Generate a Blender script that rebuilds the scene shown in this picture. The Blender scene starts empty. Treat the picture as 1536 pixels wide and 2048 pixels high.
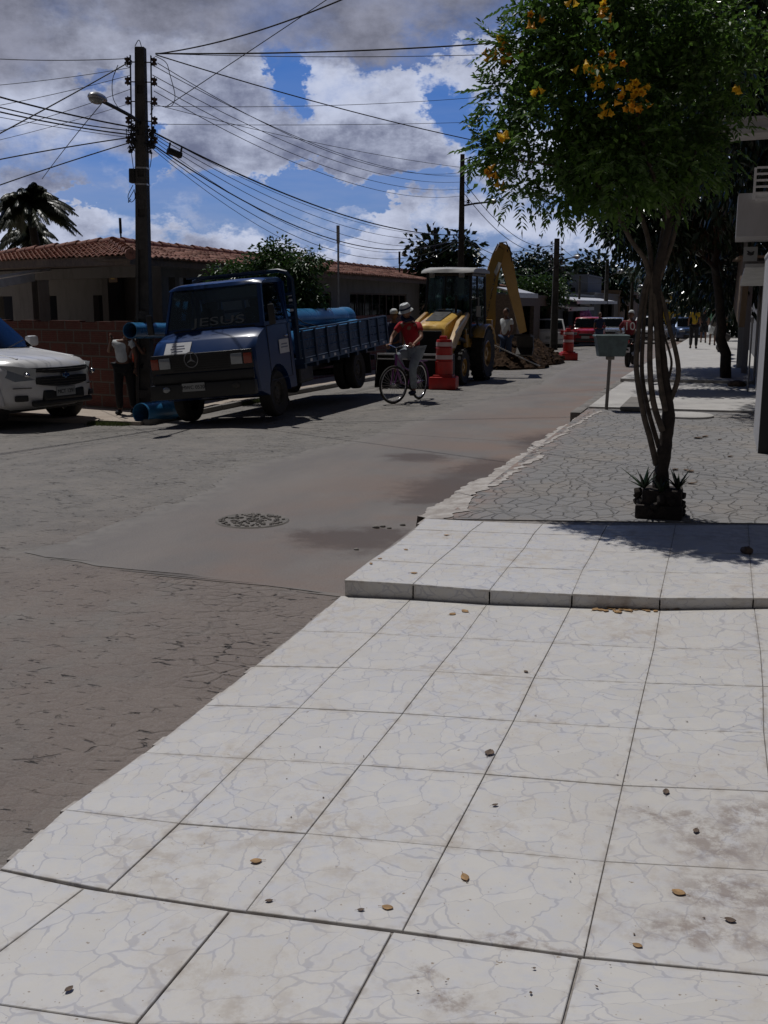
import bpy, bmesh, math, random
import numpy as np
from mathutils import Vector, Matrix, Euler
random.seed(7)
S = bpy.context.scene
COL = S.collection
R = math.radians
# ------------------------------------------------------------------ camera
FPX = 2100.0
PITCH = math.atan(416/2100.0)
YAW = R(17.72)
CAMZ = 1.55
cd = bpy.data.cameras.new('camera'); cam = bpy.data.objects.new('camera', cd); COL.objects.link(cam)
cd.sensor_fit = 'VERTICAL'; cd.sensor_height = 24; cd.lens = 24*FPX/2048
cd.clip_start = 0.05; cd.clip_end = 3000
cam.location = (0, 0, CAMZ)
cam.rotation_euler = (R(90)-PITCH, 0, YAW)
S.camera = cam
S.render.resolution_x = 768; S.render.resolution_y = 1024
_F = Vector((-math.sin(YAW)*math.cos(PITCH), math.cos(YAW)*math.cos(PITCH), -math.sin(PITCH)))
_R = Vector((math.cos(YAW), math.sin(YAW), 0))
_U = _R.cross(_F)
CP = Vector((0, 0, CAMZ))
def ray(px, py): return (_F*FPX + _R*(px-768) + _U*(1024-py))
def onz(px, py, z=0.0):
    d = ray(px, py); return CP + d*((z-CAMZ)/d.z)
def P(px, py, Y):
    d = ray(px, py); return CP + d*(Y/d.y)
def PX(px, py, X):
    d = ray(px, py); return CP + d*(X/d.x)
def G(px, py, zf):
    z = -0.1
    for i in range(12):
        p = onz(px, py, z); z = zf(p.x, p.y)
    return p
def GB(px, py, zf):            # far ground: march along the ray until it meets the surface
    d = ray(px, py); lo, hi = 1.0, 400.0
    for i in range(60):
        Y = (lo+hi)/2; p = CP+d*(Y/d.y)
        if p.z > zf(p.x, p.y): lo = Y
        else: hi = Y
    return p
# ------------------------------------------------------------------ world, sun, exposure
SUNV = Vector((-0.33, 0.27, 1.0)).normalized()
SUN_EL = math.asin(SUNV.z); SUN_AZ = math.atan2(SUNV.x, SUNV.y)
sd = bpy.data.lights.new('sun', 'SUN'); sd.energy = 3.3; sd.angle = R(0.53); sd.color = (1, 0.975, 0.94)
so = bpy.data.objects.new('sun', sd); COL.objects.link(so); so.location = (0, 0, 30)
so.rotation_euler = SUNV.to_track_quat('Z', 'Y').to_euler()
S.view_settings.view_transform = 'Standard'; S.view_settings.look = 'None'
S.view_settings.exposure = -0.36; S.view_settings.gamma = 1.0
S.render.engine = 'CYCLES'
class N:
    """tiny node-tree helper"""
    def __init__(s, tree): s.t = tree; s.l = tree.links
    def node(s, typ, **kw):
        n = s.t.nodes.new(typ)
        for k, v in kw.items(): setattr(n, k, v)
        return n
    def put(s, sock, v):
        if v is None: return
        if isinstance(v, bpy.types.NodeSocket): s.l.new(v, sock)
        elif isinstance(v, (tuple, list)) and len(v) == 3 and sock.type == 'RGBA': sock.default_value = (*v, 1)
        else: sock.default_value = v
    def m(s, op, a, b=None, c=None, clamp=False):
        n = s.node('ShaderNodeMath', operation=op, use_clamp=clamp)
        s.put(n.inputs[0], a); s.put(n.inputs[1], b)
        if c is not None: s.put(n.inputs[2], c)
        return n.outputs[0]
    def v(s, op, a, b=None):
        n = s.node('ShaderNodeVectorMath', operation=op); s.put(n.inputs[0], a); s.put(n.inputs[1], b)
        return n.outputs[1] if op in ('LENGTH', 'DOT_PRODUCT') else n.outputs[0]
    def mix(s, f, a, b, mode='MIX'):
        n = s.node('ShaderNodeMix', data_type='RGBA', blend_type=mode, clamp_factor=True)
        s.put(n.inputs[0], f); s.put(n.inputs[6], a); s.put(n.inputs[7], b); return n.outputs[2]
    def noise(s, vec, scale, detail=4, rough=0.55, dist=0.0, color=False):
        n = s.node('ShaderNodeTexNoise'); s.put(n.inputs['Vector'], vec)
        n.inputs['Scale'].default_value = scale; n.inputs['Detail'].default_value = detail
        n.inputs['Roughness'].default_value = rough; n.inputs['Distortion'].default_value = dist
        return n.outputs['Color'] if color else n.outputs['Fac']
    def vor(s, vec, scale, feature='DISTANCE_TO_EDGE', out='Distance', rnd=1.0):
        n = s.node('ShaderNodeTexVoronoi', feature=feature); s.put(n.inputs['Vector'], vec)
        n.inputs['Scale'].default_value = scale; n.inputs['Randomness'].default_value = rnd
        return n.outputs[out]
    def ramp(s, f, lo, hi, a=0.0, b=1.0, smooth=True):
        n = s.node('ShaderNodeMapRange', interpolation_type='SMOOTHSTEP' if smooth else 'LINEAR', clamp=True) if smooth else s.node('ShaderNodeMapRange')
        s.put(n.inputs[0], f); s.put(n.inputs[1], lo); s.put(n.inputs[2], hi); s.put(n.inputs[3], a); s.put(n.inputs[4], b)
        return n.outputs[0]
    def comb(s, x, y, z=0.0):
        n = s.node('ShaderNodeCombineXYZ'); s.put(n.inputs[0], x); s.put(n.inputs[1], y); s.put(n.inputs[2], z); return n.outputs[0]
    def sep(s, v):
        n = s.node('ShaderNodeSeparateXYZ'); s.put(n.inputs[0], v); return n.outputs
    def map(s, vec, loc=(0,0,0), rot=(0,0,0), scale=(1,1,1), typ='POINT'):
        n = s.node('ShaderNodeMapping', vector_type=typ); s.put(n.inputs[0], vec)
        n.inputs['Location'].default_value = loc; n.inputs['Rotation'].default_value = rot; n.inputs['Scale'].default_value = scale
        return n.outputs[0]
    def blob(s, vec, cx, cy, rx, ry, rot=0.0, soft=0.5):
        """1 inside an ellipse in the xy of vec, 0 outside; TEXTURE mapping puts the centre at the origin"""
        q = s.map(vec, (cx, cy, 0), (0, 0, rot), (rx, ry, 1), 'TEXTURE')
        x = s.sep(q); l = s.m('SQRT', s.m('ADD', s.m('MULTIPLY', x[0], x[0]), s.m('MULTIPLY', x[1], x[1])))
        return s.ramp(l, 1+soft, 1-soft)
def mat(name, col=(0.5,0.5,0.5), rough=0.6, metal=0.0, var=0.0, vscale=8.0, bump=0.0, bscale=40.0, spec=0.5, fn=None, coat=0.0):
    m = bpy.data.materials.new(name); m.use_nodes = True; nt = m.node_tree; n = N(nt)
    b = nt.nodes['Principled BSDF']
    b.inputs['Roughness'].default_value = rough; b.inputs['Metallic'].default_value = metal
    b.inputs['Specular IOR Level'].default_value = spec; b.inputs['Coat Weight'].default_value = coat
    b.inputs['Base Color'].default_value = (*col, 1)
    if var or bump:
        tc = n.node('ShaderNodeTexCoord').outputs['Object']
    if var:
        f = n.noise(tc, vscale, 5, 0.6)
        n.put(b.inputs['Base Color'], n.mix(n.ramp(f, .3, .7), tuple(c*(1-var) for c in col), tuple(min(1, c*(1+var)) for c in col)))
        n.put(b.inputs['Roughness'], n.ramp(f, .2, .8, max(0.05, rough-.12), min(1, rough+.1)))
    if bump:
        bp = n.node('ShaderNodeBump'); bp.inputs['Strength'].default_value = bump; bp.inputs['Distance'].default_value = 0.01
        n.put(bp.inputs['Height'], n.noise(tc, bscale, 4)); nt.links.new(bp.outputs[0], b.inputs['Normal'])
    if fn: fn(n, b)
    return m
def azel(px, py):
    d = ray(px, py).normalized(); return math.atan2(d.x, d.y), math.asin(d.z)
def make_world():
    w = bpy.data.worlds.new('World'); S.world = w; w.use_nodes = True
    nt = w.node_tree; n = N(nt); bg = nt.nodes['Background']
    sky = n.node('ShaderNodeTexSky', sky_type='NISHITA', sun_disc=False)
    sky.sun_elevation = SUN_EL; sky.sun_rotation = SUN_AZ; sky.air_density = 1.0; sky.dust_density = 0.6; sky.ozone_density = 2.0
    d = n.node('ShaderNodeTexCoord').outputs['Generated']
    x = n.sep(d)
    az = n.m('ARCTAN2', x[0], x[1]); el = n.m('ARCSINE', x[2])
    # cloud layer: coverage blobs in azimuth / elevation, broken up by noise
    ph = n.comb(az, n.m('MULTIPLY', el, 1.5), 0.0)
    wn = n.node('ShaderNodeTexNoise'); n.put(wn.inputs['Vector'], n.v('ADD', ph, (3.1, 1.7, 0))); wn.inputs['Scale'].default_value = 8; wn.inputs['Detail'].default_value = 6; wn.inputs['Roughness'].default_value = .66
    w1 = n.v('SUBTRACT', wn.outputs['Color'], (0.5, 0.5, 0.5))
    uv = n.v('ADD', n.comb(az, el, 0.0), n.v('MULTIPLY', w1, (0.20, 0.15, 0)))
    def bl(px, py, rx, ry, rot=0, soft=.7):
        a, e = azel(px, py); return n.blob(uv, a, e, rx/2150.0, ry/2150.0, R(rot), soft)
    def addup(lst):
        s_ = None
        for b_ in lst: s_ = b_ if s_ is None else n.m('MAXIMUM', s_, b_)
        return s_
    cum = addup([bl(120, 200, 330, 140), bl(420, 180, 200, 110), bl(690, 240, 270, 150, -8), bl(480, 280, 330, 110), bl(860, 150, 150, 50, 12), bl(420, 375, 150, 50),
                 bl(790, 455, 110, 50, 35), bl(430, 495, 120, 40), bl(960, 470, 150, 60), bl(120, 480, 200, 40), bl(660, 500, 120, 30), bl(100, 420, 160, 70), bl(1150, 490, 180, 50), bl(1080, 330, 110, 80), bl(-260, 260, 300, 200), bl(1700, 330, 300, 120)])
    holes = addup([bl(568, 170, 26, 45, 0, .8), bl(215, 175, 50, 22, 0, .8), bl(850, 100, 80, 22, 0, .8), bl(335, 345, 22, 45, 0, .8), bl(190, 415, 70, 20, 0, .5), bl(915, 225, 45, 55, 0, .8), bl(640, 385, 260, 34, 3, .5)])
    fa = n.noise(n.v('ADD', ph, (1.3, 0.2, 0)), 6.0, 7, .58)
    fb = n.noise(n.v('ADD', ph, (5.3, 2.2, 0)), 13.0, 6, .66)
    cumd = n.m('SUBTRACT', n.m('ADD', n.m('MULTIPLY', cum, .8), n.m('MULTIPLY', n.m('SUBTRACT', fa, .5), 2.2)), n.m('MULTIPLY', holes, .9))
    alpha = n.ramp(cumd, .17, .66)
    back = n.m('MAXIMUM', n.ramp(el, .62, .82), n.ramp(n.m('ABSOLUTE', n.m('ADD', az, .3)), 1.0, 1.5))
    dark = addup([bl(300, -20, 1000, 120), bl(-300, -80, 900, 190), bl(880, -120, 800, 200), bl(620, 25, 380, 85, 0, .7)])
    clear = n.mix(1.0, sky.outputs[0], n.mix(n.ramp(el, .02, .3), (.42, .58, 1.1), (.21, .51, 1.06)), 'MULTIPLY')
    lowv = n.ramp(el, 0.22, 0.0, 0.0, 1.0)
    vn = n.noise(n.v('MULTIPLY', ph, (1, 3.2, 1)), 7.0, 4, .6)
    c = n.mix(n.m('MULTIPLY', n.ramp(vn, .25, .7), n.m('ADD', n.m('MULTIPLY', lowv, .85), .10)), clear, (3.5, 4.7, 8.0))
    # the brighter the thicker and higher, greyer in the broad bases
    shade = addup([bl(620, 330, 330, 60, 0, .9), bl(110, 330, 260, 70, 0, .9), bl(420, 240, 130, 60, 0, .9), bl(240, 385, 220, 40, 0, .9), bl(760, 290, 120, 40, 0, .9)])
    lum = n.m('ADD', n.m('MULTIPLY', n.m('SUBTRACT', fb, .5), 2.1), n.m('MULTIPLY', n.m('SUBTRACT', n.m('SUBTRACT', 1.0, cumd), .45), .35))
    lum = n.m('SUBTRACT', n.m('ADD', lum, .80), n.m('MULTIPLY', shade, .40))
    lum = n.ramp(lum, 0.0, 1.0)
    cc = n.mix(lum, (2.2, 2.5, 3.9), (8.2, 8.9, 11.2))
    c = n.mix(alpha, c, cc)
    dl = n.ramp(n.m('ADD', n.m('MULTIPLY', n.m('SUBTRACT', fb, .5), 1.6), n.m('SUBTRACT', .62, n.m('MULTIPLY', back, .9))), 0.0, 1.0)
    dc = n.mix(dl, (1.15, 1.22, 1.7), (4.4, 4.6, 5.9))
    dk = n.ramp(n.m('ADD', dark, n.m('MULTIPLY', n.m('SUBTRACT', fa, .5), 1.5)), .22, 1.0)
    c = n.mix(dk, c, dc)
    c = n.mix(back, c, n.mix(fb, (0.35, 0.38, 0.5), (0.75, 0.8, 1.0)))  # unseen dark cloud behind and overhead, added to hold the ambient light down
    n.put(bg.inputs[0], c); bg.inputs[1].default_value = 0.085
make_world()
S.world.cycles.sampling_method = 'MANUAL'; S.world.cycles.sample_map_resolution = 256
# ------------------------------------------------------------------ object helpers
def tag(o, label=None, cat=None, group=None, kind=None):
    if label: o['label'] = label
    if cat: o['category'] = cat
    if group: o['group'] = group
    if kind: o['kind'] = kind
    return o
def thing(name, label, cat, loc=(0,0,0), rz=0.0, group=None, rot=None):
    o = bpy.data.objects.new(name, None); COL.objects.link(o); o.location = loc
    o.rotation_euler = rot if rot else (0, 0, rz); o.empty_display_size = 0.2
    return tag(o, label, cat, group)
def copy_tree(o, parent=None):
    c = o.copy(); COL.objects.link(c)
    if parent is not None:
        c.parent = parent; c.matrix_parent_inverse = o.matrix_parent_inverse.copy()
    for ch in list(o.children): copy_tree(ch, c)
    return c
def link(name, me, mats, parent=None, smooth=None):
    if not isinstance(mats, (list, tuple)): mats = [mats]
    for m_ in mats: me.materials.append(m_)
    o = bpy.data.objects.new(name, me); COL.objects.link(o)
    if parent is not None: o.parent = parent
    if smooth is not None:
        me.shade_smooth()
        if smooth < 180: me.set_sharp_from_angle(angle=R(smooth))
    return o
class MB:
    def __init__(s): s.v = []; s.f = []; s.mi = []
    def add(s, vs, fs, mi=0):
        o = len(s.v); s.v += [tuple(v) for v in vs]; s.f += [tuple(i+o for i in f) for f in fs]; s.mi += [mi]*len(fs); return s
    def box(s, c, d, rot=None, mi=0, taper=1.0):
        x, y, z = d[0]/2, d[1]/2, d[2]/2; t = taper
        vs = [Vector(p) for p in ((-x,-y,-z),(x,-y,-z),(x,y,-z),(-x,y,-z),(-x*t,-y*t,z),(x*t,-y*t,z),(x*t,y*t,z),(-x*t,y*t,z))]
        if rot is not None: 
            m = Euler(rot).to_matrix(); vs = [m @ v for v in vs]
        c = Vector(c); return s.add([v+c for v in vs], [(0,3,2,1),(4,5,6,7),(0,1,5,4),(1,2,6,5),(2,3,7,6),(3,0,4,7)], mi)
    def bb(s, a, b, mi=0):
        return s.box([(a[i]+b[i])/2 for i in range(3)], [abs(b[i]-a[i]) for i in range(3)], None, mi)
    def rbox(s, c, d, r=0.02, rot=None, mi=0):
        """box with chamfered edges"""
        bm = bmesh.new(); bmesh.ops.create_cube(bm, size=1); bmesh.ops.scale(bm, vec=d, verts=bm.verts)
        bmesh.ops.bevel(bm, geom=bm.edges[:], offset=r, segments=2, affect='EDGES', profile=.6)
        m = Euler(rot).to_matrix() if rot is not None else Matrix.Identity(3)
        vs = [m @ v.co + Vector(c) for v in bm.verts]; bm.verts.index_update()
        fs = [[v.index for v in f.verts] for f in bm.faces]; bm.free(); return s.add(vs, fs, mi)
    def cyl(s, p0, p1, r0, r1=None, n=12, mi=0, caps=True):
        return s.tube([p0, p1], [r0, r0 if r1 is None else r1], n, mi, caps)
    def tube(s, pts, rad, n=8, mi=0, caps=True, flat=1.0):
        pts = [Vector(p) for p in pts]; k = len(pts)
        if not isinstance(rad, (list, tuple)): rad = [rad]*k
        vs = []; up = None
        for i, p in enumerate(pts):
            t = (pts[min(i+1, k-1)]-pts[max(i-1, 0)]).normalized()
            if up is None: up = Vector((0,0,1)) if abs(t.z) < .9 else Vector((0,1,0))
            a = t.cross(up)
            if a.length < 1e-4: a = t.cross(Vector((1,0,0)))
            a.normalize(); b = a.cross(t).normalized(); up = b
            for j in range(n):
                an = 2*math.pi*j/n; vs.append(p+(a*math.cos(an)+b*math.sin(an)*flat)*rad[i])
        fs = [(i*n+j, i*n+(j+1)%n, (i+1)*n+(j+1)%n, (i+1)*n+j) for i in range(k-1) for j in range(n)]
        if caps: fs += [tuple(range(n-1, -1, -1)), tuple((k-1)*n+j for j in range(n))]
        return s.add(vs, fs, mi)
    def lathe(s, prof, c=(0,0,0), axis='Z', n=24, mi=0):
        """prof: (radius, height) pairs revolved about axis"""
        vs = []; c = Vector(c)
        for r, h in prof:
            for j in range(n):
                a = 2*math.pi*j/n; x, y = r*math.cos(a), r*math.sin(a)
                q = (x, y, h) if axis == 'Z' else ((h, x, y) if axis == 'X' else (x, h, y))
                vs.append(Vector(q)+c)
        k = len(prof); fs = [(i*n+j, i*n+(j+1)%n, (i+1)*n+(j+1)%n, (i+1)*n+j) for i in range(k-1) for j in range(n)]
        return s.add(vs, fs, mi)
    def ell(s, c, r, n=12, m=8, rot=None, mi=0, fn=None):
        vs = []; c = Vector(c); M = Euler(rot).to_matrix() if rot is not None else Matrix.Identity(3)
        for i in range(m+1):
            th = math.pi*i/m
            for j in range(n):
                ph = 2*math.pi*j/n
                q = Vector((r[0]*math.sin(th)*math.cos(ph), r[1]*math.sin(th)*math.sin(ph), r[2]*math.cos(th)))
                if fn: q = fn(q)
                vs.append(M @ q + c)
        fs = [(i*n+j, (i+1)*n+j, (i+1)*n+(j+1)%n, i*n+(j+1)%n) for i in range(m) for j in range(n)]
        return s.add(vs, fs, mi)
    def slab(s, pts, t, mi=0):
        """planar polygon pts with thickness vector t"""
        t = Vector(t); k = len(pts); a = [Vector(p) for p in pts]; b = [p+t for p in a]
        return s.add(a+b, [tuple(range(k)), tuple(range(2*k-1, k-1, -1))]+[(i, i+k, (i+1)%k+k, (i+1)%k) for i in range(k)], mi)
    def face(s, pts, mi=0): return s.add(pts, [tuple(range(len(pts)))], mi)
    def loft(s, poly, xs, fn=None, mi=0):
        """poly: (y,z) outline swept across xs"""
        k = len(poly); vs = []
        for x in xs:
            for (y, z) in poly:
                q = (x, y, z); vs.append(fn(*q) if fn else q)
        m = len(xs)
        fs = [(i*k+j, i*k+(j+1)%k, (i+1)*k+(j+1)%k, (i+1)*k+j) for i in range(m-1) for j in range(k)]
        fs += [tuple(range(k-1, -1, -1)), tuple((m-1)*k+j for j in range(k))]
        return s.add(vs, fs, mi)
    def build(s, name, mats, parent=None, smooth=None, bevel=0.0):
        me = bpy.data.meshes.new(name); me.from_pydata(s.v, [], s.f)
        bm = bmesh.new(); bm.from_mesh(me); bmesh.ops.remove_doubles(bm, verts=bm.verts, dist=1e-6)
        bmesh.ops.recalc_face_normals(bm, faces=bm.faces)
        if bevel:
            es = [e for e in bm.edges if len(e.link_faces) == 2 and e.calc_face_angle(0) > .5]
            bmesh.ops.bevel(bm, geom=es, offset=bevel, segments=2, affect='EDGES', clamp_overlap=True)
            bm.to_mesh(me); bm.free()
        elif len(me.polygons) == len(bm.faces):
            bm.to_mesh(me); bm.free()
            if any(s.mi): me.polygons.foreach_set('material_index', s.mi)
        else: 
            bm.free()
            if any(s.mi): me.polygons.foreach_set('material_index', s.mi)
        return link(name, me, mats, parent, smooth if smooth is not None else (35 if bevel else None))
def wall_holes(mb, O, d, L, z0, z1, holes, th, mi=0):
    """vertical wall from O along d with rectangular holes (a,b,z0,z1); thickness to the left of d"""
    d = Vector((d[0], d[1], 0)).normalized(); nrm = Vector((-d.y, d.x, 0)); O = Vector((O[0], O[1], 0))
    xs = sorted(set([0, L]+[h[0] for h in holes]+[h[1] for h in holes])); zs = sorted(set([z0, z1]+[h[2] for h in holes]+[h[3] for h in holes]))
    for i in range(len(xs)-1):
        j = 0
        while j < len(zs)-1:
            xm = (xs[i]+xs[i+1])/2
            def solid(j): 
                zm = (zs[j]+zs[j+1])/2
                return not any(h[0] < xm < h[1] and h[2] < zm < h[3] for h in holes)
            if not solid(j): j += 1; continue
            k = j
            while k < len(zs)-1 and solid(k): k += 1
            a, b = xs[i], xs[i+1]
            mb.slab([O+d*a+Vector((0,0,zs[j])), O+d*b+Vector((0,0,zs[j])), O+d*b+Vector((0,0,zs[k])), O+d*a+Vector((0,0,zs[k]))], nrm*th, mi)
            j = k
def text(s, size, m, parent, loc, rot, name='lettering', depth=0.002, sx=1.0):
    cu = bpy.data.curves.new(name, 'FONT'); cu.body = s; cu.size = size; cu.extrude = depth; cu.align_x = 'CENTER'; cu.align_y = 'CENTER'
    t = bpy.data.objects.new(name, cu); COL.objects.link(t); bpy.context.view_layer.update()
    me = bpy.data.meshes.new_from_object(t.evaluated_get(bpy.context.evaluated_depsgraph_get()))
    bpy.data.objects.remove(t)
    for v in me.vertices: v.co.x *= sx
    me.materials.clear()
    o = link(name, me, m, parent); o.location = loc; o.rotation_euler = rot; return o
def skin(name, vs, es, rs, m, parent=None, root=0, sub=1):
    me = bpy.data.meshes.new(name); me.from_pydata([tuple(v) for v in vs], es, [])
    o = bpy.data.objects.new(name, me); COL.objects.link(o)
    o.modifiers.new('s', 'SKIN'); sv = me.skin_vertices[0].data
    for i, r in enumerate(rs):
        sv[i].radius = r if isinstance(r, tuple) else (r, r); sv[i].use_root = (i == root)
    o.modifiers['s'].branch_smoothing = .3
    sb = o.modifiers.new('u', 'SUBSURF'); sb.levels = sub; sb.render_levels = sub
    bpy.context.view_layer.update()
    nm = bpy.data.meshes.new_from_object(o.evaluated_get(bpy.context.evaluated_depsgraph_get()))
    bpy.data.objects.remove(o); nm.materials.clear()
    return link(name, nm, m, parent, 180)
# ------------------------------------------------------------------ ground levels
def zr(X, Y): return -.18 - .011*min(max(Y-20, 0), 110) - .06*min(max(-6.5-X, 0), 1.9)
def zsw(X, Y): return -.03 - .011*min(max(Y-20, 0), 110)         # right pavement
def zsl(X, Y): return -.27 - .011*min(max(Y-20, 0), 110)          # left pavement
def znear(X, Y): return -.05+.0174*X
# ------------------------------------------------------------------ materials
def wpos(n): return n.node('ShaderNodeNewGeometry').outputs['Position']
def bump(n, b, h, strength=.5, dist=.02):
    bp = n.node('ShaderNodeBump'); bp.inputs['Strength'].default_value = strength; bp.inputs['Distance'].default_value = dist
    n.put(bp.inputs['Height'], h); n.l.new(bp.outputs[0], b.inputs['Normal'])
def f_cobble(n, b):
    p = wpos(n); wn = n.noise(p, 2.4, 4, color=True)
    q = n.v('ADD', n.map(p, rot=(0,0,.45), scale=(1.0, 1.45, 1)), n.v('MULTIPLY', n.v('SUBTRACT', wn, (.5,.5,.5)), (.22,.22,0)))
    e = n.vor(q, 7.5); cell = n.vor(q, 7.5, 'F1', 'Color')
    big = n.noise(p, .5, 4, .6); mid = n.noise(p, 2.6, 6, .68); fine = n.noise(p, 85, 4, .75); spk = n.noise(p, 26, 4, .7)
    expo = n.ramp(n.m('ADD', big, n.m('MULTIPLY', n.noise(p, 1.9, 4, .6), .8)), .86, 1.06)
    isl = n.ramp(n.noise(n.map(p, rot=(0,0,.75), scale=(1.0, 3.4, 1)), 4.6, 3, .6), .53, .62)
    gap = n.m('MULTIPLY', n.ramp(e, .07, .03), n.m('MULTIPLY', n.m('MULTIPLY', isl, n.ramp(n.noise(p, 9, 2), .47, .56)), n.ramp(expo, 0, 1, .3, 1)))
    gap = n.m('MAXIMUM', gap, n.m('MULTIPLY', n.ramp(n.noise(n.map(p, rot=(0,0,-.30), scale=(1.0, 3.2, 1)), 8.5, 3, .6), .655, .69), n.ramp(mid, .42, .55)))
    dust = n.mix(n.ramp(big, .3, .7), (.232, .21, .19), (.215, .203, .188))
    dust = n.mix(n.ramp(mid, .3, .72), dust, (.155, .147, .14))
    stone = n.mix(n.sep(cell)[0], (.145, .135, .13), (.21, .195, .18))
    c = n.mix(n.m('MULTIPLY', n.ramp(e, .0, .12), n.ramp(expo, 0, 1, .14, .55)), dust, stone)
    xx = n.sep(p); red = n.m('MULTIPLY', n.ramp(n.noise(p, .9, 5, .62), .28, .5), n.m('MULTIPLY', n.ramp(xx[0], -5.8, -3.6), n.ramp(xx[1], 9.5, 5.5)))
    c = n.mix(n.m('MULTIPLY', red, .55), c, (.185, .134, .112))
    c = n.mix(n.m('MULTIPLY', n.ramp(fine, .4, .75), .5), c, (.27, .25, .23)); c = n.mix(n.m('MULTIPLY', n.ramp(spk, .60, .72), .5), c, (.075, .066, .06))
    c = n.mix(n.m('MULTIPLY', gap, .9), c, (.02, .018, .016))
    n.put(b.inputs['Base Color'], c); b.inputs['Roughness'].default_value = .92
    h = n.m('ADD', n.m('MULTIPLY', n.ramp(e, 0, .16), n.ramp(expo, 0, 1, .10, .35)), n.m('ADD', n.m('MULTIPLY', n.m('ADD', fine, spk), .22), n.m('MULTIPLY', n.m('ADD', mid, n.m('MULTIPLY', n.sep(cell)[1], n.ramp(expo, 0, 1, .2, 1))), .5)))
    bump(n, b, n.m('SUBTRACT', h, gap), 1.0, .03)
def f_asphalt(n, b):
    p = wpos(n); wn = n.v('MULTIPLY', n.v('SUBTRACT', n.noise(p, 3.0, 7, .7, color=True), (.5,.5,.5)), (.95,.95,0)); q = n.v('ADD', p, wn)
    big = n.noise(n.map(p, scale=(1.2, .4, 1)), .9, 5, .62); fine = n.noise(p, 120, 3, .7); mid = n.noise(p, 9, 4)
    c = n.mix(n.ramp(big, .32, .68), (.135, .127, .125), (.185, .166, .154))
    red = n.m('MULTIPLY', n.ramp(n.noise(p, .7, 4), .38, .62), n.ramp(n.sep(p)[0], -4.6, -2.4))
    c = n.mix(n.m('MULTIPLY', red, .9), c, (.185, .128, .103))
    c = n.mix(n.ramp(fine, .35, .8), c, n.mix(.5, c, (.3, .27, .25)))
    c = n.mix(n.m('MULTIPLY', n.ramp(fine, .42, .3), .5), c, (.05, .047, .045))
    cob = n.mix(n.ramp(mid, .35, .75), (.215, .2, .186), (.16, .15, .142)); at_ = n.node('ShaderNodeAttribute'); at_.attribute_name = 'edge'
    c = n.mix(n.m('MULTIPLY', at_.outputs['Fac'], n.ramp(n.m('ADD', n.noise(p, 6, 6, .7), n.m('MULTIPLY', at_.outputs['Fac'], .5)), .5, .75)), c, cob)
    st = None
    for (px, py, rx, ry) in ((700, 1080, .42, .38), (760, 1070, .3, .22), (640, 1076, .2, .22), (900, 975, .42, .9), (960, 940, .3, .8), (850, 1000, .3, .25), (835, 915, .32, .35), (1080, 882, .3, .8), (870, 915, .16, .2)):
        g = onz(px, py, -.18); bl = n.blob(q, g.x, g.y, rx, ry, 0, .55); st = bl if st is None else n.m('MAXIMUM', st, bl)
    c = n.mix(n.m('MULTIPLY', st, .78), c, (.055, .033, .025))
    n.put(b.inputs['Base Color'], c); n.put(b.inputs['Roughness'], n.m('SUBTRACT', .9, n.m('MULTIPLY', st, .15)))
    bump(n, b, n.m('ADD', fine, n.m('MULTIPLY', mid, .6)), .35, .006)
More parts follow.
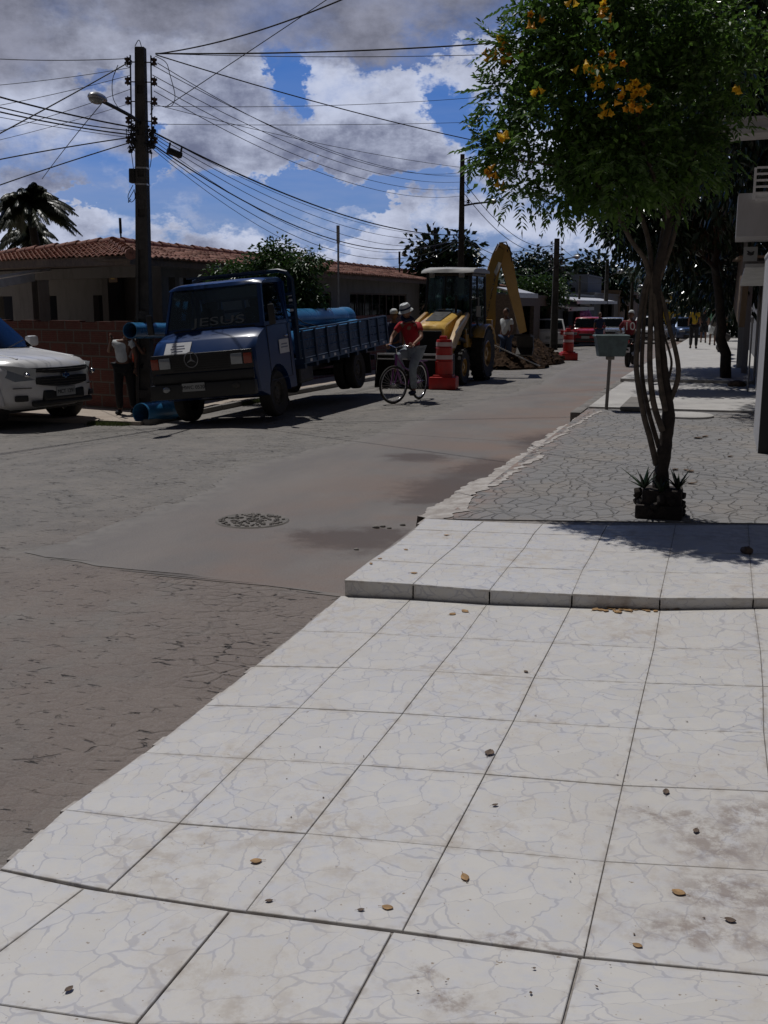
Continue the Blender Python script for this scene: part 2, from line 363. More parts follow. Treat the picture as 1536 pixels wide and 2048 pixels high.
def f_tile(n, b):
    uv = n.node('ShaderNodeUVMap').outputs[0]; a = n.node('ShaderNodeAttribute'); a.attribute_name = 'var'
    var = a.outputs['Fac']; p = wpos(n); x = n.sep(uv)
    u3 = n.comb(x[0], x[1], n.m('MULTIPLY', n.m('ROUND', n.m('MULTIPLY', var, 3)), 3.7))
    wn = n.v('MULTIPLY', n.v('SUBTRACT', n.noise(u3, 4, 3, color=True), (.5,.5,.5)), (.22,.22,0)); q = n.v('ADD', u3, wn)
    e = n.vor(q, 3.7); w = n.ramp(n.noise(u3, 3, 2), .35, .7, .008, .042)
    vein = n.ramp(e, w, n.m('MULTIPLY', w, .45)); 
    cell = n.sep(n.vor(q, 3.7, 'F1', 'Color'))[0]
    base = n.mix(cell, (.56, .54, .51), (.61, .59, .56)); base = n.mix(n.ramp(n.noise(u3, 6, 5, .65), .4, .75), base, (.54, .54, .565))
    c = n.mix(n.m('MULTIPLY', vein, .62), base, (.36, .36, .40))
    d1 = n.noise(p, 1.3, 6, .68); d2 = n.noise(p, 11, 6, .72)
    dirt = n.m('MULTIPLY', n.ramp(d1, .40, .70), n.ramp(d2, .38, .66))
    wq = n.v('ADD', p, n.v('MULTIPLY', n.v('SUBTRACT', n.noise(p, 9, 6, .7, color=True), (.5,.5,.5)), (.22,.22,0))); st = None
    for (px, py, rx, ry) in ((1330, 1640, .14, .07), (1440, 1690, .16, .13), (1500, 1640, .12, .12), (1400, 1870, .2, .08), (1060, 1890, .14, .02), (840, 1940, .04, .03), (880, 2000, .06, .04), (1480, 1800, .18, .12)):
        g = onz(px, py, -.06); bl = n.blob(wq, g.x, g.y, rx, ry, 0, .55); st = bl if st is None else n.m('MAXIMUM', st, bl)
    st = n.m('MULTIPLY', st, n.ramp(n.noise(p, 16, 5, .75), .36, .62))
    c = n.mix(n.m('MULTIPLY', dirt, .9), c, (.38, .335, .295)); c = n.mix(n.m('MULTIPLY', n.ramp(n.noise(p, .55, 3), .4, .7), .35), c, (.50, .46, .41))
    c = n.mix(n.m('MULTIPLY', st, .72), c, (.24, .19, .165))
    ed = n.m('MINIMUM', n.m('MINIMUM', x[0], n.m('SUBTRACT', 1, x[0])), n.m('MINIMUM', x[1], n.m('SUBTRACT', 1, x[1])))
    edr = n.m('MULTIPLY', n.ramp(ed, .05, 0), n.ramp(n.noise(p, 18, 4), .45, .62))
    c = n.mix(n.m('MULTIPLY', edr, .5), c, (.34, .30, .26))
    c = n.mix(n.ramp(n.noise(p, 60, 2), .70, .76), c, (.30, .25, .2))
    n.put(b.inputs['Base Color'], c); n.put(b.inputs['Roughness'], n.ramp(n.m('ADD', d2, dirt), .3, 1.1, .34, .75)); b.inputs['Specular IOR Level'].default_value = .35
    bump(n, b, n.m('SUBTRACT', n.noise(p, 45, 4, .7), n.m('MULTIPLY', vein, .4)), .12, .004)
def f_flag(n, b):
    p = wpos(n); q = n.v('ADD', n.map(p, scale=(1, .8, 1)), n.v('MULTIPLY', n.v('SUBTRACT', n.noise(p, 2.5, 3, color=True), (.5,.5,.5)), (.2,.2,0)))
    e = n.vor(q, 6.6); cell = n.vor(q, 6.6, 'F1', 'Color'); fine = n.noise(p, 45, 5, .7); big = n.noise(p, 1.1, 4)
    gap = n.m('MULTIPLY', n.ramp(e, .055, .02), n.ramp(n.noise(p, 3, 3), .28, .5, .35, 1))
    c = n.mix(n.sep(cell)[0], (.19, .188, .19), (.235, .23, .228)); c = n.mix(n.ramp(fine, .3, .75), c, (.21, .2, .195))
    c = n.mix(n.m('MULTIPLY', n.ramp(big, .45, .7), .5), c, (.26, .225, .19))
    nearkerb = n.m('MULTIPLY', n.ramp(n.sep(p)[0], -1.55, -2.05), n.ramp(n.noise(p, 5, 5, .7), .4, .6)); c = n.mix(n.m('MULTIPLY', nearkerb, .8), c, (.30, .2, .16))
    c = n.mix(n.m('MULTIPLY', gap, .27), c, (.07, .066, .06))
    n.put(b.inputs['Base Color'], c); b.inputs['Roughness'].default_value = .8
    bump(n, b, n.m('ADD', n.ramp(e, 0, .08), n.m('MULTIPLY', fine, .4)), .8, .02)
def f_concrete(c0, c1, s=2.0):
    def f(n, b):
        p = wpos(n); f1 = n.noise(p, s, 7, .68); f2 = n.noise(p, s*22, 4, .7)
        c = n.mix(n.ramp(f1, .32, .7), c0, c1); c = n.mix(n.m('MULTIPLY', n.ramp(f2, .5, .75), .5), c, tuple(v*.55 for v in c0))
        n.put(b.inputs['Base Color'], c); b.inputs['Roughness'].default_value = .85; bump(n, b, n.m('ADD', f2, f1), .4, .01)
    return f
def f_brick(n, b):
    tc = n.node('ShaderNodeTexCoord').outputs['UV']
    t = n.node('ShaderNodeTexBrick'); n.put(t.inputs['Vector'], tc); t.inputs['Scale'].default_value = 1.0
    t.inputs['Brick Width'].default_value = .42; t.inputs['Row Height'].default_value = .22; t.inputs['Mortar Size'].default_value = .016
    t.inputs['Color1'].default_value = (.12, .034, .024, 1); t.inputs['Color2'].default_value = (.085, .026, .018, 1); t.inputs['Mortar'].default_value = (.11, .09, .075, 1)
    p = wpos(n); fz = n.noise(p, 14, 5, .7)
    c = n.mix(n.m('MULTIPLY', n.ramp(fz, .45, .75), .55), t.outputs['Color'], (.10, .075, .06))
    rib = n.m('MULTIPLY', n.m('SINE', n.m('MULTIPLY', n.sep(tc)[1], 170.0)), .12)
    n.put(b.inputs['Base Color'], c); b.inputs['Roughness'].default_value = .9; bump(n, b, n.m('ADD', n.m('SUBTRACT', rib, t.outputs['Fac']), n.m('MULTIPLY', fz, .5)), .8, .012)
def f_roof(n, b):
    p = wpos(n); tc = n.node('ShaderNodeTexCoord').outputs['UV']; x = n.sep(tc)
    cid = n.comb(n.m('FLOOR', x[0]), n.m('FLOOR', x[1]), 0); wn = n.node('ShaderNodeTexWhiteNoise'); n.put(wn.inputs[0], cid)
    c = n.mix(wn.outputs[0], (.22, .085, .06), (.30, .15, .112)); f1 = n.noise(p, 3.5, 6, .75)
    c = n.mix(n.m('MULTIPLY', n.ramp(f1, .45, .68), .8), c, (.10, .06, .045)); c = n.mix(n.ramp(n.noise(p, 9, 4, .7), .6, .72), c, (.40, .29, .23))
    n.put(b.inputs['Base Color'], c); b.inputs['Roughness'].default_value = .85; bump(n, b, n.noise(p, 25, 4), .5, .01)
def f_plaster(c0, dirt=(.12,.11,.1), amt=.5):
    def f(n, b):
        p = wpos(n); f1 = n.noise(n.map(p, scale=(1.5,1.5,.5)), 2.2, 7, .7); f2 = n.noise(p, 40, 4)
        c = n.mix(n.m('MULTIPLY', n.ramp(f1, .42, .75), amt), c0, dirt)
        n.put(b.inputs['Base Color'], c); b.inputs['Roughness'].default_value = .85; bump(n, b, f2, .25, .006)
    return f
def f_leaf(c0, c1, c2, tr=.25, rough=.42):
    def f(n, b):
        r = n.node('ShaderNodeNewGeometry').outputs['Random Per Island']; p = wpos(n)
        c = n.mix(r, c0, c1); c = n.mix(n.ramp(n.noise(p, 2.5, 3), .5, .7), c, c2)
        n.put(b.inputs['Base Color'], c); b.inputs['Roughness'].default_value = rough
        t = n.node('ShaderNodeBsdfTranslucent'); n.put(t.inputs[0], n.mix(.5, c, tuple(min(1, v*1.6) for v in c1)))
        mx = n.node('ShaderNodeMixShader'); mx.inputs[0].default_value = tr; out = [k for k in n.t.nodes if k.type == 'OUTPUT_MATERIAL'][0]
        n.l.new(b.outputs[0], mx.inputs[1]); n.l.new(t.outputs[0], mx.inputs[2]); n.l.new(mx.outputs[0], out.inputs[0])
    return f
def f_glass(tint=(.16,.2,.2), refl=.35):
    def f(n, b):
        out = [k for k in n.t.nodes if k.type == 'OUTPUT_MATERIAL'][0]
        t = n.node('ShaderNodeBsdfTransparent'); t.inputs[0].default_value = (*tint, 1)
        g = n.node('ShaderNodeBsdfGlossy'); g.inputs['Roughness'].default_value = .04; g.inputs[0].default_value = (.9,.95,1,1)
        fr = n.node('ShaderNodeFresnel'); fr.inputs[0].default_value = 1.5
        mx = n.node('ShaderNodeMixShader'); n.put(mx.inputs[0], n.m('MULTIPLY', fr.outputs[0], 1.0+refl, clamp=True)); n.l.new(t.outputs[0], mx.inputs[1]); n.l.new(g.outputs[0], mx.inputs[2]); n.l.new(mx.outputs[0], out.inputs[0])
    return f
def f_paint(col, dirt=(.2,.16,.12), amt=.35, flake=0):
    def f(n, b):
        p = n.node('ShaderNodeTexCoord').outputs['Object']; f1 = n.noise(p, 3, 7, .72)
        z = n.sep(p)[2]; low = n.ramp(z, .9, .2, .25, 1.0)
        d = n.m('MULTIPLY', n.m('MULTIPLY', n.ramp(f1, .4, .7), low), amt)
        n.put(b.inputs['Base Color'], n.mix(d, col, dirt)); n.put(b.inputs['Roughness'], n.m('ADD', .28, n.m('MULTIPLY', d, 1.0)))
        b.inputs['Coat Weight'].default_value = .28; b.inputs['Coat Roughness'].default_value = .10
    return f
M = {}
M['cobble'] = mat('cobbled road', fn=f_cobble)
M['asphalt'] = mat('worn asphalt', fn=f_asphalt)
M['tile'] = mat('white printed tile', fn=f_tile)
M['grout'] = mat('tile grout', (.24,.22,.205), .95, var=.3, vscale=30)
M['flag'] = mat('crazy paving', fn=f_flag)
M['conc'] = mat('light concrete', fn=f_concrete((.40,.385,.37), (.50,.485,.46)))
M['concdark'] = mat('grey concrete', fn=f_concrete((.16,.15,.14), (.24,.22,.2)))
M['kerbwhite'] = mat('whitewashed kerb', fn=f_concrete((.30,.265,.24), (.52,.49,.46), 7))
M['sand'] = mat('sandy pavement', fn=f_concrete((.34,.28,.23), (.42,.36,.30)))
M['earth'] = mat('dry earth', fn=f_concrete((.16,.12,.09), (.24,.19,.15), .6))
M['soil'] = mat('dug soil', (.04,.025,.016), 1.0, var=.6, vscale=6, bump=.8, bscale=20, spec=.05)
M['brick'] = mat('bare hollow brick', fn=f_brick)
M['rooftile'] = mat('clay roof tile', fn=f_roof)
M['wallwhite'] = mat('old white plaster', fn=f_plaster((.19,.185,.175), (.07,.065,.06)))
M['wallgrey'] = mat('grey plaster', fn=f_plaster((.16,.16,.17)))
M['wallblue'] = mat('blue grey plaster', fn=f_plaster((.15,.17,.21)))
M['wallred'] = mat('dark red plaster', fn=f_plaster((.22,.03,.025), (.06,.02,.02)))
M['walltan'] = mat('tan plaster', fn=f_plaster((.18,.125,.08)))
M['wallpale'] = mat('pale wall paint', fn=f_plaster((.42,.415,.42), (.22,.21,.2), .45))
M['dark'] = mat('dark interior', (.012,.012,.013), .9)  # near-black stands in for the shade behind openings and glass
M['woodgrey'] = mat('weathered wood', (.13,.10,.08), .8, var=.3, vscale=12)
M['white'] = mat('white enamel', (.7,.7,.7), .35, var=.06, vscale=9)
M['offwhite'] = mat('off white sheet', (.5,.5,.49), .6, var=.15, vscale=5)
M['zinc'] = mat('pale zinc edge', (.62,.62,.62), .45, .2, var=.1)  # one pale metal tone for awnings and bucket edges
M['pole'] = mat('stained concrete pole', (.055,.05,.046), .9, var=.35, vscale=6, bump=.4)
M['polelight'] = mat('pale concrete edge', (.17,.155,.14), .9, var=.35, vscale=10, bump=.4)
M['iron'] = mat('rusty black iron', (.03,.028,.027), .6, .5, var=.4, vscale=15)
M['porcelain'] = mat('brown insulator', (.07,.045,.035), .3)
M['wire'] = mat('black cable sheath', (.012,.012,.014), .7)
M['alu'] = mat('dull aluminium', (.35,.35,.36), .42, .7, var=.15)
M['lens'] = mat('lamp diffuser', (.22,.22,.21), .3)
M['blue'] = mat('blue truck paint', fn=f_paint((.004,.030,.12), (.03,.03,.035), .12))
M['bluedark'] = mat('dark blue painted timber', (.010,.032,.075), .5, var=.3, vscale=5)
M['bluepaint'] = mat('ornament paint', (.03,.07,.14), .5)
M['bluepipe'] = mat('blue pvc pipe', (.03,.16,.33), .32, var=.12, vscale=4)
M['black'] = mat('black plastic', (.012,.012,.013), .5, var=.2)
M['rubber'] = mat('dusty tyre rubber', (.022,.02,.019), .85, var=.4, vscale=14, bump=.5)
M['rim'] = mat('steel rim', (.22,.22,.23), .45, .6, var=.3)
M['rimdark'] = mat('dirty rim', (.06,.055,.05), .7, .2, var=.4)
M['glass'] = mat('tinted glass', fn=f_glass(refl=-.2))
M['glassclear'] = mat('clear cab glass', fn=f_glass((.72,.82,.82), .1))
M['lampglass'] = mat('headlight glass', (.26,.28,.3), .12, .3, coat=1)
M['amber'] = mat('amber lens', (.25,.03,.006), .25, coat=.5)
M['redlens'] = mat('red lens', (.4,.01,.01), .25, coat=.5)
M['chrome'] = mat('chrome', (.6,.6,.62), .2, 1)
M['paper'] = mat('white paper', (.62,.63,.66), .7, var=.06)
M['ink'] = mat('grey print', (.2,.22,.3), .7)
M['plategrey'] = mat('number plate', (.30,.31,.31), .5)
M['carwhite'] = mat('white car paint', fn=f_paint((.66,.66,.67), (.35,.29,.23), .4))
M['carred'] = mat('red car paint', fn=f_paint((.38,.012,.03)))
M['carsilver'] = mat('silver car paint', (.34,.36,.4), .3, .55, var=.08, coat=.5)
M['carblue'] = mat('slate blue car paint', (.05,.08,.15), .3, .4, coat=.5)
M['yellowpaint'] = mat('machine yellow', fn=f_paint((.44,.26,.06), (.08,.055,.035), .8))
M['hoodyellow'] = mat('sunlit hood yellow', (.72,.46,.12), .3, var=.12, vscale=4, coat=.4)  # lighter copy of the machine yellow, with sunlight put into the colour
M['vanyellow'] = mat('van yellow', (.5,.33,.02), .4, var=.1)
M['orange'] = mat('orange red barrel plastic', (.42,.014,.012), .45, var=.2, vscale=5, bump=.1)
M['band'] = mat('reflective band', (.66,.50,.50), .4)
M['binteal'] = mat('grey green bin', (.09,.13,.135), .6, var=.25, vscale=9)
M['bark'] = mat('bark', (.035,.027,.022), .95, var=.45, vscale=14, bump=1.0, bscale=30)
M['barkpale'] = mat('pale stem bark', (.085,.068,.053), .9, var=.4, vscale=16, bump=.8, bscale=40)
M['leafbright'] = mat('tecoma leaves', fn=f_leaf((.03,.07,.012), (.10,.19,.03), (.055,.11,.03), .35))
M['leafdark'] = mat('mango leaves', fn=f_leaf((.008,.02,.008), (.02,.042,.016), (.011,.027,.013), .06, .28))
M['leafmid'] = mat('shrub leaves', fn=f_leaf((.025,.06,.015), (.05,.10,.02), (.03,.07,.02), .25))
M['palmleaf'] = mat('palm fronds', fn=f_leaf((.012,.018,.008), (.032,.04,.018), (.018,.026,.012), .2))
M['flower'] = mat('yellow orange petals', fn=f_leaf((.76,.42,.02), (.85,.52,.04), (.78,.44,.02), .3, .65))
M['flowerorange'] = mat('orange tube petals', (.74,.36,.02), .6)
M['grass'] = mat('grass', fn=f_leaf((.03,.05,.01), (.07,.09,.02), (.05,.06,.02), .2, .7))
M['dryleaf'] = mat('dry fallen leaf', (.33,.2,.09), .8, var=.35, vscale=20)
M['dryleafdark'] = mat('curled brown leaf', (.13,.09,.065), .85, var=.4, vscale=20)
M['skin'] = mat('dark skin', (.16,.08,.05), .6)
M['skinmid'] = mat('brown skin', (.27,.14,.09), .6)
M['hair'] = mat('black hair', (.01,.009,.009), .7)
def cloth(name, col): return mat(name, col, .9, var=.15, vscale=10, bump=.3, bscale=60)
M['cred'] = cloth('red shirt', (.36,.012,.02)); M['cnavy'] = cloth('navy cloth', (.012,.02,.06)); M['cgrey'] = cloth('pale grey trousers', (.26,.30,.34))
M['cwhite'] = cloth('white cloth', (.62,.64,.64)); M['cmaroon'] = cloth('maroon shirt', (.15,.012,.02)); M['cblack'] = cloth('black cloth', (.012,.012,.014))
M['cyellow'] = cloth('yellow top', (.42,.28,.02)); M['cgreen'] = cloth('pale green top', (.2,.42,.26)); M['corange'] = cloth('orange vest', (.55,.06,.01)); M['cjean'] = cloth('denim', (.03,.05,.10))
M['purple'] = mat('purple bicycle paint', (.16,.03,.17), .35, coat=.4)
# ------------------------------------------------------------------ ground
def sheet(name, pts, zf, m, kind='structure', lift=0.0, thick=0.0):
    mb = MB(); vs = [Vector((p[0], p[1], zf(p[0], p[1])+lift)) for p in pts]
    if thick: mb.slab(vs, (0, 0, -thick))
    else: mb.face(vs)
    o = mb.build(name, m); return tag(o, kind=kind)
def strip(name, xs, ys, zf, m, lift=0.0, thick=0.0):
    """grid following zf; thick adds a downward skirt so the edge is a real step"""
    mb = MB(); nx = len(xs); ny = len(ys)
    vs = [(x, y, zf(x, y)+lift) for y in ys for x in xs]
    fs = [(j*nx+i, j*nx+i+1, (j+1)*nx+i+1, (j+1)*nx+i) for j in range(ny-1) for i in range(nx-1)]; mb.add(vs, fs)
    if thick:
        loop = [0*nx+i for i in range(nx)]+[j*nx+nx-1 for j in range(1, ny)]+[(ny-1)*nx+i for i in range(nx-2, -1, -1)]+[j*nx for j in range(ny-2, 0, -1)]
        k = len(loop); lo = [(vs[q][0], vs[q][1], vs[q][2]-thick) for q in loop]
        mb.add([vs[q] for q in loop]+lo, [(a, (a+1)%k, (a+1)%k+k, a+k) for a in range(k)])
    return tag(mb.build(name, m), kind='structure')
ys_all = [-12, -6, -2, 0, 2, 4, 6, 8, 10, 12, 14, 16, 18, 20, 23, 26, 30, 35, 40, 50, 60, 80, 100, 130, 180]
strip('ground', [-900, -300, -100, -40, -15, -9, -5, 0, 5, 20, 60, 300, 900], [-200, -60]+ys_all+[250, 400, 900], lambda x, y: -.34-.011*min(max(y-20, 0), 110), M['earth'])
strip('road', [-70, -30, -14, -10, -8.6, -8.3, -8, -7.5, -7, -6.6, -6, -5, -4, -3, -2.0], ys_all, zr, M['cobble'])
# asphalt strip: thin sheet with a ragged edge
edge_px = [(700,1196),(640,1190),(600,1184),(540,1172),(470,1164),(400,1156),(340,1150),(260,1140),(180,1128),(110,1116),(50,1106),(110,1092),(190,1066),(290,1034),(350,1008),(420,975),(480,935),(600,905),(740,872),(850,838),(925,812),(1010,790),(1080,768)]
rnd = random.Random(3); ap = []
for a, b_ in zip(edge_px[:-1], edge_px[1:]):
    A, B = G(*a, zr), G(*b_, zr)
    k = max(2, int((B-A).length/.07)); nrm = Vector((-(B-A).y, (B-A).x, 0)).normalized()
    for i in range(k): ap.append(A.lerp(B, i/k)+nrm*(rnd.uniform(-1, 1)*.035+math.sin(i*.35)*.03+math.sin(i*.11+a[0])*.04))
ap.append(G(1080, 768, zr)); EDG = []
ring = sorted([(p.y, p.x) for p in ap]+[(30, -4.3), (40, -4.4), (60, -4.6), (80, -4.7)]); mb = MB()
for (y0, x0), (y1, x1) in zip(ring[:-1], ring[1:]):
    if y1-y0 < 1e-4: continue
    w0, w1 = min(x0+.35, -1.98), min(x1+.35, -1.98)
    mb.face([(x0, y0, zr(x0, y0)+.004), (w0, y0, zr(w0, y0)+.004), (w1, y1, zr(w1, y1)+.004), (x1, y1, zr(x1, y1)+.004)]); EDG += [1, 0, 0, 1]
    mb.face([(w0, y0, zr(w0, y0)+.004), (-1.98, y0, zr(-2, y0)+.004), (-1.98, y1, zr(-2, y1)+.004), (w1, y1, zr(w1, y1)+.004)]); EDG += [0, 0, 0, 0]
me = bpy.data.meshes.new('asphalt'); me.from_pydata(mb.v, [], mb.f); at_ = me.attributes.new('edge', 'FLOAT', 'POINT'); at_.data.foreach_set('value', [float(e) for e in EDG]); tag(link('asphalt', me, M['asphalt']), kind='structure')
# round cobbled patch where a manhole was filled in
pc = G(505, 1043, zr); mb = MB(); pr = .30
mb.lathe([(pr, .0), (pr-.01, .010), (pr-.05, .004), (0.001, .004)], (pc.x, pc.y, pc.z+.004), n=30)
rnd = random.Random(5)
for i in range(150):
    a = rnd.uniform(0, 6.28); r_ = pr*.88*math.sqrt(rnd.random()); s_ = rnd.uniform(.010, .024)
    mb.ell((pc.x+r_*math.cos(a), pc.y+r_*math.sin(a), pc.z+.01), (s_, s_*rnd.uniform(.6, 1), s_*.7), 6, 4, (0, 0, rnd.uniform(0, 3)))
tag(mb.build('cobble_patch', mat('patch stones', fn=f_concrete((.13,.12,.11), (.2,.18,.165), 9))), kind='structure')
# ---- white tiled driveway (near) and raised tiled pavement
rows = [  # each row: points of joint columns 0..5 (kerb edge first)
 [(0,1738),(215,1780),(492,1822),(805,1862),(1168,1913),(1560,1952)],
 [(130,1620),(358,1647),(612,1667),(893,1693),(1210,1723),(1546,1742)],
 [(290,1505),(490,1517),(720,1530),(970,1548),(1245,1571),(1541,1583)],
 [(412,1410),(598,1416),(805,1427),(1027,1442),(1270,1457),(1528,1466)],
 [(510,1332),(678,1335),(870,1343),(1068,1356),(1291,1366),(1526,1373)],
 [(600,1262),(752,1267),(925,1276),(1105,1286),(1308,1296),(1521,1301)],
 [(682,1192),(826,1194),(981,1199),(1145,1208),(1322,1210),(1508,1212)]]
rows2 = [[(-150,1705),(168,1775),(460,1820),(785,1862),(1160,1914),(1570,1953)],
 [(-480,1900),(-120,1990),(270,2048),(685,2048),(1125,2048),(1560,2052)]]
def tiles(grid, zf, top, name_mat_pairs, gap=.0017, thick=.012, vseed=0, extra_right=2):
    """grid of world points [row][col] -> separate tiles with real joints"""
    mb_v = []; mb_f = []; uvs = []; var = []
    rr = random.Random(vseed)
    for r_ in range(len(grid)-1):
        for c_ in range(len(grid[0])-1):
            q = [grid[r_][c_], grid[r_][c_+1], grid[r_+1][c_+1], grid[r_+1][c_]]
            cen = sum(q, Vector())/4; h = rr.uniform(-.0012, .0012)
            i2 = [p + (cen-p).normalized()*gap*1.41 for p in q]
            i3 = [p + (cen-p).normalized()*(gap*1.41+.0022) for p in q]
            o = len(mb_v)
            mb_v += [p+Vector((0,0,h+top)) for p in i3]+[p+Vector((0,0,h+top-.0018)) for p in i2]+[p+Vector((0,0,top-thick)) for p in i2]
            va = rr.random()
            mb_f.append((o, o+1, o+2, o+3)); uvs += [(0,0),(1,0),(1,1),(0,1)]
            for a in range(4):
                b_ = (a+1) % 4; cu = [(0,0),(1,0),(1,1),(0,1)]
                mb_f.append((o+4+a, o+4+b_, o+b_, o+a)); uvs += [cu[a], cu[b_], cu[b_], cu[a]]
                mb_f.append((o+8+a, o+8+b_, o+4+b_, o+4+a)); uvs += [cu[a], cu[b_], cu[b_], cu[a]]
            var += [va]*12
    return mb_v, mb_f, uvs, var
def tile_object(name, parts, grout_pts_list):
    V = []; Fc = []; UV = []; VA = []
    for (v, f, u, a) in parts:
        o = len(V); V += v; Fc += [tuple(i+o for i in t) for t in f]; UV += u; VA += a
    nt_ = len(Fc); 
    for pts in grout_pts_list:
        o = len(V); V += pts; Fc.append(tuple(range(o, o+len(pts)))); UV += [(0,0)]*len(pts); VA += [0]*len(pts)
    me = bpy.data.meshes.new(name); me.from_pydata([tuple(v) for v in V], [], Fc)
    ul = me.uv_layers.new(name='UVMap'); ul.data.foreach_set('uv', [c for u in UV for c in u])
    at = me.attributes.new('var', 'FLOAT', 'POINT'); at.data.foreach_set('value', VA)
    o = link(name, me, [M['tile'], M['grout']])
    for i in range(nt_, len(Fc)): me.polygons[i].material_index = 1
    return tag(o, kind='structure')
def W(rws, zf): return [[G(a, b_, zf) for a, b_ in r_] for r_ in rws]
g1 = W(rows, znear)
for r_ in g1:
    d = r_[5]-r_[4]; r_.append(r_[5]+d*.98); r_.append(r_[6]+d)
g0 = W(rows2, znear)
for r_ in g0:
    d = r_[5]-r_[4]; r_.append(r_[5]+d); r_.append(r_[6]+d)
dd = [g0[1][i]-g0[0][i] for i in range(8)]
for k in range(6): g0.append([g0[-1][i]+Vector((g1[0][3].x-g1[1][3].x, (g1[0][3].y-g1[1][3].y), 0))*1.0 for i in range(8)])
g0 = g0[::-1]
hip = Vector((0,0,-.0065))
grouts = [[g1[0][0]+hip*1.0, g1[0][-1]+hip, g1[-1][-1]+hip, g1[-1][0]+hip], [g0[0][0]+hip*1.45, g0[0][-1]+hip*1.45, g0[-1][-1]+hip*1.45, g0[-1][0]+hip*1.45]]
# nibbled kerb edge: move the outer points of column 0 in and out a little
tl = tiles(g1, znear, 0, None, vseed=2)
tl0 = tiles(g0, znear, -.002, None, vseed=5, gap=.003)
tile_object('tiled_driveway', [tl, tl0], grouts)
sl = [[(850,1037),(967,1043),(1085,1048),(1214,1050.5),(1351,1050),(1496,1050)],
      [(828,1059),(940,1063),(1067,1068),(1203,1071),(1347,1072),(1498,1072)],
      [(790,1089),(912,1092),(1048,1097),(1187,1103),(1340,1106),(1499,1107)],
      [(741,1120),(869,1127),(1016,1134),(1165,1140),(1331,1145),(1503,1147)],
      [(688,1160),(826,1168),(979,1180),(1144,1188),(1320,1196),(1507,1196)]]
zslab = lambda x, y: .012
g2 = W(sl, zslab)
for r_ in g2:
    d = r_[5]-r_[4]; r_.append(r_[5]+d); r_.append(r_[6]+d)
g2 = g2[::-1]
ts = tiles(g2, zslab, 0, None, vseed=9)
# front riser tiles
fr = g2[0]; rv, rf, ru, ra = [], [], [], []
for i in range(7):
    a, b_ = fr[i], fr[i+1]; e = (b_-a).normalized()*.004; o = len(rv)
    za, zb = znear(a.x, a.y)+.001, znear(b_.x, b_.y)+.001; off = Vector((0, .003, 0))
    rv += [Vector((a.x, a.y, za))+e+off, Vector((b_.x, b_.y, zb))-e+off, b_-e+off+Vector((0,0,-.004)), a+e+off+Vector((0,0,-.004))]
    rf.append((o, o+1, o+2, o+3)); ru += [(0,0),(1,0),(1,.22),(0,.22)]; ra += [.3+.1*i]*4
b0, b1 = fr[0]+Vector((.003,.012,-.003)), fr[-1]+Vector((0,.012,-.003))
dn = Vector((0,0,-.25)); k0, k1 = g2[-1][0], g2[-1][-1]
gr2 = [[b0, b1, k1+Vector((0,0,-.0045)), k0+Vector((.003,0,-.010))], [b0+dn, b1+dn, b1, b0], [k0+Vector((.003,0,-.010))+dn, b0+dn, b0, k0+Vector((.003,0,-.010))], [k1+dn, k0+dn, k0, k1]]
tile_object('tiled_pavement', [ts, (rv, rf, ru, ra)], gr2)
# kerb face of the near driveway
mb = MB(); a = [g1[i][0] for i in range(7)]; nib = random.Random(8)
for i in range(6):
    p, q = a[i], a[i+1]
    for k in range(6):
        u, v_ = p.lerp(q, k/6), p.lerp(q, (k+1)/6); w0 = nib.uniform(.004, .02)
        mb.slab([u+Vector((-w0,0,-.008)), v_+Vector((-w0,0,-.008)), v_+Vector((0,0,-.004)), u+Vector((0,0,-.004))], (0,0,-.16))
tag(mb.build('kerb', M['kerbwhite']), kind='structure')
# ---- beyond the slab
yb = g2[-1][0].y
KX = -2.0
strip('crazy_paving', [-1.93, -1.2, -.6, 0, .5, 1.2], [yb-.02, 9, 11, 13, 15, 16.4], zsw, M['flag'], thick=.25)
strip('concrete_pavement', [-1.92, -1, 0, .6, 1.4], [16.4, 17, 18, 19, 20, 21, 22.4], lambda x, y: zsw(x, y)+.03, M['conc'], thick=.3)
strip('pavement', [-2.0, -1, 0, .6, 1.6], [22.4, 25, 30, 40, 60, 100, 150], lambda x, y: zsw(x, y)+.09, M['conc'], thick=.4)
sheet('paving_stone', [(p.x, p.y) for p in (onz(1240,822,-.03), onz(1290,824,-.03), onz(1300,802,-.03), onz(1262,800,-.03))], zsw, M['concdark'], lift=.06, thick=.05)
# rough whitewashed kerb: irregular wedge of mortar along the paving
kerb_px = [(838,1046,46),(846,1036,46),(900,1000,50),(960,966,44),(1005,940,38),(1050,912,32),(1062,895,24),(1085,882,22),(1120,862,20),(1150,843,18),(1190,824,14)]
mb = MB(); prev = None; rk = random.Random(4)
KP = [(G(x, y, lambda X, Y: -.1), G(x+w_, y, lambda X, Y: -.04)) for x, y, w_ in kerb_px]
fine = []
for (a0, b0_), (a1, b1_) in zip(KP[:-1], KP[1:]):
    for k in range(24):
        t = k/24; from mathutils import noise as nz; yy = a0.lerp(a1, t).y; fine.append((a0.lerp(a1, t)+Vector((.07*nz.noise(Vector((yy*1.7, 0, 0)))+.05*nz.noise(Vector((yy*6, 3, 0)))+.02*nz.noise(Vector((yy*21, 5, 0))),0,0)), b0_.lerp(b1_, t)+Vector((.10*nz.noise(Vector((yy*1.3, 9, 0)))+.07*nz.noise(Vector((yy*7, 12, 0)))+.03*nz.noise(Vector((yy*23, 15, 0))),0,0))))
fine.append(KP[-1])
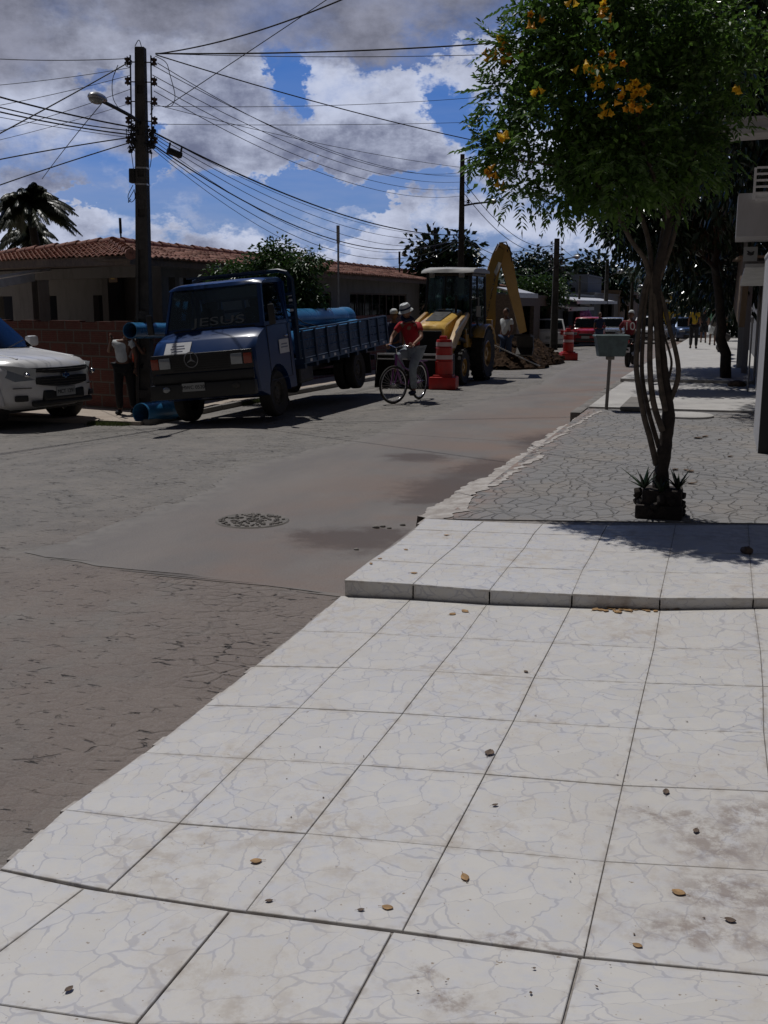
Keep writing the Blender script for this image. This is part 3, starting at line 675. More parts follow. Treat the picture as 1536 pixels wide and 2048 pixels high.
for (a0, b0_), (a1, b1_) in zip(fine[:-1], fine[1:]):
    hz = [rk.uniform(-.008, .008) for _ in range(2)]
    for lo_, hi_ in (((a0, a1), (b0_, b1_)),):
        A0 = Vector((a0.x, a0.y, -.19)); A1 = Vector((a1.x, a1.y, -.19)); T0 = Vector((a0.x+.02, a0.y, -.045)); T1 = Vector((a1.x+.02, a1.y, -.045))
        B0 = Vector((b0_.x, b0_.y, -.024)); B1 = Vector((b1_.x, b1_.y, -.024))
        mb.face([A0, A1, T1, T0]); mb.face([T0, T1, B1, B0])
mb.bb((-2.06, yb-.015, -.2), (-1.80, yb+.22, -.028)); mb.build('kerb', M['kerbwhite'], smooth=60); tag(bpy.data.objects['kerb.001'], kind='structure')
mb = MB(); yk = 15.6
for i in range(60):
    L_ = rk.uniform(.7, .95)
    if yk > 60: break
    mb.rbox((-2.02+rk.uniform(-.015,.015), yk+L_/2, zsw(0, yk)-.09+rk.uniform(-.01,.01)), (.16, L_-.02, .2), .015, (0, 0, rk.uniform(-.012,.012))); yk += L_
tag(mb.build('kerb', M['concdark'], smooth=40), kind='structure')
# left side: pavement, kerb stones, grass
pl = [G(-300,850,zsl), G(150,838,zsl), G(262,846,zsl), G(330,838,zsl)]
sp = [(p.x, p.y) for p in pl]+[(-8.45, 17), (-8.45, 60), (-8.45, 120), (-30, 120), (-30, 18)]
strip('pavement', [-30, -12, -9.8, -9, -8.5], [14.25, 16, 18, 20, 23, 26, 30, 35, 40, 50, 60, 80, 110], lambda x, y: zsl(x, y)+.035, M['sand'], thick=.3)
mb = MB(); yk = 14.3
while yk < 70:
    L_ = rk.uniform(.7, 1.0); mb.rbox((-8.43, yk+L_/2, zsl(0, yk)+.0), (.12, L_-.02, .14), .02, (0,0,rk.uniform(-.02,.02))); yk += L_
tag(mb.build('kerb', M['concdark'], smooth=40), kind='structure')
def grass(name, region, n_, zf, h=.07, seed=0):
    rr = random.Random(seed); mb = MB()
    for i in range(n_):
        x, y = region(rr); z = zf(x, y); a = rr.uniform(0, 6.28); hh = h*rr.uniform(.4, 1.2); w_ = .006
        dx, dy = math.cos(a), math.sin(a); l = rr.uniform(.2, .8)*hh
        mb.add([(x-dy*w_, y+dx*w_, z), (x+dy*w_, y-dx*w_, z), (x+dx*l, y+dy*l, z+hh)], [(0,1,2)])
    return tag(mb.build(name, M['grass']), kind='stuff')
g_a, g_b = G(185, 848, zr), G(262, 850, zr)
def reg(rr):
    t = rr.random(); return g_a.x+(g_b.x-g_a.x)*t+rr.gauss(0, .03), g_a.y+(g_b.y-g_a.y)*t+rr.gauss(0, .09)
o = grass('grass', reg, 2600, zr, .06, 1); tag(o, 'low green grass at the edge of the left pavement', 'grass')
def reg2(rr): return rr.gauss(-8.35, .05), rr.uniform(17.6, 19.2)
o = grass('grass', reg2, 1200, zsl, .07, 2); tag(o, 'green weeds along the kerb behind the blue truck', 'grass')
# ------------------------------------------------------------------ foliage
def leaf_mesh(name, centres, dirs, L, Wd, m, parent=None, fold=.25, seed=0, droop=None):
    """kite leaves folded on the midrib: centres (n,3) leaf base, dirs (n,3)"""
    rg = np.random.default_rng(seed); n = len(centres); d = dirs/np.linalg.norm(dirs, axis=1, keepdims=True)
    rv = rg.normal(size=(n, 3)); rv[:, 2] += 1.2; s_ = np.cross(d, rv); s_ /= np.linalg.norm(s_, axis=1, keepdims=True)+1e-9; up = np.cross(s_, d)
    ln = L*rg.uniform(.65, 1.25, (n, 1)); w = Wd*rg.uniform(.7, 1.2, (n, 1))
    b = centres; t = b+d*ln-np.array([0, 0, 1])*ln*.12; mid = b+d*ln*.45
    l = mid-s_*w+up*w*fold; r = mid+s_*w+up*w*fold
    V = np.stack([b, l, t, r, ], 1).reshape(-1, 3); i = np.arange(n)*4
    F = np.concatenate([np.stack([i, i+1, i+2], 1), np.stack([i, i+2, i+3], 1)])
    me = bpy.data.meshes.new(name); me.from_pydata(V.tolist(), [], F.tolist()); me.update()
    return link(name, me, m, parent)
def crown_pts(lobes, n, seed=0, shell=.55, clump=.18, nclump=None):
    """random leaf positions in clumps through the volume of several ellipsoids (cx,cy,cz,rx,ry,rz)"""
    rg = np.random.default_rng(seed); lb = np.array(lobes, float); vol = lb[:, 3]*lb[:, 4]*lb[:, 5]; pr = vol**.8/np.sum(vol**.8)
    nc = nclump or max(20, n//14)
    k = rg.choice(len(lb), nc, p=pr); u = rg.normal(size=(nc, 3)); u /= np.linalg.norm(u, axis=1, keepdims=True)
    r_ = (shell+(1-shell)*rg.random(nc)**.7)*rg.uniform(.85, 1.08, nc); inner = rg.random(nc) < .22; r_[inner] *= rg.random(inner.sum())
    cc = lb[k, :3]+u*r_[:, None]*lb[k, 3:]
    j = rg.integers(0, nc, n); off = rg.normal(size=(n, 3))*clump; pts = cc[j]+off
    out = u[j]*.55+off/clump*.35+rg.normal(size=(n, 3))*.45
    return pts, out
def hang(out, g): 
    o = out/ (np.linalg.norm(out, axis=1, keepdims=True)+1e-9); o[:, 2] -= g; return o
def limb(mb, p0, p1, r0, r1, seed, wob=.08, n=7, sides=8):
    rr = random.Random(seed); p0, p1 = Vector(p0), Vector(p1); pts = []; L_ = (p1-p0).length
    for i in range(n+1):
        t = i/n; q = p0.lerp(p1, t)
        if 0 < i < n: q += Vector([rr.uniform(-1, 1)*wob*L_*.3 for _ in range(3)])
        pts.append(q)
    mb.tube(pts, [r0+(r1-r0)*i/n for i in range(n+1)], sides); return pts
def tree(name, label, cat, base, lobes, n, leaf, wd, m, trunk_r=.12, seed=0, group=None, g=.5, clump=.18, barkm='bark', shell=.55, nl=9):
    t = thing(name, label, cat, base, group=group); b = Vector(base)
    mb = MB(); rr = random.Random(seed); lob = [(l[0]-b.x, l[1]-b.y, l[2]-b.z, l[3], l[4], l[5]) for l in lobes]
    c0 = Vector(lob[0][:3]); top = Vector((c0.x, c0.y, c0.z-lob[0][5]*.45)); 
    limb(mb, (0, 0, -.05), top, trunk_r, trunk_r*.55, seed, .05, 10, 12)
    for i in range(nl):
        l = lob[i % len(lob)]; e = Vector((l[0]+rr.uniform(-.75, .75)*l[3], l[1]+rr.uniform(-.75, .75)*l[4], l[2]+rr.uniform(-.5, .7)*l[5]))
        s_ = Vector((0, 0, 0)).lerp(top, rr.uniform(.7, 1)); limb(mb, s_, e, trunk_r*.4, trunk_r*.08, seed+i, .16, 6, 6)
    mb.build('trunk', M[barkm], t, smooth=180)
    p_, o_ = crown_pts(lob, n, seed, shell, clump); leaf_mesh('crown', p_, hang(o_, g), leaf, wd, M[m], t, seed=seed)
    return t
# ------------------------------------------------------------------ corner house on the left
def uvbox(o, axis):      # planar uv in metres for brick
    me = o.data; ul = me.uv_layers.new(name='UVMap')
    for p in me.polygons:
        nx = abs(p.normal.x) > abs(p.normal.y)
        for li in p.loop_indices:
            v = me.vertices[me.loops[li].vertex_index].co
            ul.data[li].uv = ((v.y if nx else v.x), v.z if abs(p.normal.z) < .7 else v.y)
def roof_panel(name, e0, e1, r1, r0, parent, tile_w=.2, tile_l=.38, amp=.035, seed=0):
    """corrugated clay tiles between the eave e0-e1 and the ridge r0-r1"""
    e0, e1, r1, r0 = map(Vector, (e0, e1, r1, r0)); Lw = (e1-e0).length; Ll = ((r0-e0).length+(r1-e1).length)/2
    nt = max(2, int(Lw/tile_w)); nr = max(1, int(Ll/tile_l)); su = 5; nrm = (e1-e0).cross(r0-e0).normalized()
    if nrm.z < 0: nrm = -nrm
    rr = random.Random(seed); V = []; F = []; UV = []
    jit = [[rr.uniform(-.012, .012) for _ in range(nt+1)] for _ in range(nr+1)]
    nu = nt*su+1
    for j in range(nr):
        for e in (0, 1):
            t = (j+(-.06 if e == 0 else 1.0))/nr; lift = .028 if e == 0 else 0.0
            for i in range(nu):
                u = i/(nu-1); a = e0.lerp(e1, u); b = r0.lerp(r1, u); ph = 2*math.pi*i/su
                q = a.lerp(b, t)+nrm*(amp*(.5+.5*math.cos(ph))**1.0+lift+jit[j][min(nt, i//su)])+(b-a).normalized()*(jit[j][(i//su+3) % nt] if e == 0 else 0)
                V.append(q)
        o = j*2*nu
        for i in range(nu-1):
            F.append((o+i, o+i+1, o+nu+i+1, o+nu+i)); UV += [(i/su+.01, j+.1), ((i+1)/su-.01, j+.1), ((i+1)/su-.01, j+.9), (i/su+.01, j+.9)]
    me = bpy.data.meshes.new(name); me.from_pydata([tuple(v) for v in V], [], F); ul = me.uv_layers.new(name='UVMap'); ul.data.foreach_set('uv', [c for u in UV for c in u])
    dk = MB(); dn_ = -nrm*.03; dk.face([e0+dn_+(r0-e0)*.02, e1+dn_+(r1-e1)*.02, r1+dn_, r0+dn_]); dk.build('roof_deck', M['woodgrey'], parent)
    o = link(name, me, M['rooftile'], parent, 50); so = o.modifiers.new('t', 'SOLIDIFY'); so.thickness = .02; so.offset = -1
    return o
HX = -10.35                                            # plane of the long street wall
dL = Vector((-.895, .446, 0)).normalized()             # direction of the side-street wall
Cc = Vector((HX, 18.35, 0))
def onwall(px, py):                                     # pixel -> (s along dL, z) on the side-street wall plane
    d = ray(px, py); nn = Vector((-dL.y, dL.x, 0)); t = (Cc-CP).dot(nn)/d.dot(nn); q = CP+d*t; return (q-Cc).dot(dL), q.z
house = thing('corner_house', 'low white corner house with red clay tile roof behind the brick wall', 'house', (HX, 18.35, -.25))
Hc = Vector(house.location)
def hl(v): return Vector(v)-Hc
ZE = PX(262, 516, -9.85).z                              # eave height
ztop = ZE-.03
yA = PX(300, 560, HX).y; yEnd = 36.5
zl = PX(640, 583, HX).z
mb = MB(); zb = PX(300, 552, HX).z
y_ = lambda px: PX(px, 600, HX).y-18.35
holes = [(.28, y_(352), -.1, zb), (y_(360), y_(430), -.1, zb), (y_(628), y_(662), .6, zl), (y_(700), y_(813), .5, zl)]
wall_holes(mb, (HX, 18.35), (0, 1), yEnd-18.35, -.3, ztop, holes, .22)
sL = [onwall(250, 560)[0], onwall(90, 580)[0], onwall(66, 580)[0], onwall(-90, 580)[0]]
wall_holes(mb, (HX-.2, 18.46), dL, 9.0, -.3, ztop-.02, [(.32, sL[1], -.1, zb), (sL[2], sL[3], -.1, zb)], .2)
# rooms behind the porch
wall_holes(mb, (HX-2.6, 20.6), (0, 1), yEnd-20.6, -.3, ztop-.03, [], .15)
q = Cc+dL*.5+Vector((-1.6, 2.6, 0)); wall_holes(mb, (q.x, q.y), dL, 8.5, -.3, ztop-.03, [(1.0, 1.9, -.2, 1.75), (3.6, 4.7, .7, 1.75), (5.9, 6.7, -.2, 1.75)], .15)
mb.v = [tuple(hl(v)) for v in mb.v]; mb.build('wall', M['wallwhite'], house)
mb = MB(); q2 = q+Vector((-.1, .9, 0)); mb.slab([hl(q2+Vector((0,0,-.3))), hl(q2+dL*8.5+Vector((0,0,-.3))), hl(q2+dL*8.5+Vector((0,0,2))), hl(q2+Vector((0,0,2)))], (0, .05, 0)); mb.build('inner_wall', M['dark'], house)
mb = MB(); mb.slab([hl((HX+.1, 18.4, ztop+.0)), hl((HX+.1, yEnd, ztop+.0)), hl((HX-4, yEnd, ztop+.0)), hl(Cc+dL*9+Vector((0, 4, ztop+.0))), hl(Cc+dL*9+Vector((0, 0, ztop+.0)))], (0, 0, .05)); mb.build('ceiling', M['woodgrey'], house)
for (a, b, z0, z1) in holes[2:]:
    yy0, yy1 = 18.35+a, 18.35+b; f = MB(); x_ = HX-.06
    for (p0, p1) in (((x_, yy0, z0), (x_+.03, yy0+.05, z1)), ((x_, yy1-.05, z0), (x_+.03, yy1, z1)), ((x_, yy0+.05, z1-.05), (x_+.03, yy1-.05, z1)), ((x_, yy0+.05, z0), (x_+.03, yy1-.05, z0+.05))): f.bb(hl(p0), hl(p1))
    k = int((b-a)/.7)
    for i in range(1, k): yk_ = yy0+(yy1-yy0)*i/k; f.bb(hl((x_, yk_-.02, z0+.05)), hl((x_+.028, yk_+.02, z1-.05)))
    w_ = f.build('window', M['woodgrey'], house); p_ = MB(); p_.bb(hl((x_-.03, yy0, z0)), hl((x_-.02, yy1, z1))); p_.build('pane', M['glass'], w_)
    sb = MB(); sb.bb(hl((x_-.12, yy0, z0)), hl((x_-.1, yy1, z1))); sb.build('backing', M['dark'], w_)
for yy in (18.35, 18.35+y_(356)):
    mb = MB(); mb.bb(hl((HX-.24, yy+.02, -.3)), hl((HX-.02, yy+.28, zb+.02))); mb.build('porch_post', M['wallpale'], house)
qq = Cc+dL*((sL[1]+sL[2])/2); mb = MB(); mb.box(hl((qq.x-.02, qq.y+.1, zb/2-.1)), (.26, .26, zb+.38), (0, 0, math.atan2(dL.y, dL.x))); mb.build('porch_post', M['wallpale'], house)
# roof: street side, corner hip, side-street side
XR = -12.7; A = PX(225, 487, XR); Cz = P(262, 514, PX(262, 514, -9.8).y); RB = PX(905, 556, XR); EB = Vector((-9.8, RB.y, Cz.z))
RBz = A.copy(); R2 = Vector((XR, RB.y, A.z)); E0 = Cz.copy()
mid_e = lambda t: E0.lerp(EB, t)
# street side: from the hip line (E0 -> A) along to the end
Ax = Vector((E0.x, A.y, E0.z))
roof_panel('roof', hl(Ax), hl(EB), hl(R2), hl(A), house, seed=1)
tri = roof_panel('roof', hl(E0), hl(Ax), hl(A-Vector((0, .02, 0))), hl(A-Vector((0, .25, 0)).lerp(E0*0, 0)), house, seed=2)
EL = P(-70, 527.5, E0.y+3.4); RL = P(-70, 521, E0.y+6.6)
roof_panel('roof', hl(E0), hl(EL), hl(RL), hl(A), house, seed=3)
mb = MB()
for a_, b_ in ((A, R2), (A, RL), (E0, A)):
    k = max(3, int((b_-a_).length/.4))
    for i in range(k): 
        p0, p1 = a_.lerp(b_, i/k), a_.lerp(b_, (i+1.08)/k); mb.tube([hl(p0+Vector((0,0,.05+.015*(i%2)))), hl(p1+Vector((0,0,.035+.015*(i%2))))], [.1, .085], 8)
mb.build('ridge_cap', M['rooftile'], house, smooth=50).data.uv_layers.new(name='UVMap')
mb = MB(); mb.bb(hl((-9.93, E0.y+.1, E0.z-.12)), hl((-9.88, EB.y, E0.z+.035))); mb.bb(hl((HX-.3, E0.y+.1, E0.z-.05)), hl((-9.935, EB.y, E0.z-.02)))
mb.slab([hl(E0+Vector((-.1,.1,-.12))), hl(EL+Vector((-.1,.1,-.12))), hl(EL+Vector((-.1,.1,.035))), hl(E0+Vector((-.1,.1,.035)))], (0, .6, 0)); mb.build('fascia', M['woodgrey'], house)
c_ = PX(692, 519, XR); mb = MB(); mb.box(hl((XR-1.2, c_.y, A.z+.0)), (1.0, 1.6, .3)); mb.box(hl((XR-1.2, c_.y, A.z+.17)), (1.2, 1.8, .05)); mb.build('water_tank_box', M['walltan'], house)
def plaque(name, label, px0, py0, px1, py1, m, lift=.01, cat='sign', th=.02):
    s0, z1 = onwall(px1, py0); s1, z0 = onwall(px0, py1); nn = Vector((dL.y, -dL.x, 0)); 
    if nn.y > 0: nn = -nn
    pts = [Cc+dL*s+Vector((0,0,z)) for s, z in ((s0, z0), (s1, z0), (s1, z1), (s0, z1))]
    mb = MB(); mb.slab([p+nn*(.01+lift) for p in pts], nn*th); o = mb.build(name, m); c = sum(pts, Vector())/4+nn*(.012+lift+th); ang = math.atan2(dL.y, dL.x)+math.pi
    return tag(o, label, cat), c, ang
o, c, ang = plaque('house_number', 'dark house number plaque high on the white corner wall', 227, 530, 247, 541, M['black']); text('520', .09, M['plategrey'], o, c, (R(90), 0, ang))
o, c, ang = plaque('wall_sign', 'small yellow sign under the house number plaque', 221, 545, 237, 565, M['walltan']); 
s_ = MB(); s_.box((0,0,0), (.14,.004,.07)); q_ = s_.build('printed_patch', M['vanyellow'], o); q_.location = c; q_.rotation_euler = (0,0,ang)
# awning at the far left
mb = MB(); a0, a1 = P(-60, 566, 15.5), P(66, 545, 17.6); mb.slab([a0, a1, a1+Vector((-.3, 1.0, .06)), a0+Vector((-.3, 1.0, .06))], (0,0,.05)); mb.slab([a0+Vector((0,0,-.02)), a1+Vector((0,0,-.02)), a1+Vector((0,0,-.16)), a0+Vector((0,0,-.16))], (.0,.05,0)); 
tag(mb.build('awning', M['offwhite']), 'pale sheet awning on the side-street wall at the left edge', 'awning')
def antenna(px, pyt, pyb, Y, label, r=.02, name='antenna_mast'):
    t_ = P(px, pyt, Y); b_ = P(px, pyb, Y); mb = MB(); b_.x, b_.y = t_.x, t_.y; mb.cyl(b_, t_, r, r, 8); mb.cyl(t_-Vector((0,0,.35)), t_, r*1.6, r*1.6, 8)
    return tag(mb.build(name, M['iron']), label, 'mast')
antenna(240, 436, 492, 22.3, 'thin dark pipe mast rising from the roof apex beside the large concrete pole', .02)
m_ = antenna(676, 451, 640, 20.5, 'tall thin pole standing in front of the long white wall behind the truck bed', .022); m_.data.materials[0] = M['alu']
antenna(799, 503, 545, 30, 'short thin mast on the roof between the tall thin pole and the backhoe', .02)
antenna(870, 455, 500, 33, 'short mast standing in the dark bushy tree behind the backhoe cab', .03)
# bare brick wall
bw0, bw1 = P(262, 815, 15.8), P(-220, 815, 17.6)
d_ = (bw1-bw0); d_.z = 0; Lb = d_.length; zt = P(262, 645, 15.8).z
def brick_wall(O, d, L, z0, z1, th, label):
    mb = MB(); wall_holes(mb, (0, 0), (1, 0), L, z0, z1, [], th); 
    rr = random.Random(2); x = 0
    while x < L-.3: mb.bb((x, .0, z1), (min(L, x+.38), th, z1+rr.choice([.0, .01, .02]))); x += .39
    o = mb.build('brick_wall', M['brick']); uvbox(o, 0); o.location = (O.x, O.y, 0); o.rotation_euler = (0, 0, math.atan2(d.y, d.x)+0)
    return tag(o, label, 'wall')
o = brick_wall(bw1, -d_, Lb, -.35, zt, .14, 'unplastered hollow brick wall between the white pickup and the concrete pole')
o = brick_wall(Vector((-9.62, 16.1, 0)), Vector((0, 1, 0)), 16, -.35, zt-.02, .12, 'low unplastered brick wall running along the pavement behind the blue truck')
# ------------------------------------------------------------------ poles
def concrete_pole(base, top, wb, wt, label, lamp=None, group='concrete utility poles along the left pavement', recess=True, box=False, racks=(1,), rack_z=None, rot=.25):
    b, t = Vector(base), Vector(top); H = (t-b).length; th = thing('utility_pole', label, 'pole', b, group=group)
    lean = (t-b).normalized(); xa = Vector((math.cos(rot), math.sin(rot), 0)); ya = lean.cross(xa).normalized(); xa = ya.cross(lean); th.rotation_euler = Matrix((xa, ya, lean)).transposed().to_euler()
    mb = MB(); n = 16
    def w(z): return wb+(wt-wb)*z/H
    # H section: two flanges, web and cross bars
    for s in (-1, 1):
        vs = []
        for z in (-.2, H):
            q = w(z); x0, x1 = s*q/2, s*q*.28; vs += [(x0, -q/2, z), (x1, -q/2, z), (x1, q/2, z), (x0, q/2, z)]
        mb.add(vs, [(0,1,5,4),(1,2,6,5),(2,3,7,6),(3,0,4,7),(0,3,2,1),(4,5,6,7)])
    vs = []
    for z in (-.2, H): q = w(z); vs += [(-q*.28, -q*.3, z), (q*.28, -q*.3, z), (q*.28, q*.3, z), (-q*.28, q*.3, z)]
    mb.add(vs, [(0,1,5,4),(2,3,7,6),(4,5,6,7)])
    z = .35
    while z < H*.5:
        q = w(z); mb.box((0, 0, z), (q*.55, q*.97, .13)); z += 1.28
    while z < H: q = w(z); mb.box((0, 0, z), (q*.55, q*.97, .5)); z += .62
    q = wt; mb.box((0, 0, H-.2), (q*.98, q*.98, .44))
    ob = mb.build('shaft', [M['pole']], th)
    for s in racks:
        rz = H*.975 if rack_z is None else rack_z; n_ = 5; q = wt
        rb = MB(); rb.box((s*(q/2+.09), 0, rz-.62), (.014, .04, 1.34)); 
        for i in range(n_): rb.box((s*(q/2+.045), 0, rz-.05-i*.29), (.09, .03, .012)); rb.box((s*(q/2+.12), 0, rz-.09-i*.29), (.05, .02, .012)); rb.box((s*(q/2+.12), 0, rz+.01-i*.29), (.05, .02, .012))
        rk_ = rb.build('insulator_rack', M['iron'], th)
        for i in range(n_):
            ib = MB(); c = (s*(q/2+.14), 0, rz-.04-i*.29); ib.lathe([(.001, -.045), (.045, -.045), (.045, -.02), (.026, -.005), (.026, .005), (.045, .02), (.045, .045), (.001, .045)], c, n=12); ib.cyl((c[0], 0, c[2]-.07), (c[0], 0, c[2]+.07), .009, .009, 6)
            ib.build('insulator', M['porcelain'], rk_, smooth=40)
    if lamp:
        arm, head = lamp; mb = MB(); a = [th.matrix_basis.inverted() @ Vector(p) for p in arm]; mb.tube(a, .028, 8); la = mb.build('lamp_arm', M['iron'], th, smooth=60)
        hb = MB(); a1 = a[-1]; dr = (a[-1]-a[-2]).normalized(); L_ = head; yw = math.atan2(dr.y, dr.x); pt = -math.asin(dr.z)*.55
        prof = lambda q: Vector((q.x, q.y*(1-.25*q.x/L_), q.z if q.z > 0 else q.z*.35))
        hb.ell(a1+dr*L_*.42, (L_*.5, L_*.27, L_*.2), 18, 10, (0, pt, yw), fn=prof); h_ = hb.build('lamp_head', M['alu'], la, smooth=60)
        lb = MB(); lb.ell(a1+dr*L_*.5+Vector((0,0,-L_*.05)), (L_*.36, L_*.22, L_*.15), 14, 8, (0, pt, yw)); lb.build('lamp_lens', M['lens'], h_, smooth=60)
    return th, H
pt_ = P(281, 98, 15.4); pb2 = P(291, 820, 15.4); pb = Vector((pb2.x, 15.4, -.25))
arm = [P(283, 248, 15.4), P(262, 232, 14.9), P(232, 216, 14.4), P(206, 203, 14.0)]
pole1, H1 = concrete_pole(pb, pt_, .25, .145, 'large stained concrete utility pole with a cobra-head lamp beside the blue truck', (arm, .42), racks=(-1, 1))
iv = pole1.matrix_basis.inverted()
mb = MB(); bx = iv @ P(266, 352, 15.32); mb.rbox(bx, (.1, .14, .22), .015); mb.box(bx+Vector((0,0,-.0)), (.13, .02, .18)); mb.build('meter_box', M['iron'], pole1)
for py in (335, 368):
    mb = MB(); z = (iv @ P(285, py, 15.3)).z; q = .25+(.145-.25)*z/H1; mb.box((0, 0, z), (q+.012, q+.012, .025)); mb.build('steel_band', M['alu'], pole1)
for (px, py, s) in ((266, 268, .10), (300, 275, .11), (268, 284, .07), (302, 262, .06), (264, 296, .06), (300, 298, .05), (268, 255, .05)):
    mb = MB(); c = iv @ P(px, py, 15.32); rr = random.Random(px)
    for k in range(9): mb.ell(c+Vector((rr.uniform(-1,1)*s*.7, rr.uniform(-1,1)*s*.5, rr.uniform(-1,1)*s*1.2)), (s*.32, s*.3, s*.45), 8, 6, (rr.uniform(0,3), rr.uniform(0,3), 0))
    for k in range(4): mb.tube([c+Vector((rr.uniform(-1,1)*s, -.05, rr.uniform(-1,1)*s)) for _ in range(4)], .006, 5)
    mb.build('cable_clamp', M['wire'], pole1, smooth=60)
# loops of slack wire on the pole
for pts in ([(262,398),(257,405),(258,398),(268,380)], [(266,370),(256,392),(262,404),(270,396),(268,378)], [(270,92),(278,80),(284,98)], [(310,112),(332,125),(340,150),(350,190),(345,210),(335,214)], [(262,300),(266,330),(268,350)], [(300,285),(303,310),(300,335)], [(300,230),(306,215),(300,206)], [(258,115),(250,128),(258,134),(264,124),(258,116)], [(228,150),(236,130),(225,160),(226,195),(236,215)]):
    ps = [P(x, y, 15.25) for x, y in pts]; mb = MB(); fine_ = []
    for i in range(len(ps)-1):
        a, b = ps[max(i-1,0)], ps[i]; c, d = ps[i+1], ps[min(i+2, len(ps)-1)]
        for k in range(5):
            t = k/5; fine_.append(.5*((2*b)+(c-a)*t+(2*a-5*b+4*c-d)*t*t+(3*b-a-3*c+d)*t**3))
    mb.tube([iv @ p for p in fine_+[ps[-1]]], .006, 5); mb.build('slack_wire', M['wire'], pole1)
def pole_px(pxt, pyt, pxb, Y, wb, wt, label, lamp=None, racks=(1,)):
    t_ = P(pxt, pyt, Y); b_ = Vector((t_.x+.0, Y, zsl(0, Y))); 
    return concrete_pole(b_, t_, wb, wt, label, lamp, racks=racks)[0]
def lamp_px(pts, Y): return [P(x, y, Y+dy) for x, y, dy in pts]
pole2 = pole_px(925, 310, 919, 32.5, .27, .13, 'tall concrete pole with a lamp arm behind the backhoe', (lamp_px([(928,411,0),(950,407,-.2),(978,404,-.6)], 32.5), .38))
pole3 = pole_px(1114, 478, 1114, 50, .34, .22, 'dark concrete pole with two insulator racks beyond the backhoe boom', (lamp_px([(1117,522,0),(1135,517,-.4),(1148,515,-.8)], 50), .5), racks=(-1, 1))
pole4 = pole_px(1215, 523, 1213, 72, .3, .2, 'distant concrete pole above the far shops left of the flowering tree', (lamp_px([(1218,552,0),(1232,546,-.5),(1238,544,-1)], 72), .8), racks=())
pole5 = pole_px(1266, 549, 1266, 95, .3, .22, 'small distant pole seen past the stems of the flowering tree', (lamp_px([(1268,572,0),(1274,573,-.5),(1279,573,-1)], 95), .9), racks=())
pole6 = pole_px(1160, 552, 1160, 62, .14, .1, 'thin grey post in front of the pale stepped building', None, racks=())
tp = P(1354, 566, 120); mb = MB(); mb.box((tp.x, tp.y, tp.z/2-.6), (.3, .3, tp.z+1.2)); mb.box((tp.x, tp.y, tp.z-.5), (2.0, .2, .25)); tag(mb.build('utility_pole', M['pole']), 'distant T-shaped pole against the sky above the yellow bus', 'pole')
# ------------------------------------------------------------------ wires
def wire(a, b, sag, label, r=.012, ext=0.0, group='overhead cables', name='overhead_cable', mname='wire', wob=0):
    a, b = Vector(a), Vector(b); n = 28; mb = MB(); rr = random.Random(int(abs(a.x*100+b.z*37)))
    pts = [a.lerp(b, i/n)-Vector((0, 0, sag*4*(i/n)*(1-i/n)))+Vector((0,0,rr.uniform(-wob, wob))) for i in range(n+1)]
    if ext: pts.append(pts[-1]+(pts[-1]-pts[-2])*n*ext)
    mb.tube(pts, r*.78, 6); return tag(mb.build(name, M[mname], smooth=180), label, 'cable', group)
Yp = 15.4
def WR(a, b, sag=0, r=.009, label='', Ya=Yp, Yb=14, **k): return wire(P(a[0], a[1], Ya), P(b[0], b[1], Yb), sag, label, r, ext=(1.6 if (b[0] < 0 or b[1] < 0) else (.7 if b[0] > 1250 else 0)), **k)
WR((311,108), (760,-35), .12, .013, 'thick cable climbing from the large pole top to the upper edge of the photo', Yb=13)
WR((330,215), (720,-45), .0, .008, 'thin cable crossing the thick climbing one right of the pole top', Yb=15)
WR((311,107), (1420,42), .15, .016, 'thick twisted cable running almost level from the pole top into the flowering tree', Yb=20)
WR((311,107), (1400,86), .12, .007, 'thin cable just below the thick level one, pole top to flowering tree', Yb=20)
WR((313,110), (1420,345), .35, .012, 'cable descending from the pole top behind the flowering tree crown', Yb=30)
WR((305,212), (1300,152), .2, .006, 'thin cable rising gently across the white clouds into the tree', Yb=24)
WR((300,248), (1300,226), .1, .006, 'thin level cable above mid height of the clouds', Yb=26)
WR((306,208), (1300,345), .45, .006, 'thin cable sinking gently across the clouds to the left edge of the tree', Yb=34)
for i, (ya, yb, xa) in enumerate(((130,352,305),(150,364,305),(168,378,308),(182,392,308),(126,345,315))):
    WR((xa, ya), (922, yb), .45+.03*i, .0075, 'thin line fanning from the large pole to the pole behind the backhoe', Yb=32.4, group='fan of thin lines between the two nearest poles')
WR((302,262), (919,470), .42, .018, 'thickest telephone cable sagging from mid pole toward the backhoe', Yb=32.4)
WR((300,285), (919,474), .9, .014, 'lower telephone cable carrying the black splice box', Yb=32.4)
for i, (ya, yb, sg, r_) in enumerate(((266,473,.62,.007),(272,480,.75,.007),(290,478,1.1,.008),(278,474,1.0,.006),(296,482,1.25,.006),(262,468,.5,.006))):
    WR((303, ya), (919, yb), sg, r_, 'thin telephone line in the sagging bundle below the thickest cable', Yb=32.4, group='bundle of telephone lines below the thick cable')
mb = MB(); sp0 = wire(P(300,285,Yp), P(919,474,32.4), .9, 'x'); bpy.data.objects.remove(sp0)
c = P(349, 306, 15.95); mb.rbox((0,0,0), (.26, .1, .1), .03); mb.box((-.11,0,.08), (.02,.03,.1)); mb.box((.11,0,.08), (.02,.03,.1)); o = mb.build('splice_box', M['black']); o.location = c; o.rotation_euler = (0, .26, R(60)); tag(o, 'black splice box hanging on the telephone cable right of the large pole', 'box')
YL = 13.0
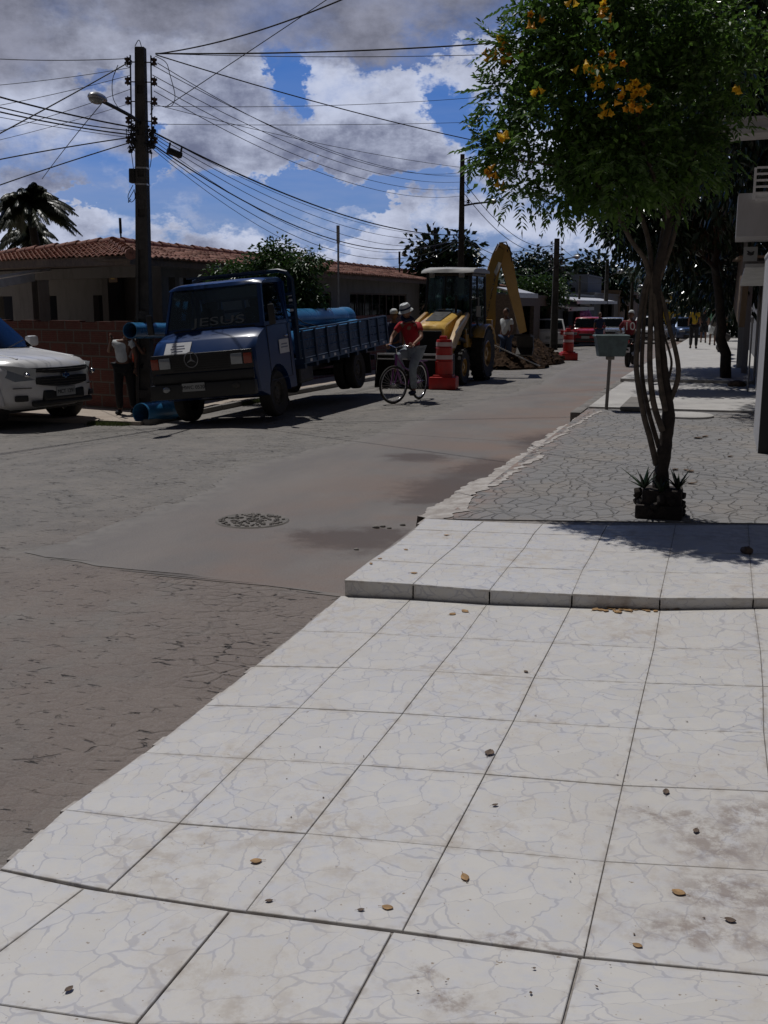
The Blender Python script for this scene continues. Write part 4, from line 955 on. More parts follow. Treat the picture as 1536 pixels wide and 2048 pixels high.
for (a, b, sg, r_, lb, yb) in (((258,117),(-120,110),.05,.008,'thin wavy cable running level from the pole top to the left edge',15),
    ((262,122),(-150,345),.02,.012,'cable from the pole top sloping down past the lamp to the left',11),
    ((268,255),(-150,150),.05,.016,'uppermost thick cable of the bundle rising to the left edge',12),
    ((268,262),(-150,172),.08,.012,'second cable of the bundle rising to the left edge',12),
    ((268,270),(-150,186),.06,.014,'third, slightly lower cable of the bundle rising to the left edge',12),
    ((266,276),(-150,205),.03,.006,'faint lowest line of the bundle rising to the left edge',12),
    ((266,274),(-150,350),-.03,.013,'cable from mid pole sloping down to the left edge, upper of two',13),
    ((264,284),(-150,425),-.03,.013,'cable from mid pole sloping down to the left edge, lower of two',13),
    ((205,205),(84,358),-.02,.008,'thin drop wire from the lamp head down toward the palm tree',18),
    ((262,150),(-150,235),.05,.006,'faint line behind the lamp head sloping to the left edge',14),
    ((262,178),(-150,300),.05,.006,'faint line just under the lamp head sloping to the left edge',14),
    ((262,206),(-150,312),.05,.005,'faintest line below the lamp arm sloping to the left edge',14),
    ((262,135),(-150,180),.05,.006,'faint line above the lamp head sloping to the left edge',14)):
    WR(a, b, sg, r_, lb, Ya=(13.7 if a[0] == 205 else Yp), Yb=yb)
for (a, b, ya, yb, sg, lb) in (((921,470),(1010,515),32.4,40,.1,'short dark cable dropping right from the backhoe pole behind the boom'), ((927,362),(1112,490),32.5,50,.7,'upper thin line from the backhoe pole to the next pole'), ((927,385),(1112,500),32.5,50,.7,'lower thin line from the backhoe pole to the next pole'),
    ((927,472),(1112,530),32.5,50,.8,'telephone cable from the backhoe pole to the next pole'), ((1117,490),(1214,530),50,72,.4,'line from the dark pole with two racks to the next pole'), ((1118,530),(1214,560),50,72,.5,'lower cable from the dark pole with two racks to the next pole'), ((1112,486),(1000,505),50,36,.1,'thin line from the dark pole with two racks toward the backhoe boom')):
    wire(P(*a, ya), P(*b, yb), sg, lb, .014)
# ------------------------------------------------------------------ vehicles
def wheel(parent, c, r, w, out=1, rimr=.6, m_t='rubber', m_r='rim', lugs=0, name='wheel', hub=.12):
    """wheel with its axle along local x; out = outward side"""
    o = thing(name, None, None, c); o.parent = parent
    mb = MB(); h = w/2
    mb.lathe([(r*rimr, -h*.8), (r*.9, -h), (r*.985, -h*.75), (r, -h*.4), (r, h*.4), (r*.985, h*.75), (r*.9, h), (r*rimr, h*.8), (r*rimr, -h*.8)], axis='X', n=32)
    for i in range(lugs):
        a = 2*math.pi*i/lugs
        for s in (-1, 1):
            aa = a+(.5*2*math.pi/lugs if s > 0 else 0); p = Vector((s*h*.45, math.cos(aa)*r*1.0, math.sin(aa)*r*1.0)); mb.box(p, (h*.95, r*.09, r*.13), (aa, 0, 0))
    # remake lug orientation: rotation about x only keeps them radial
    t = mb.build('tyre', M[m_t], o, smooth=35)
    rb = MB(); x = out*h
    rb.lathe([(r*rimr, x*.8), (r*rimr*.93, x*.86), (r*rimr*.88, x*.45), (r*.3, x*.35), (r*.24, x*.62), (r*hub, x*.66), (r*hub*.8, x*.8), (.0005, x*.8)], axis='X', n=24)
    for i in range(6):
        a = 2*math.pi*i/6; rb.cyl((x*.36, math.cos(a)*r*.36, math.sin(a)*r*.36), (x*.5, math.cos(a)*r*.36, math.sin(a)*r*.36), r*.03, n=6)
    rb.build('rim', M[m_r], o, smooth=35); return o
def arch(cy, cz, r, n=9, a0=0, a1=math.pi):      # points of a wheel arch, from rear to front when walking backwards
    return [(cy+r*math.cos(a0+(a1-a0)*i/(n-1)), cz+r*math.sin(a0+(a1-a0)*i/(n-1))) for i in range(n)]
def quadpanel(mb, pts, t, off):
    p = [Vector(q) for q in pts]; n = (p[1]-p[0]).cross(p[2]-p[0]).normalized(); mb.slab([q+n*off for q in p], n*t)
def car(name, label, cat, loc, rz, L=4.0, W=1.65, H=1.45, belt=.88, hood=.82, nose=.62, paint='carred', fw=.75, rw=None, wr=.3, ws=(1.0, 1.65), rf=(2.9, 3.6), group=None, plate='', plate_rear='', hatch=False, suv=False, van=False, front_detail=True):
    t = thing(name, label, cat, loc, rz, group); rw = rw or L-.75; gz = .2; ar = wr*1.14
    prof = [(.05, gz+.06), (0.0, .42), (.02, nose), (.12, hood-.05), (.28, hood), (ws[0], belt), (rf[1], belt+.03), (L-.12, belt+(.0 if not hatch else -.02)), (L-.01, belt-.12), (L, .5), (L-.06, gz+.05)]
    prof += [(rw+ar+.02, gz)]+arch(rw, wr, ar, 9, -.28, math.pi+.28)+[(rw-ar-.02, gz), (fw+ar+.02, gz)]+arch(fw, wr, ar, 9, -.28, math.pi+.28)+[(max(.08, fw-ar-.04), gz+.01)]
    def fn(x, y, z):
        u = abs(x)/(W/2); y2 = y
        if y < 1.0: y2 = y+.30*u**3.2*(1-y)
        if y > L-.8: y2 = y-.18*u**4*((y-(L-.8))/.8)
        zz = z-(.06*u**5 if z > .5 else 0); xx = x*(1-.035*max(0, min(1, (z-.5)/.4))) if z > .5 else x*(1-.02*(.5-z)/.3)
        return (xx, y2, zz)
    us = [-1, -.985, -.93, -.8, -.5, 0, .5, .8, .93, .985, 1]
    mb = MB(); mb.loft(prof, [u*W/2 for u in us], fn); mb.build('body', M[paint], t, smooth=38)
    ub = MB(); ub.bb((-W*.42, .25, gz-.02), (W*.42, L-.2, .5)); ub.build('underbody', M['black'], t)
    # greenhouse
    def cx(z): k = (z-belt)/(H-belt); return (W/2)*(.945-.165*k)
    gp = [(ws[0], belt-.02), (ws[1], H-.03), (ws[1]+.18, H), (rf[0]-.15, H), (rf[0], H-.03), (rf[1], belt-.02)]
    gb = MB(); 
    def gfn(x, y, z): 
        k = max(0, (z-belt)/(H-belt)); u = x/(W/2); return (u*cx(z), y+(.10*abs(u)**3*(1 if y < (ws[1]+rf[0])/2 else -1)), z-(.035*u**4 if z > H-.05 else 0))
    gb.loft(gp, [u*W/2 for u in (-1, -.96, -.8, -.4, 0, .4, .8, .96, 1)], gfn); gb.build('cabin', M[paint], t, smooth=30)
    g = MB(); zb, ztp = belt+.05, H-.07
    def ycut(z, e): k = (z-belt)/(H-belt); a, b = (ws[0], ws[1]) if e == 0 else (rf[1], rf[0]); return a+(b-a)*k
    for s in (-1, 1):
        g = MB(); mid = (ws[1]+rf[0])/2
        for (ya0, ya1, yb0, yb1) in ((ycut(zb, 0)+.22, ycut(ztp, 0)+.16, mid-.03, mid-.03), (mid+.04, mid+.04, ycut(zb, 1)-.2, ycut(ztp, 1)-.14)):
            g.slab([(s*(cx(zb)+.004), ya0, zb), (s*(cx(zb)+.004), yb0, zb), (s*(cx(ztp)+.004), yb1, ztp), (s*(cx(ztp)+.004), ya1, ztp)], (s*.006, 0, 0))
        g.build('side_window', M['glass'], t)
    def pane(nm, e):
        d = -1 if e == 0 else 1; g = MB(); k = .88
        pts = []
        for z in (zb, ztp):
            for u in ((-1, -.5, 0, .5, 1) if z == zb else (1, .5, 0, -.5, -1)):
                uu = u*k; pts.append((uu*cx(z), ycut(z, e)+d*.012+(.10*abs(uu)**3*(1 if e == 0 else -1)), z))
        q = len(pts); a = pts; b = [(p[0], p[1]+d*.008, p[2]+.003) for p in pts]; n5 = 5
        vs = a+b; fs = []
        for i in range(4): fs += [(i, i+1, 8-i, 9-i), (q+i, q+i+1, q+8-i, q+9-i)]
        fs += [(i, (i+1) % q, q+(i+1) % q, q+i) for i in range(q)]
        g.add(vs, fs); g.build(nm, M['glass'], t, smooth=60)
    pane('windshield', 0); pane('rear_window', 1)
    for s in (-1, 1):
        wheel(t, (s*(W/2-.1), fw, wr), wr, .19, s); wheel(t, (s*(W/2-.1), rw, wr), wr, .19, s)
        mr = MB(); mr.rbox((s*(W/2+.06), ws[0]+.18, belt+.08), (.16, .09, .12), .03); mr.build('mirror', M[paint], t, smooth=50)
        hb = MB(); hb.rbox((s*W*.345, .14, nose+.03), (W*.2, .16, .14), .04, (0, 0, s*.28)); hb.build('headlight', M['lampglass'], t, smooth=50)
        tb = MB(); tb.rbox((s*W*.40, L-.06, belt-.14), (W*.14, .1, .22), .03); tb.build('tail_light', M['redlens'], t, smooth=50)
        dh = MB(); dh.rbox((s*(W*.485), (ws[1]+rf[0])/2-.15, belt-.1), (.02, .14, .03), .008); dh.build('door_handle', M['black'], t)
    if front_detail:
        gr = MB(); gr.rbox((0, .005, nose-.03), (W*.42, .05, .1), .02); gr.build('grille', M['black'], t)
        lb = MB(); lb.rbox((0, .0, .34), (W*.62, .05, .14), .03); lb.build('lower_intake', M['black'], t)
        pb_ = MB(); pb_.box((0, -.02, .46), (.4, .012, .13)); po = pb_.build('number_plate', M['plategrey'], t)
        if plate: text(plate, .105, M['black'], po, (0, -.029, .455), (R(90), 0, 0))
    pb_ = MB(); pb_.box((0, L+.01, .56), (.4, .012, .13)); po = pb_.build('number_plate', M['plategrey'], t)
    bm_ = MB(); bm_.rbox((0, L-.02, .38), (W*.9, .12, .16), .04); bm_.build('rear_bumper', M[paint], t, smooth=50)
    return t
# --- white pickup at the left edge (hand detailed)
def pickup(loc, rz):
    t = thing('pickup_truck', 'white pickup with black split grille parked by the brick wall at the left edge', 'pickup truck', loc, rz)
    W = 1.86; L = 5.0; wr = .37; fw = .80; ar = .45; gz = .28
    prof = [(.10, .36), (.03, .42), (.0, .56), (.02, .72), (.04, .84), (.10, .97), (.22, 1.03), (.45, 1.07), (1.28, 1.15), (4.9, 1.16), (5.0, 1.0), (5.0, .5), (4.9, .42), (4.5, gz)]+arch(3.9, wr, ar, 10, -.2, math.pi+.2)+[(3.4, gz), (1.35, gz)]+arch(fw, wr, ar, 10, -.2, math.pi+.2)+[(.30, gz+.02)]
    def fn(x, y, z):
        u = abs(x)/(W/2); y2 = y+(.34*u**3.0*(1-y) if y < 1 else 0); zz = z-(.07*u**6 if z > .9 else 0)
        xx = x*(1-.03*max(0, (z-.8)/.4)); return (xx, y2, zz)
    us = [-1, -.985, -.94, -.86, -.7, -.45, -.2, 0, .2, .45, .7, .86, .94, .985, 1]
    mb = MB(); mb.loft(prof, [u*W/2 for u in us], fn); mb.build('body', M['carwhite'], t, smooth=40)
    ub = MB(); ub.bb((-W*.42, .45, .24), (W*.42, 4.7, .7)); ub.build('underbody', M['black'], t)
    # bonnet with two raised creases
    hb = MB(); 
    for s in (-1, 1): hb = MB(); hb.tube([(s*.60, .34, 1.04), (s*.56, .7, 1.085), (s*.62, 1.25, 1.145)], [.016, .03, .025], 8, flat=.5); hb.build('bonnet_crease', M['carwhite'], t, smooth=60)
    # split grille with white bar and emblem
    for (z, h, w_) in ((.865, .085, .60), (.70, .15, .52)):
        gb = MB(); n_ = 10
        for sgn in (1,):
            vs = []; 
            for i in range(n_+1):
                u = -1+2*i/n_; x = u*w_; yo = .34*abs(x/(W/2))**3-.022+.02*(z > .8)
                for dz in (-h/2, h/2): vs.append((x, yo, z+dz*(1-.35*abs(u)**3)+.02*abs(u)**2))
            fs = [(2*i, 2*i+2, 2*i+3, 2*i+1) for i in range(n_)]; o_ = len(vs); vs2 = vs+[(a, b+.05, c) for a, b, c in vs]
            fs += [(0, 1, o_+1, o_), (2*n_, 2*n_+1, o_+2*n_+1, o_+2*n_)]+[(2*i+1, 2*i+3, o_+2*i+3, o_+2*i+1) for i in range(n_)]+[(2*i, 2*i+2, o_+2*i+2, o_+2*i) for i in range(n_)]
            gb.add(vs2, fs)
        g_ = gb.build('grille', M['black'], t, smooth=40)
        sb = MB()
        for k in range(3 if h > .1 else 2):
            zz = z-h/2+h*(k+1)/(4 if h > .1 else 3); pts = [(w_*.9*(-1+2*i/8), .34*abs(w_*.9*(-1+2*i/8)/(W/2))**3-.03+.02*(z > .8), zz) for i in range(9)]; sb.tube(pts, .006, 5)
        sb.build('grille_bar', M['rimdark'], g_)
    em = MB(); em.rbox((0, -.02, .788), (.15, .02, .045), .008); em.rbox((0, -.02, .788), (.055, .02, .085), .008); em.build('emblem', M['chrome'], t)
    for s in (-1, 1):
        hl_ = MB(); pts = [(s*.56, .03, .90), (s*.56, .045, .74), (s*.82, .20, .72), (s*.93, .46, .84), (s*.925, .56, .96), (s*.80, .22, .945)]
        cc_ = sum((Vector(p) for p in pts), Vector())/6+Vector((s*.035, -.05, 0))
        hl_.add([Vector(p)+Vector((s*.012, -.014, 0)) for p in pts]+[cc_], [(i, (i+1) % 6, 6) for i in range(6)]); h_ = hl_.build('headlight', M['lampglass'], t)
        pj = MB(); pj.ell((s*.70, .07, .81), (.045, .04, .04), 12, 8); pj.build('projector', M['chrome'], h_, smooth=180)
        fg = MB(); fg.rbox((s*.74, .165, .47), (.2, .05, .09), .02, (0, 0, s*.45)); fg.build('fog_lamp_pocket', M['black'], t)
        ln = MB(); ln.rbox((s*.72, .16, .62), (.28, .03, .012), .004, (0, 0, s*.45)); ln.build('bumper_seam', M['rimdark'], t)
        wheel(t, (s*(W/2-.13), fw, wr), wr, .24, s, rimr=.62); wheel(t, (s*(W/2-.13), 3.9, wr), wr, .24, s, rimr=.62)
        mr = MB(); mr.rbox((s*(W/2+.11), 1.62, 1.24), (.22, .12, .17), .05); mr.build('mirror', M['carwhite'], t, smooth=50)
        dh = MB(); dh.rbox((s*(W/2-.005), 2.5, 1.03), (.03, .16, .035), .01); dh.build('door_handle', M['black'], t)
        ah = MB(); ah.tube([(s*(W/2+.004), fw+ar*math.cos(a)*1.02, wr+ar*math.sin(a)*1.02) for a in [math.pi*i/12 for i in range(13)]], .022, 6); ah.build('arch_trim', M['carwhite'], t, smooth=60)
    li = MB(); li.rbox((0, .045, .50), (.86, .08, .16), .03); li.rbox((0, .06, .39), (1.25, .08, .09), .03); li.build('lower_intake', M['black'], t)
    pb_ = MB(); pb_.box((0, -.012, .545), (.40, .012, .13)); po = pb_.build('number_plate', M['plategrey'], t); text('MCT 1291', .085, M['black'], po, (0, -.020, .54), (R(90), 0, 0))
    # cabin
    H = 1.76; ws = (1.28, 2.05); rf = (3.1, 3.35); belt = 1.13
    def cx(z): return W/2*(.95-.17*(z-belt)/(H-belt))
    gb = MB(); gp = [(ws[0], belt-.02), (ws[1], H-.04), (ws[1]+.3, H), (rf[0]-.1, H-.01), (rf[0], H-.04), (rf[1], belt-.02)]
    gb.loft(gp, [u*W/2 for u in (-1, -.96, -.8, -.4, 0, .4, .8, .96, 1)], lambda x, y, z: (x/(W/2)*cx(z), y+(.13*abs(x/(W/2))**3 if y < 2.5 else 0), z-(.04*abs(x/(W/2))**4 if z > H-.05 else 0))); gb.build('cabin', M['carwhite'], t, smooth=30)
    g = MB(); zb, zt_ = belt+.03, H-.075; pts = []
    yc = lambda z: ws[0]+(ws[1]-ws[0])*(z-belt)/(H-belt)
    for z in (zb, zt_):
        for u in ((-.93, -.5, 0, .5, .93) if z == zb else (.93, .5, 0, -.5, -.93)): pts.append((u*cx(z), yc(z)-.014+.13*abs(u)**3, z))
    g.add(pts+[(a, b-.008, c+.004) for a, b, c in pts], [(i, i+1, 8-i, 9-i) for i in range(4)]+[(10+i, 11+i, 18-i, 19-i) for i in range(4)]+[(i, (i+1) % 10, 10+(i+1) % 10, 10+i) for i in range(10)]); g.build('windshield', M['glass'], t, smooth=60)
    bk = MB(); bk.add([(a, b+.011, c) for a, b, c in pts], [(i, i+1, 8-i, 9-i) for i in range(4)]); bk.build('dark_cabin_sheet', M['dark'], t)  # dark sheet behind the windshield in place of the unlit cabin
    wp = MB()
    for s in (-1, 1):
        g = MB(); g.slab([(s*(cx(zb)+.004), ws[0]+.42, zb), (s*(cx(zb)+.004), 2.3, zb), (s*(cx(zt_)+.004), 2.3, zt_), (s*(cx(zt_)+.004), ws[1]+.18, zt_)], (s*.006, 0, 0)); g.slab([(s*(cx(zb)+.004), 2.36, zb), (s*(cx(zb)+.004), 3.2, zb), (s*(cx(zt_)+.004), 3.0, zt_), (s*(cx(zt_)+.004), 2.36, zt_)], (s*.006, 0, 0)); g.build('side_window', M['glass'], t)
        wp.tube([(s*.1, 1.2, belt+.04), (s*.55, 1.33, belt+.14)], .009, 5)
    wp.build('wiper', M['black'], t)
    return t
a_ = G(0, 862, zr); b_ = G(128, 838, zr)
phi = R(-8); hd = Vector((math.cos(phi), math.sin(phi), 0)); midw = Vector((b_.x, b_.y, 0))-Vector((-hd.y, hd.x, 0))*.80
org = midw+hd*.80
pickup((org.x, org.y, zr(-9.5, 15)+.005), math.atan2(hd.y, hd.x)+math.pi/2)
# --- blue flatbed truck
TX = -7.13; TY = 13.9
truck = thing('flatbed_truck', 'dark blue flatbed truck with white placards loaded with blue pipes', 'truck', (TX, TY, zr(-7.13, 15)+.0), rot=(R(2.2), R(-5.0), 0))
truck.scale = (.91, .91, .91)
Wt = .92
def tfn(x, y, z):
    u = abs(x)/Wt; return (x*(1-.02*max(0, z-1.0)), y+.10*u**4*max(0, 1-y/.9), z-.03*u**6*(z > 1.2))
us = [-1, -.985, -.94, -.8, -.4, 0, .4, .8, .94, .985, 1]
mb = MB(); prof = [(.03, .62), (.0, .95), (.0, 1.185), (.15, 1.37), (.19, 1.40), (.55, 1.53), (1.62, 1.53), (1.62, .42), (1.35, .42)]+arch(.88, .40, .47, 10, -.0, math.pi)+[(.34, .42), (.06, .50)]
mb.loft(prof, [u*Wt for u in us], tfn); mb.build('cab_body', M['blue'], truck, smooth=38)
# black grille band
gb = MB(); gb.rbox((0, -.012, 1.04), (1.80, .05, .30), .02); gr_ = gb.build('grille', M['black'], truck, smooth=40)
sb = MB()
for k in range(7): sb.box((0, -.04, .93+k*.036), (1.0, .012, .012))
sb.build('grille_slat', M['rubber'], gr_)
bb_ = MB(); bb_.rbox((0, -.06, .60), (1.86, .14, .24), .03); bb_.rbox((0, -.02, .80), (1.80, .06, .16), .02); bb_.build('bumper', M['black'], truck, smooth=40)
for s in (-1, 1):
    hb = MB(); hb.rbox((s*.64, -.045, 1.05), (.20, .04, .17), .015); hb.build('headlight', M['lampglass'], truck, smooth=40)
    ib = MB(); ib.rbox((s*.825, -.028, 1.05), (.14, .05, .17), .015); ib.build('indicator', M['amber'], truck, smooth=40)
    fb = MB(); fb.ell((s*.62, -.14, .64), (.07, .03, .05), 12, 8); fb.build('fog_lamp', M['lampglass'] if s < 0 else M['rimdark'], truck, smooth=60)
# three-pointed star in a ring
em = MB(); em.lathe([(.118, -.006), (.128, 0), (.118, .006), (.110, 0), (.118, -.006)], (0, 0, 0), axis='Y', n=40)
for k in range(3):
    a = math.pi/2+k*2*math.pi/3; e = Vector((math.cos(a), 0, math.sin(a))); f = Vector((-math.sin(a), 0, math.cos(a)))
    em.add([e*.112, f*.020, -f*.020, Vector((0, -.012, 0)), Vector((0, .006, 0))], [(0,1,3),(0,3,2),(0,2,4),(0,4,1)])
o_ = em.build('emblem', M['rim'], truck); o_.location = (-.16, -.05, 1.09)
pb_ = MB(); pb_.box((0, 0, 0), (.40, .012, .13)); po = pb_.build('number_plate', M['plategrey'], truck); po.location = (-.13, -.14, .66)
text('MWC 0520', .085, M['black'], po, (0, -.009, -.005), (R(90), 0, 0))
pl_ = MB(); pl_.slab([(-.66, .004, 1.19), (-.20, .004, 1.19), (-.20, .140, 1.36), (-.66, .140, 1.36)], (0, -.008, .006)); o_ = pl_.build('placard', M['paper'], truck)
for z, w_ in ((1.31, .22), (1.27, .26), (1.23, .2)): 
    q_ = MB(); q_.box((-.43, .004+(z-1.19)*.8-.011, z+.006), (w_, .006, .010), (R(-50), 0, 0)); q_.build('printed_line', M['ink'], o_)
# windshield frame and roof
zb, zt_ = 1.53, 2.20; yb_, yt_ = .55, .78
fr_ = MB()
def cabx(z): return Wt*(.985-.09*(z-zb)/(zt_-zb))
for s in (-1, 1):
    fr_.slab([(s*cabx(zb), yb_-.01, zb-.02), (s*(cabx(zb)-.06), yb_-.03, zb-.02), (s*(cabx(zt_)-.06), yt_-.03, zt_), (s*cabx(zt_), yt_-.01, zt_)], (0, .07, 0))
    fr_.slab([(s*cabx(zb), 1.50, zb-.02), (s*(cabx(zb)-.05), 1.50, zb-.02), (s*(cabx(zt_)-.05), 1.50, zt_), (s*cabx(zt_), 1.50, zt_)], (0, .12, 0))
    fr_.slab([(s*cabx(zb), yb_, zb-.03), (s*cabx(zb), 1.5, zb-.03), (s*(cabx(zb)-.0), 1.5, zb+.04), (s*(cabx(zb)-.0), yb_+.02, zb+.04)], (-s*.05, 0, 0))
fr_.slab([(-cabx(zb), yb_, zb-.03), (cabx(zb), yb_, zb-.03), (cabx(zb), yb_+.02, zb+.04), (-cabx(zb), yb_+.02, zb+.04)], (0, .05, 0))
rw_ = MB(); wall_holes(rw_, (-Wt*.96, 1.56), (1, 0), Wt*1.92, 1.5, 2.2, [(.18, Wt*1.92-.18, 1.62, 2.0)], .05); rw_.build('cab_back_wall', M['blue'], truck)
fr_.build('pillar', M['blue'], truck, bevel=.008)
rf_ = MB(); rp = [(yt_-.08, zt_-.01), (yt_-.05, zt_+.05), (yt_+.1, zt_+.09), (1.5, zt_+.10), (1.62, zt_+.06), (1.62, zt_-.01)]
rf_.loft(rp, [u*Wt*.92 for u in us], lambda x, y, z: (x, y+.07*(abs(x)/(Wt*.92))**4*(y < 1), z-.04*(abs(x)/(Wt*.92))**6*(z > zt_+.02))); rf_.build('roof', M['blue'], truck, smooth=40)
g = MB(); g.slab([(-cabx(zb)+.06, yb_+.012, zb+.03), (cabx(zb)-.06, yb_+.012, zb+.03), (cabx(zt_)-.06, yt_-.005, zt_-.0), (-cabx(zt_)+.06, yt_-.005, zt_-.0)], (0, -.008, 0)); wsd = g.build('windshield', M['glassclear'], truck)
text('JESUS', .2, mat('faded sticker letters', (.13,.14,.14), .8), wsd, (.10, yb_+.02+.01, zb+.115), (R(90-19), 0, 0), depth=.002, sx=2.0)
for s in (-1, 1):
    g = MB(); g.slab([(s*(cabx(zb)-.02), yb_+.12, zb+.04), (s*(cabx(zb)-.02), 1.5, zb+.04), (s*(cabx(zt_)-.03), 1.5, zt_), (s*(cabx(zt_)-.03), yt_+.07, zt_)], (-s*.006, 0, 0)); g.build('side_window', M['glassclear'], truck)
    mr = MB(); mr.tube([(s*Wt, .6, 1.5), (s*(Wt+.16), .5, 1.52), (s*(Wt+.18), .48, 1.86)], .012, 6); mr.rbox((s*(Wt+.18), .46, 1.68), (.11, .05, .32), .02); mr.build('mirror', M['black'], truck, smooth=50)
    dr = MB()
    for (y0, z0, y1, z1) in ((.60, .62, .60, 1.5), (.60, .62, 1.48, .62), (1.48, .62, 1.48, 1.5)): dr.tube([(s*(Wt+.001), y0, z0), (s*(Wt+.001), y1, z1)], .006, 5)
    d_o = dr.build('door_seam', M['black'], truck); hd_ = MB(); hd_.rbox((s*(Wt+.01), 1.34, 1.30), (.03, .12, .03), .008); hd_.build('door_handle', M['chrome'], d_o)
    seat = MB(); seat.rbox((s*.42, 1.2, 1.38), (.42, .45, .12), .04); seat.rbox((s*.42, 1.42, 1.62), (.42, .12, .42), .04); seat.rbox((s*.42, 1.43, 1.90), (.22, .08, .14), .03); seat.build('seat', M['cblack'], truck, smooth=50)
    wheel(truck, (s*(Wt-.13), .88, .385), .385, .22, s, rimr=.55, m_r='rimdark')
    wheel(truck, (s*(Wt-.10), 4.95, .385), .385, .20, s, rimr=.55, m_r='rimdark'); wheel(truck, (s*(Wt-.34), 4.95, .385), .385, .20, s, rimr=.55, m_r='rimdark')
    fl = MB(); fl.rbox((s*(Wt-.2), 5.65, .45), (.42, .03, .42), .01); fl.build('mud_flap', M['black'], truck)
sw = MB(); sw.lathe([(.2, -.012), (.212, 0), (.2, .012), (.188, 0), (.2, -.012)], (0, 0, 0), axis='Z', n=24); sw.tube([(-.2, 0, 0), (.2, 0, 0)], .012, 6); sw.tube([(0, 0, 0), (0, -.1, -.25)], .02, 6); o_ = sw.build('steering_wheel', M['black'], truck, smooth=50); o_.location = (.40, .86, 1.62); o_.rotation_euler = (R(40), 0, 0)
dsh = MB(); dsh.rbox((0, .68, 1.47), (1.5, .3, .14), .04); dsh.build('dashboard', M['black'], truck, smooth=50)
p2_ = MB(); p2_.slab([(Wt+.006, 1.02, 1.02), (Wt+.006, 1.42, 1.02), (Wt+.006, 1.42, 1.25), (Wt+.006, 1.02, 1.25)], (.004, 0, 0)); o_ = p2_.build('door_placard', M['paper'], truck)
for z, w_ in ((1.17, .24), (1.12, .28)): 
    q_ = MB(); q_.box((Wt+.012, 1.22, z), (.002, w_, .02)); q_.build('printed_line', M['ink'], o_)
st = MB(); st.rbox((Wt-.06, .95, .0), (.1, .3, .03), .01); 
# chassis, headboard, bed with painted side boards
ch = MB(); 
for s in (-1, 1): ch.bb((s*.36-.05, .3, .52), (s*.36+.05, 6.6, .74))
for y in (1.9, 3.2, 4.15, 5.2, 6.4): ch.bb((-.36, y, .55), (.36, y+.1, .68))
ch.rbox((-.5, 2.6, .55), (.3, .8, .35), .04); ch.rbox((.52, 2.7, .55), (.32, .7, .34), .06); ch.bb((-.7, 6.62, .45), (.7, 6.7, .55)); ch.cyl((-.6, 4.95, .385), (.6, 4.95, .385), .07); ch.cyl((-.6, .88, .385), (.6, .88, .385), .05); ch.build('chassis', M['black'], truck)
B0, B1 = 1.87, 6.8; BW = .98; bz = .86
fl = MB(); fl.bb((-BW, B0, bz-.10), (BW, B1, bz)); 
for i in range(8): fl.bb((-BW+.02, B0+.1+i*.56, bz-.18), (BW-.02, B0+.2+i*.56, bz-.10))
fl.build('bed_floor', M['bluedark'], truck)
def side(s, m_=None):
    b = MB(); x = s*BW
    for k in range(3): b.bb((x-s*.03, B0, bz+.01+k*.155), (x, B1, bz+.15+k*.155))
    o = b.build('side_board', M['bluedark'], truck, bevel=.004); n_ = 9
    r_ = MB(); r_.bb((x-s*.035, B0, bz+.475), (x+s*.012, B1, bz+.505)); r_.bb((x, B0, bz-.10), (x+s*.014, B1, bz-.02)); r_.build('top_rail', M['bluepaint'], o)
    for i in range(n_):
        po_ = MB(); pa = MB(); rf2 = MB(); y = B0+.02+(B1-B0-.08)*i/(n_-1); po_.bb((x, y-.02, bz-.08), (x+s*.03, y+.04, bz+.475))
        if i < n_-1:
            yc_ = y+(B1-B0)/(n_-1)/2; xx = x+s*.003
            for (dy, dz, a) in ((0, .13, 0), (0, -.13, 0)): pa.bb((xx, yc_-.13, bz+.235+dz-.008), (xx+s*.004, yc_+.13, bz+.235+dz+.008))
            for a in (0, 1, 2, 3): 
                dy, dz = .07*math.cos(a*math.pi/2), .07*math.sin(a*math.pi/2); pa.ell((xx, yc_+dy, bz+.235+dz), (.004, .035, .035), 8, 6)
            pa.bb((xx, yc_-.10, bz+.40), (xx+s*.004, yc_+.12, bz+.414))
            rf2.bb((x+s*.014, yc_-.04, bz-.075), (x+s*.018, yc_+.06, bz-.025))
        po_.build('stake', M['bluedark'], o)
        if i < n_-1: pa.build('painted_ornament', M['bluepaint'], o); rf2.build('reflector', M['paper'], o)
side(1); side(-1)
tg = MB(); tg.bb((-BW, B1+.002, bz), (BW, B1+.03, bz+.48)); tg.build('tailgate', M['bluedark'], truck)
hbp = MB(); hz = 1.60
for x in (-.9, -.45, 0, .45, .9): hbp.bb((x-.025, B0-.07, bz), (x+.025, B0-.02, hz+.64))
for z in (1.35, 1.55, 1.75, 1.95): hbp.bb((-.93, B0-.085, z), (.93, B0-.07, z+.05))
hbp.tube([(-.95, B0-.05, bz), (-.95, B0-.05, 2.22), (-.88, B0-.1, 2.34), (-.75, B0-.12, 2.38), (.75, B0-.12, 2.38), (.88, B0-.1, 2.34), (.95, B0-.05, 2.22), (.95, B0-.05, bz)], .035, 8)
hbp.bb((-.75, B0-.62, 2.375), (.75, B0-.12, 2.40)); hbp.bb((.86, B0-.07, 1.36), (.95, B0-.03, 2.25)); hb_ = hbp.build('headboard', M['bluedark'], truck, smooth=40)
rm = MB()
for k in range(4): rm.bb((.862, B0-.078, 1.68+k*.085), (.945, B0-.071, 1.72+k*.085))
rm.build('reflector', M['paper'], hb_)
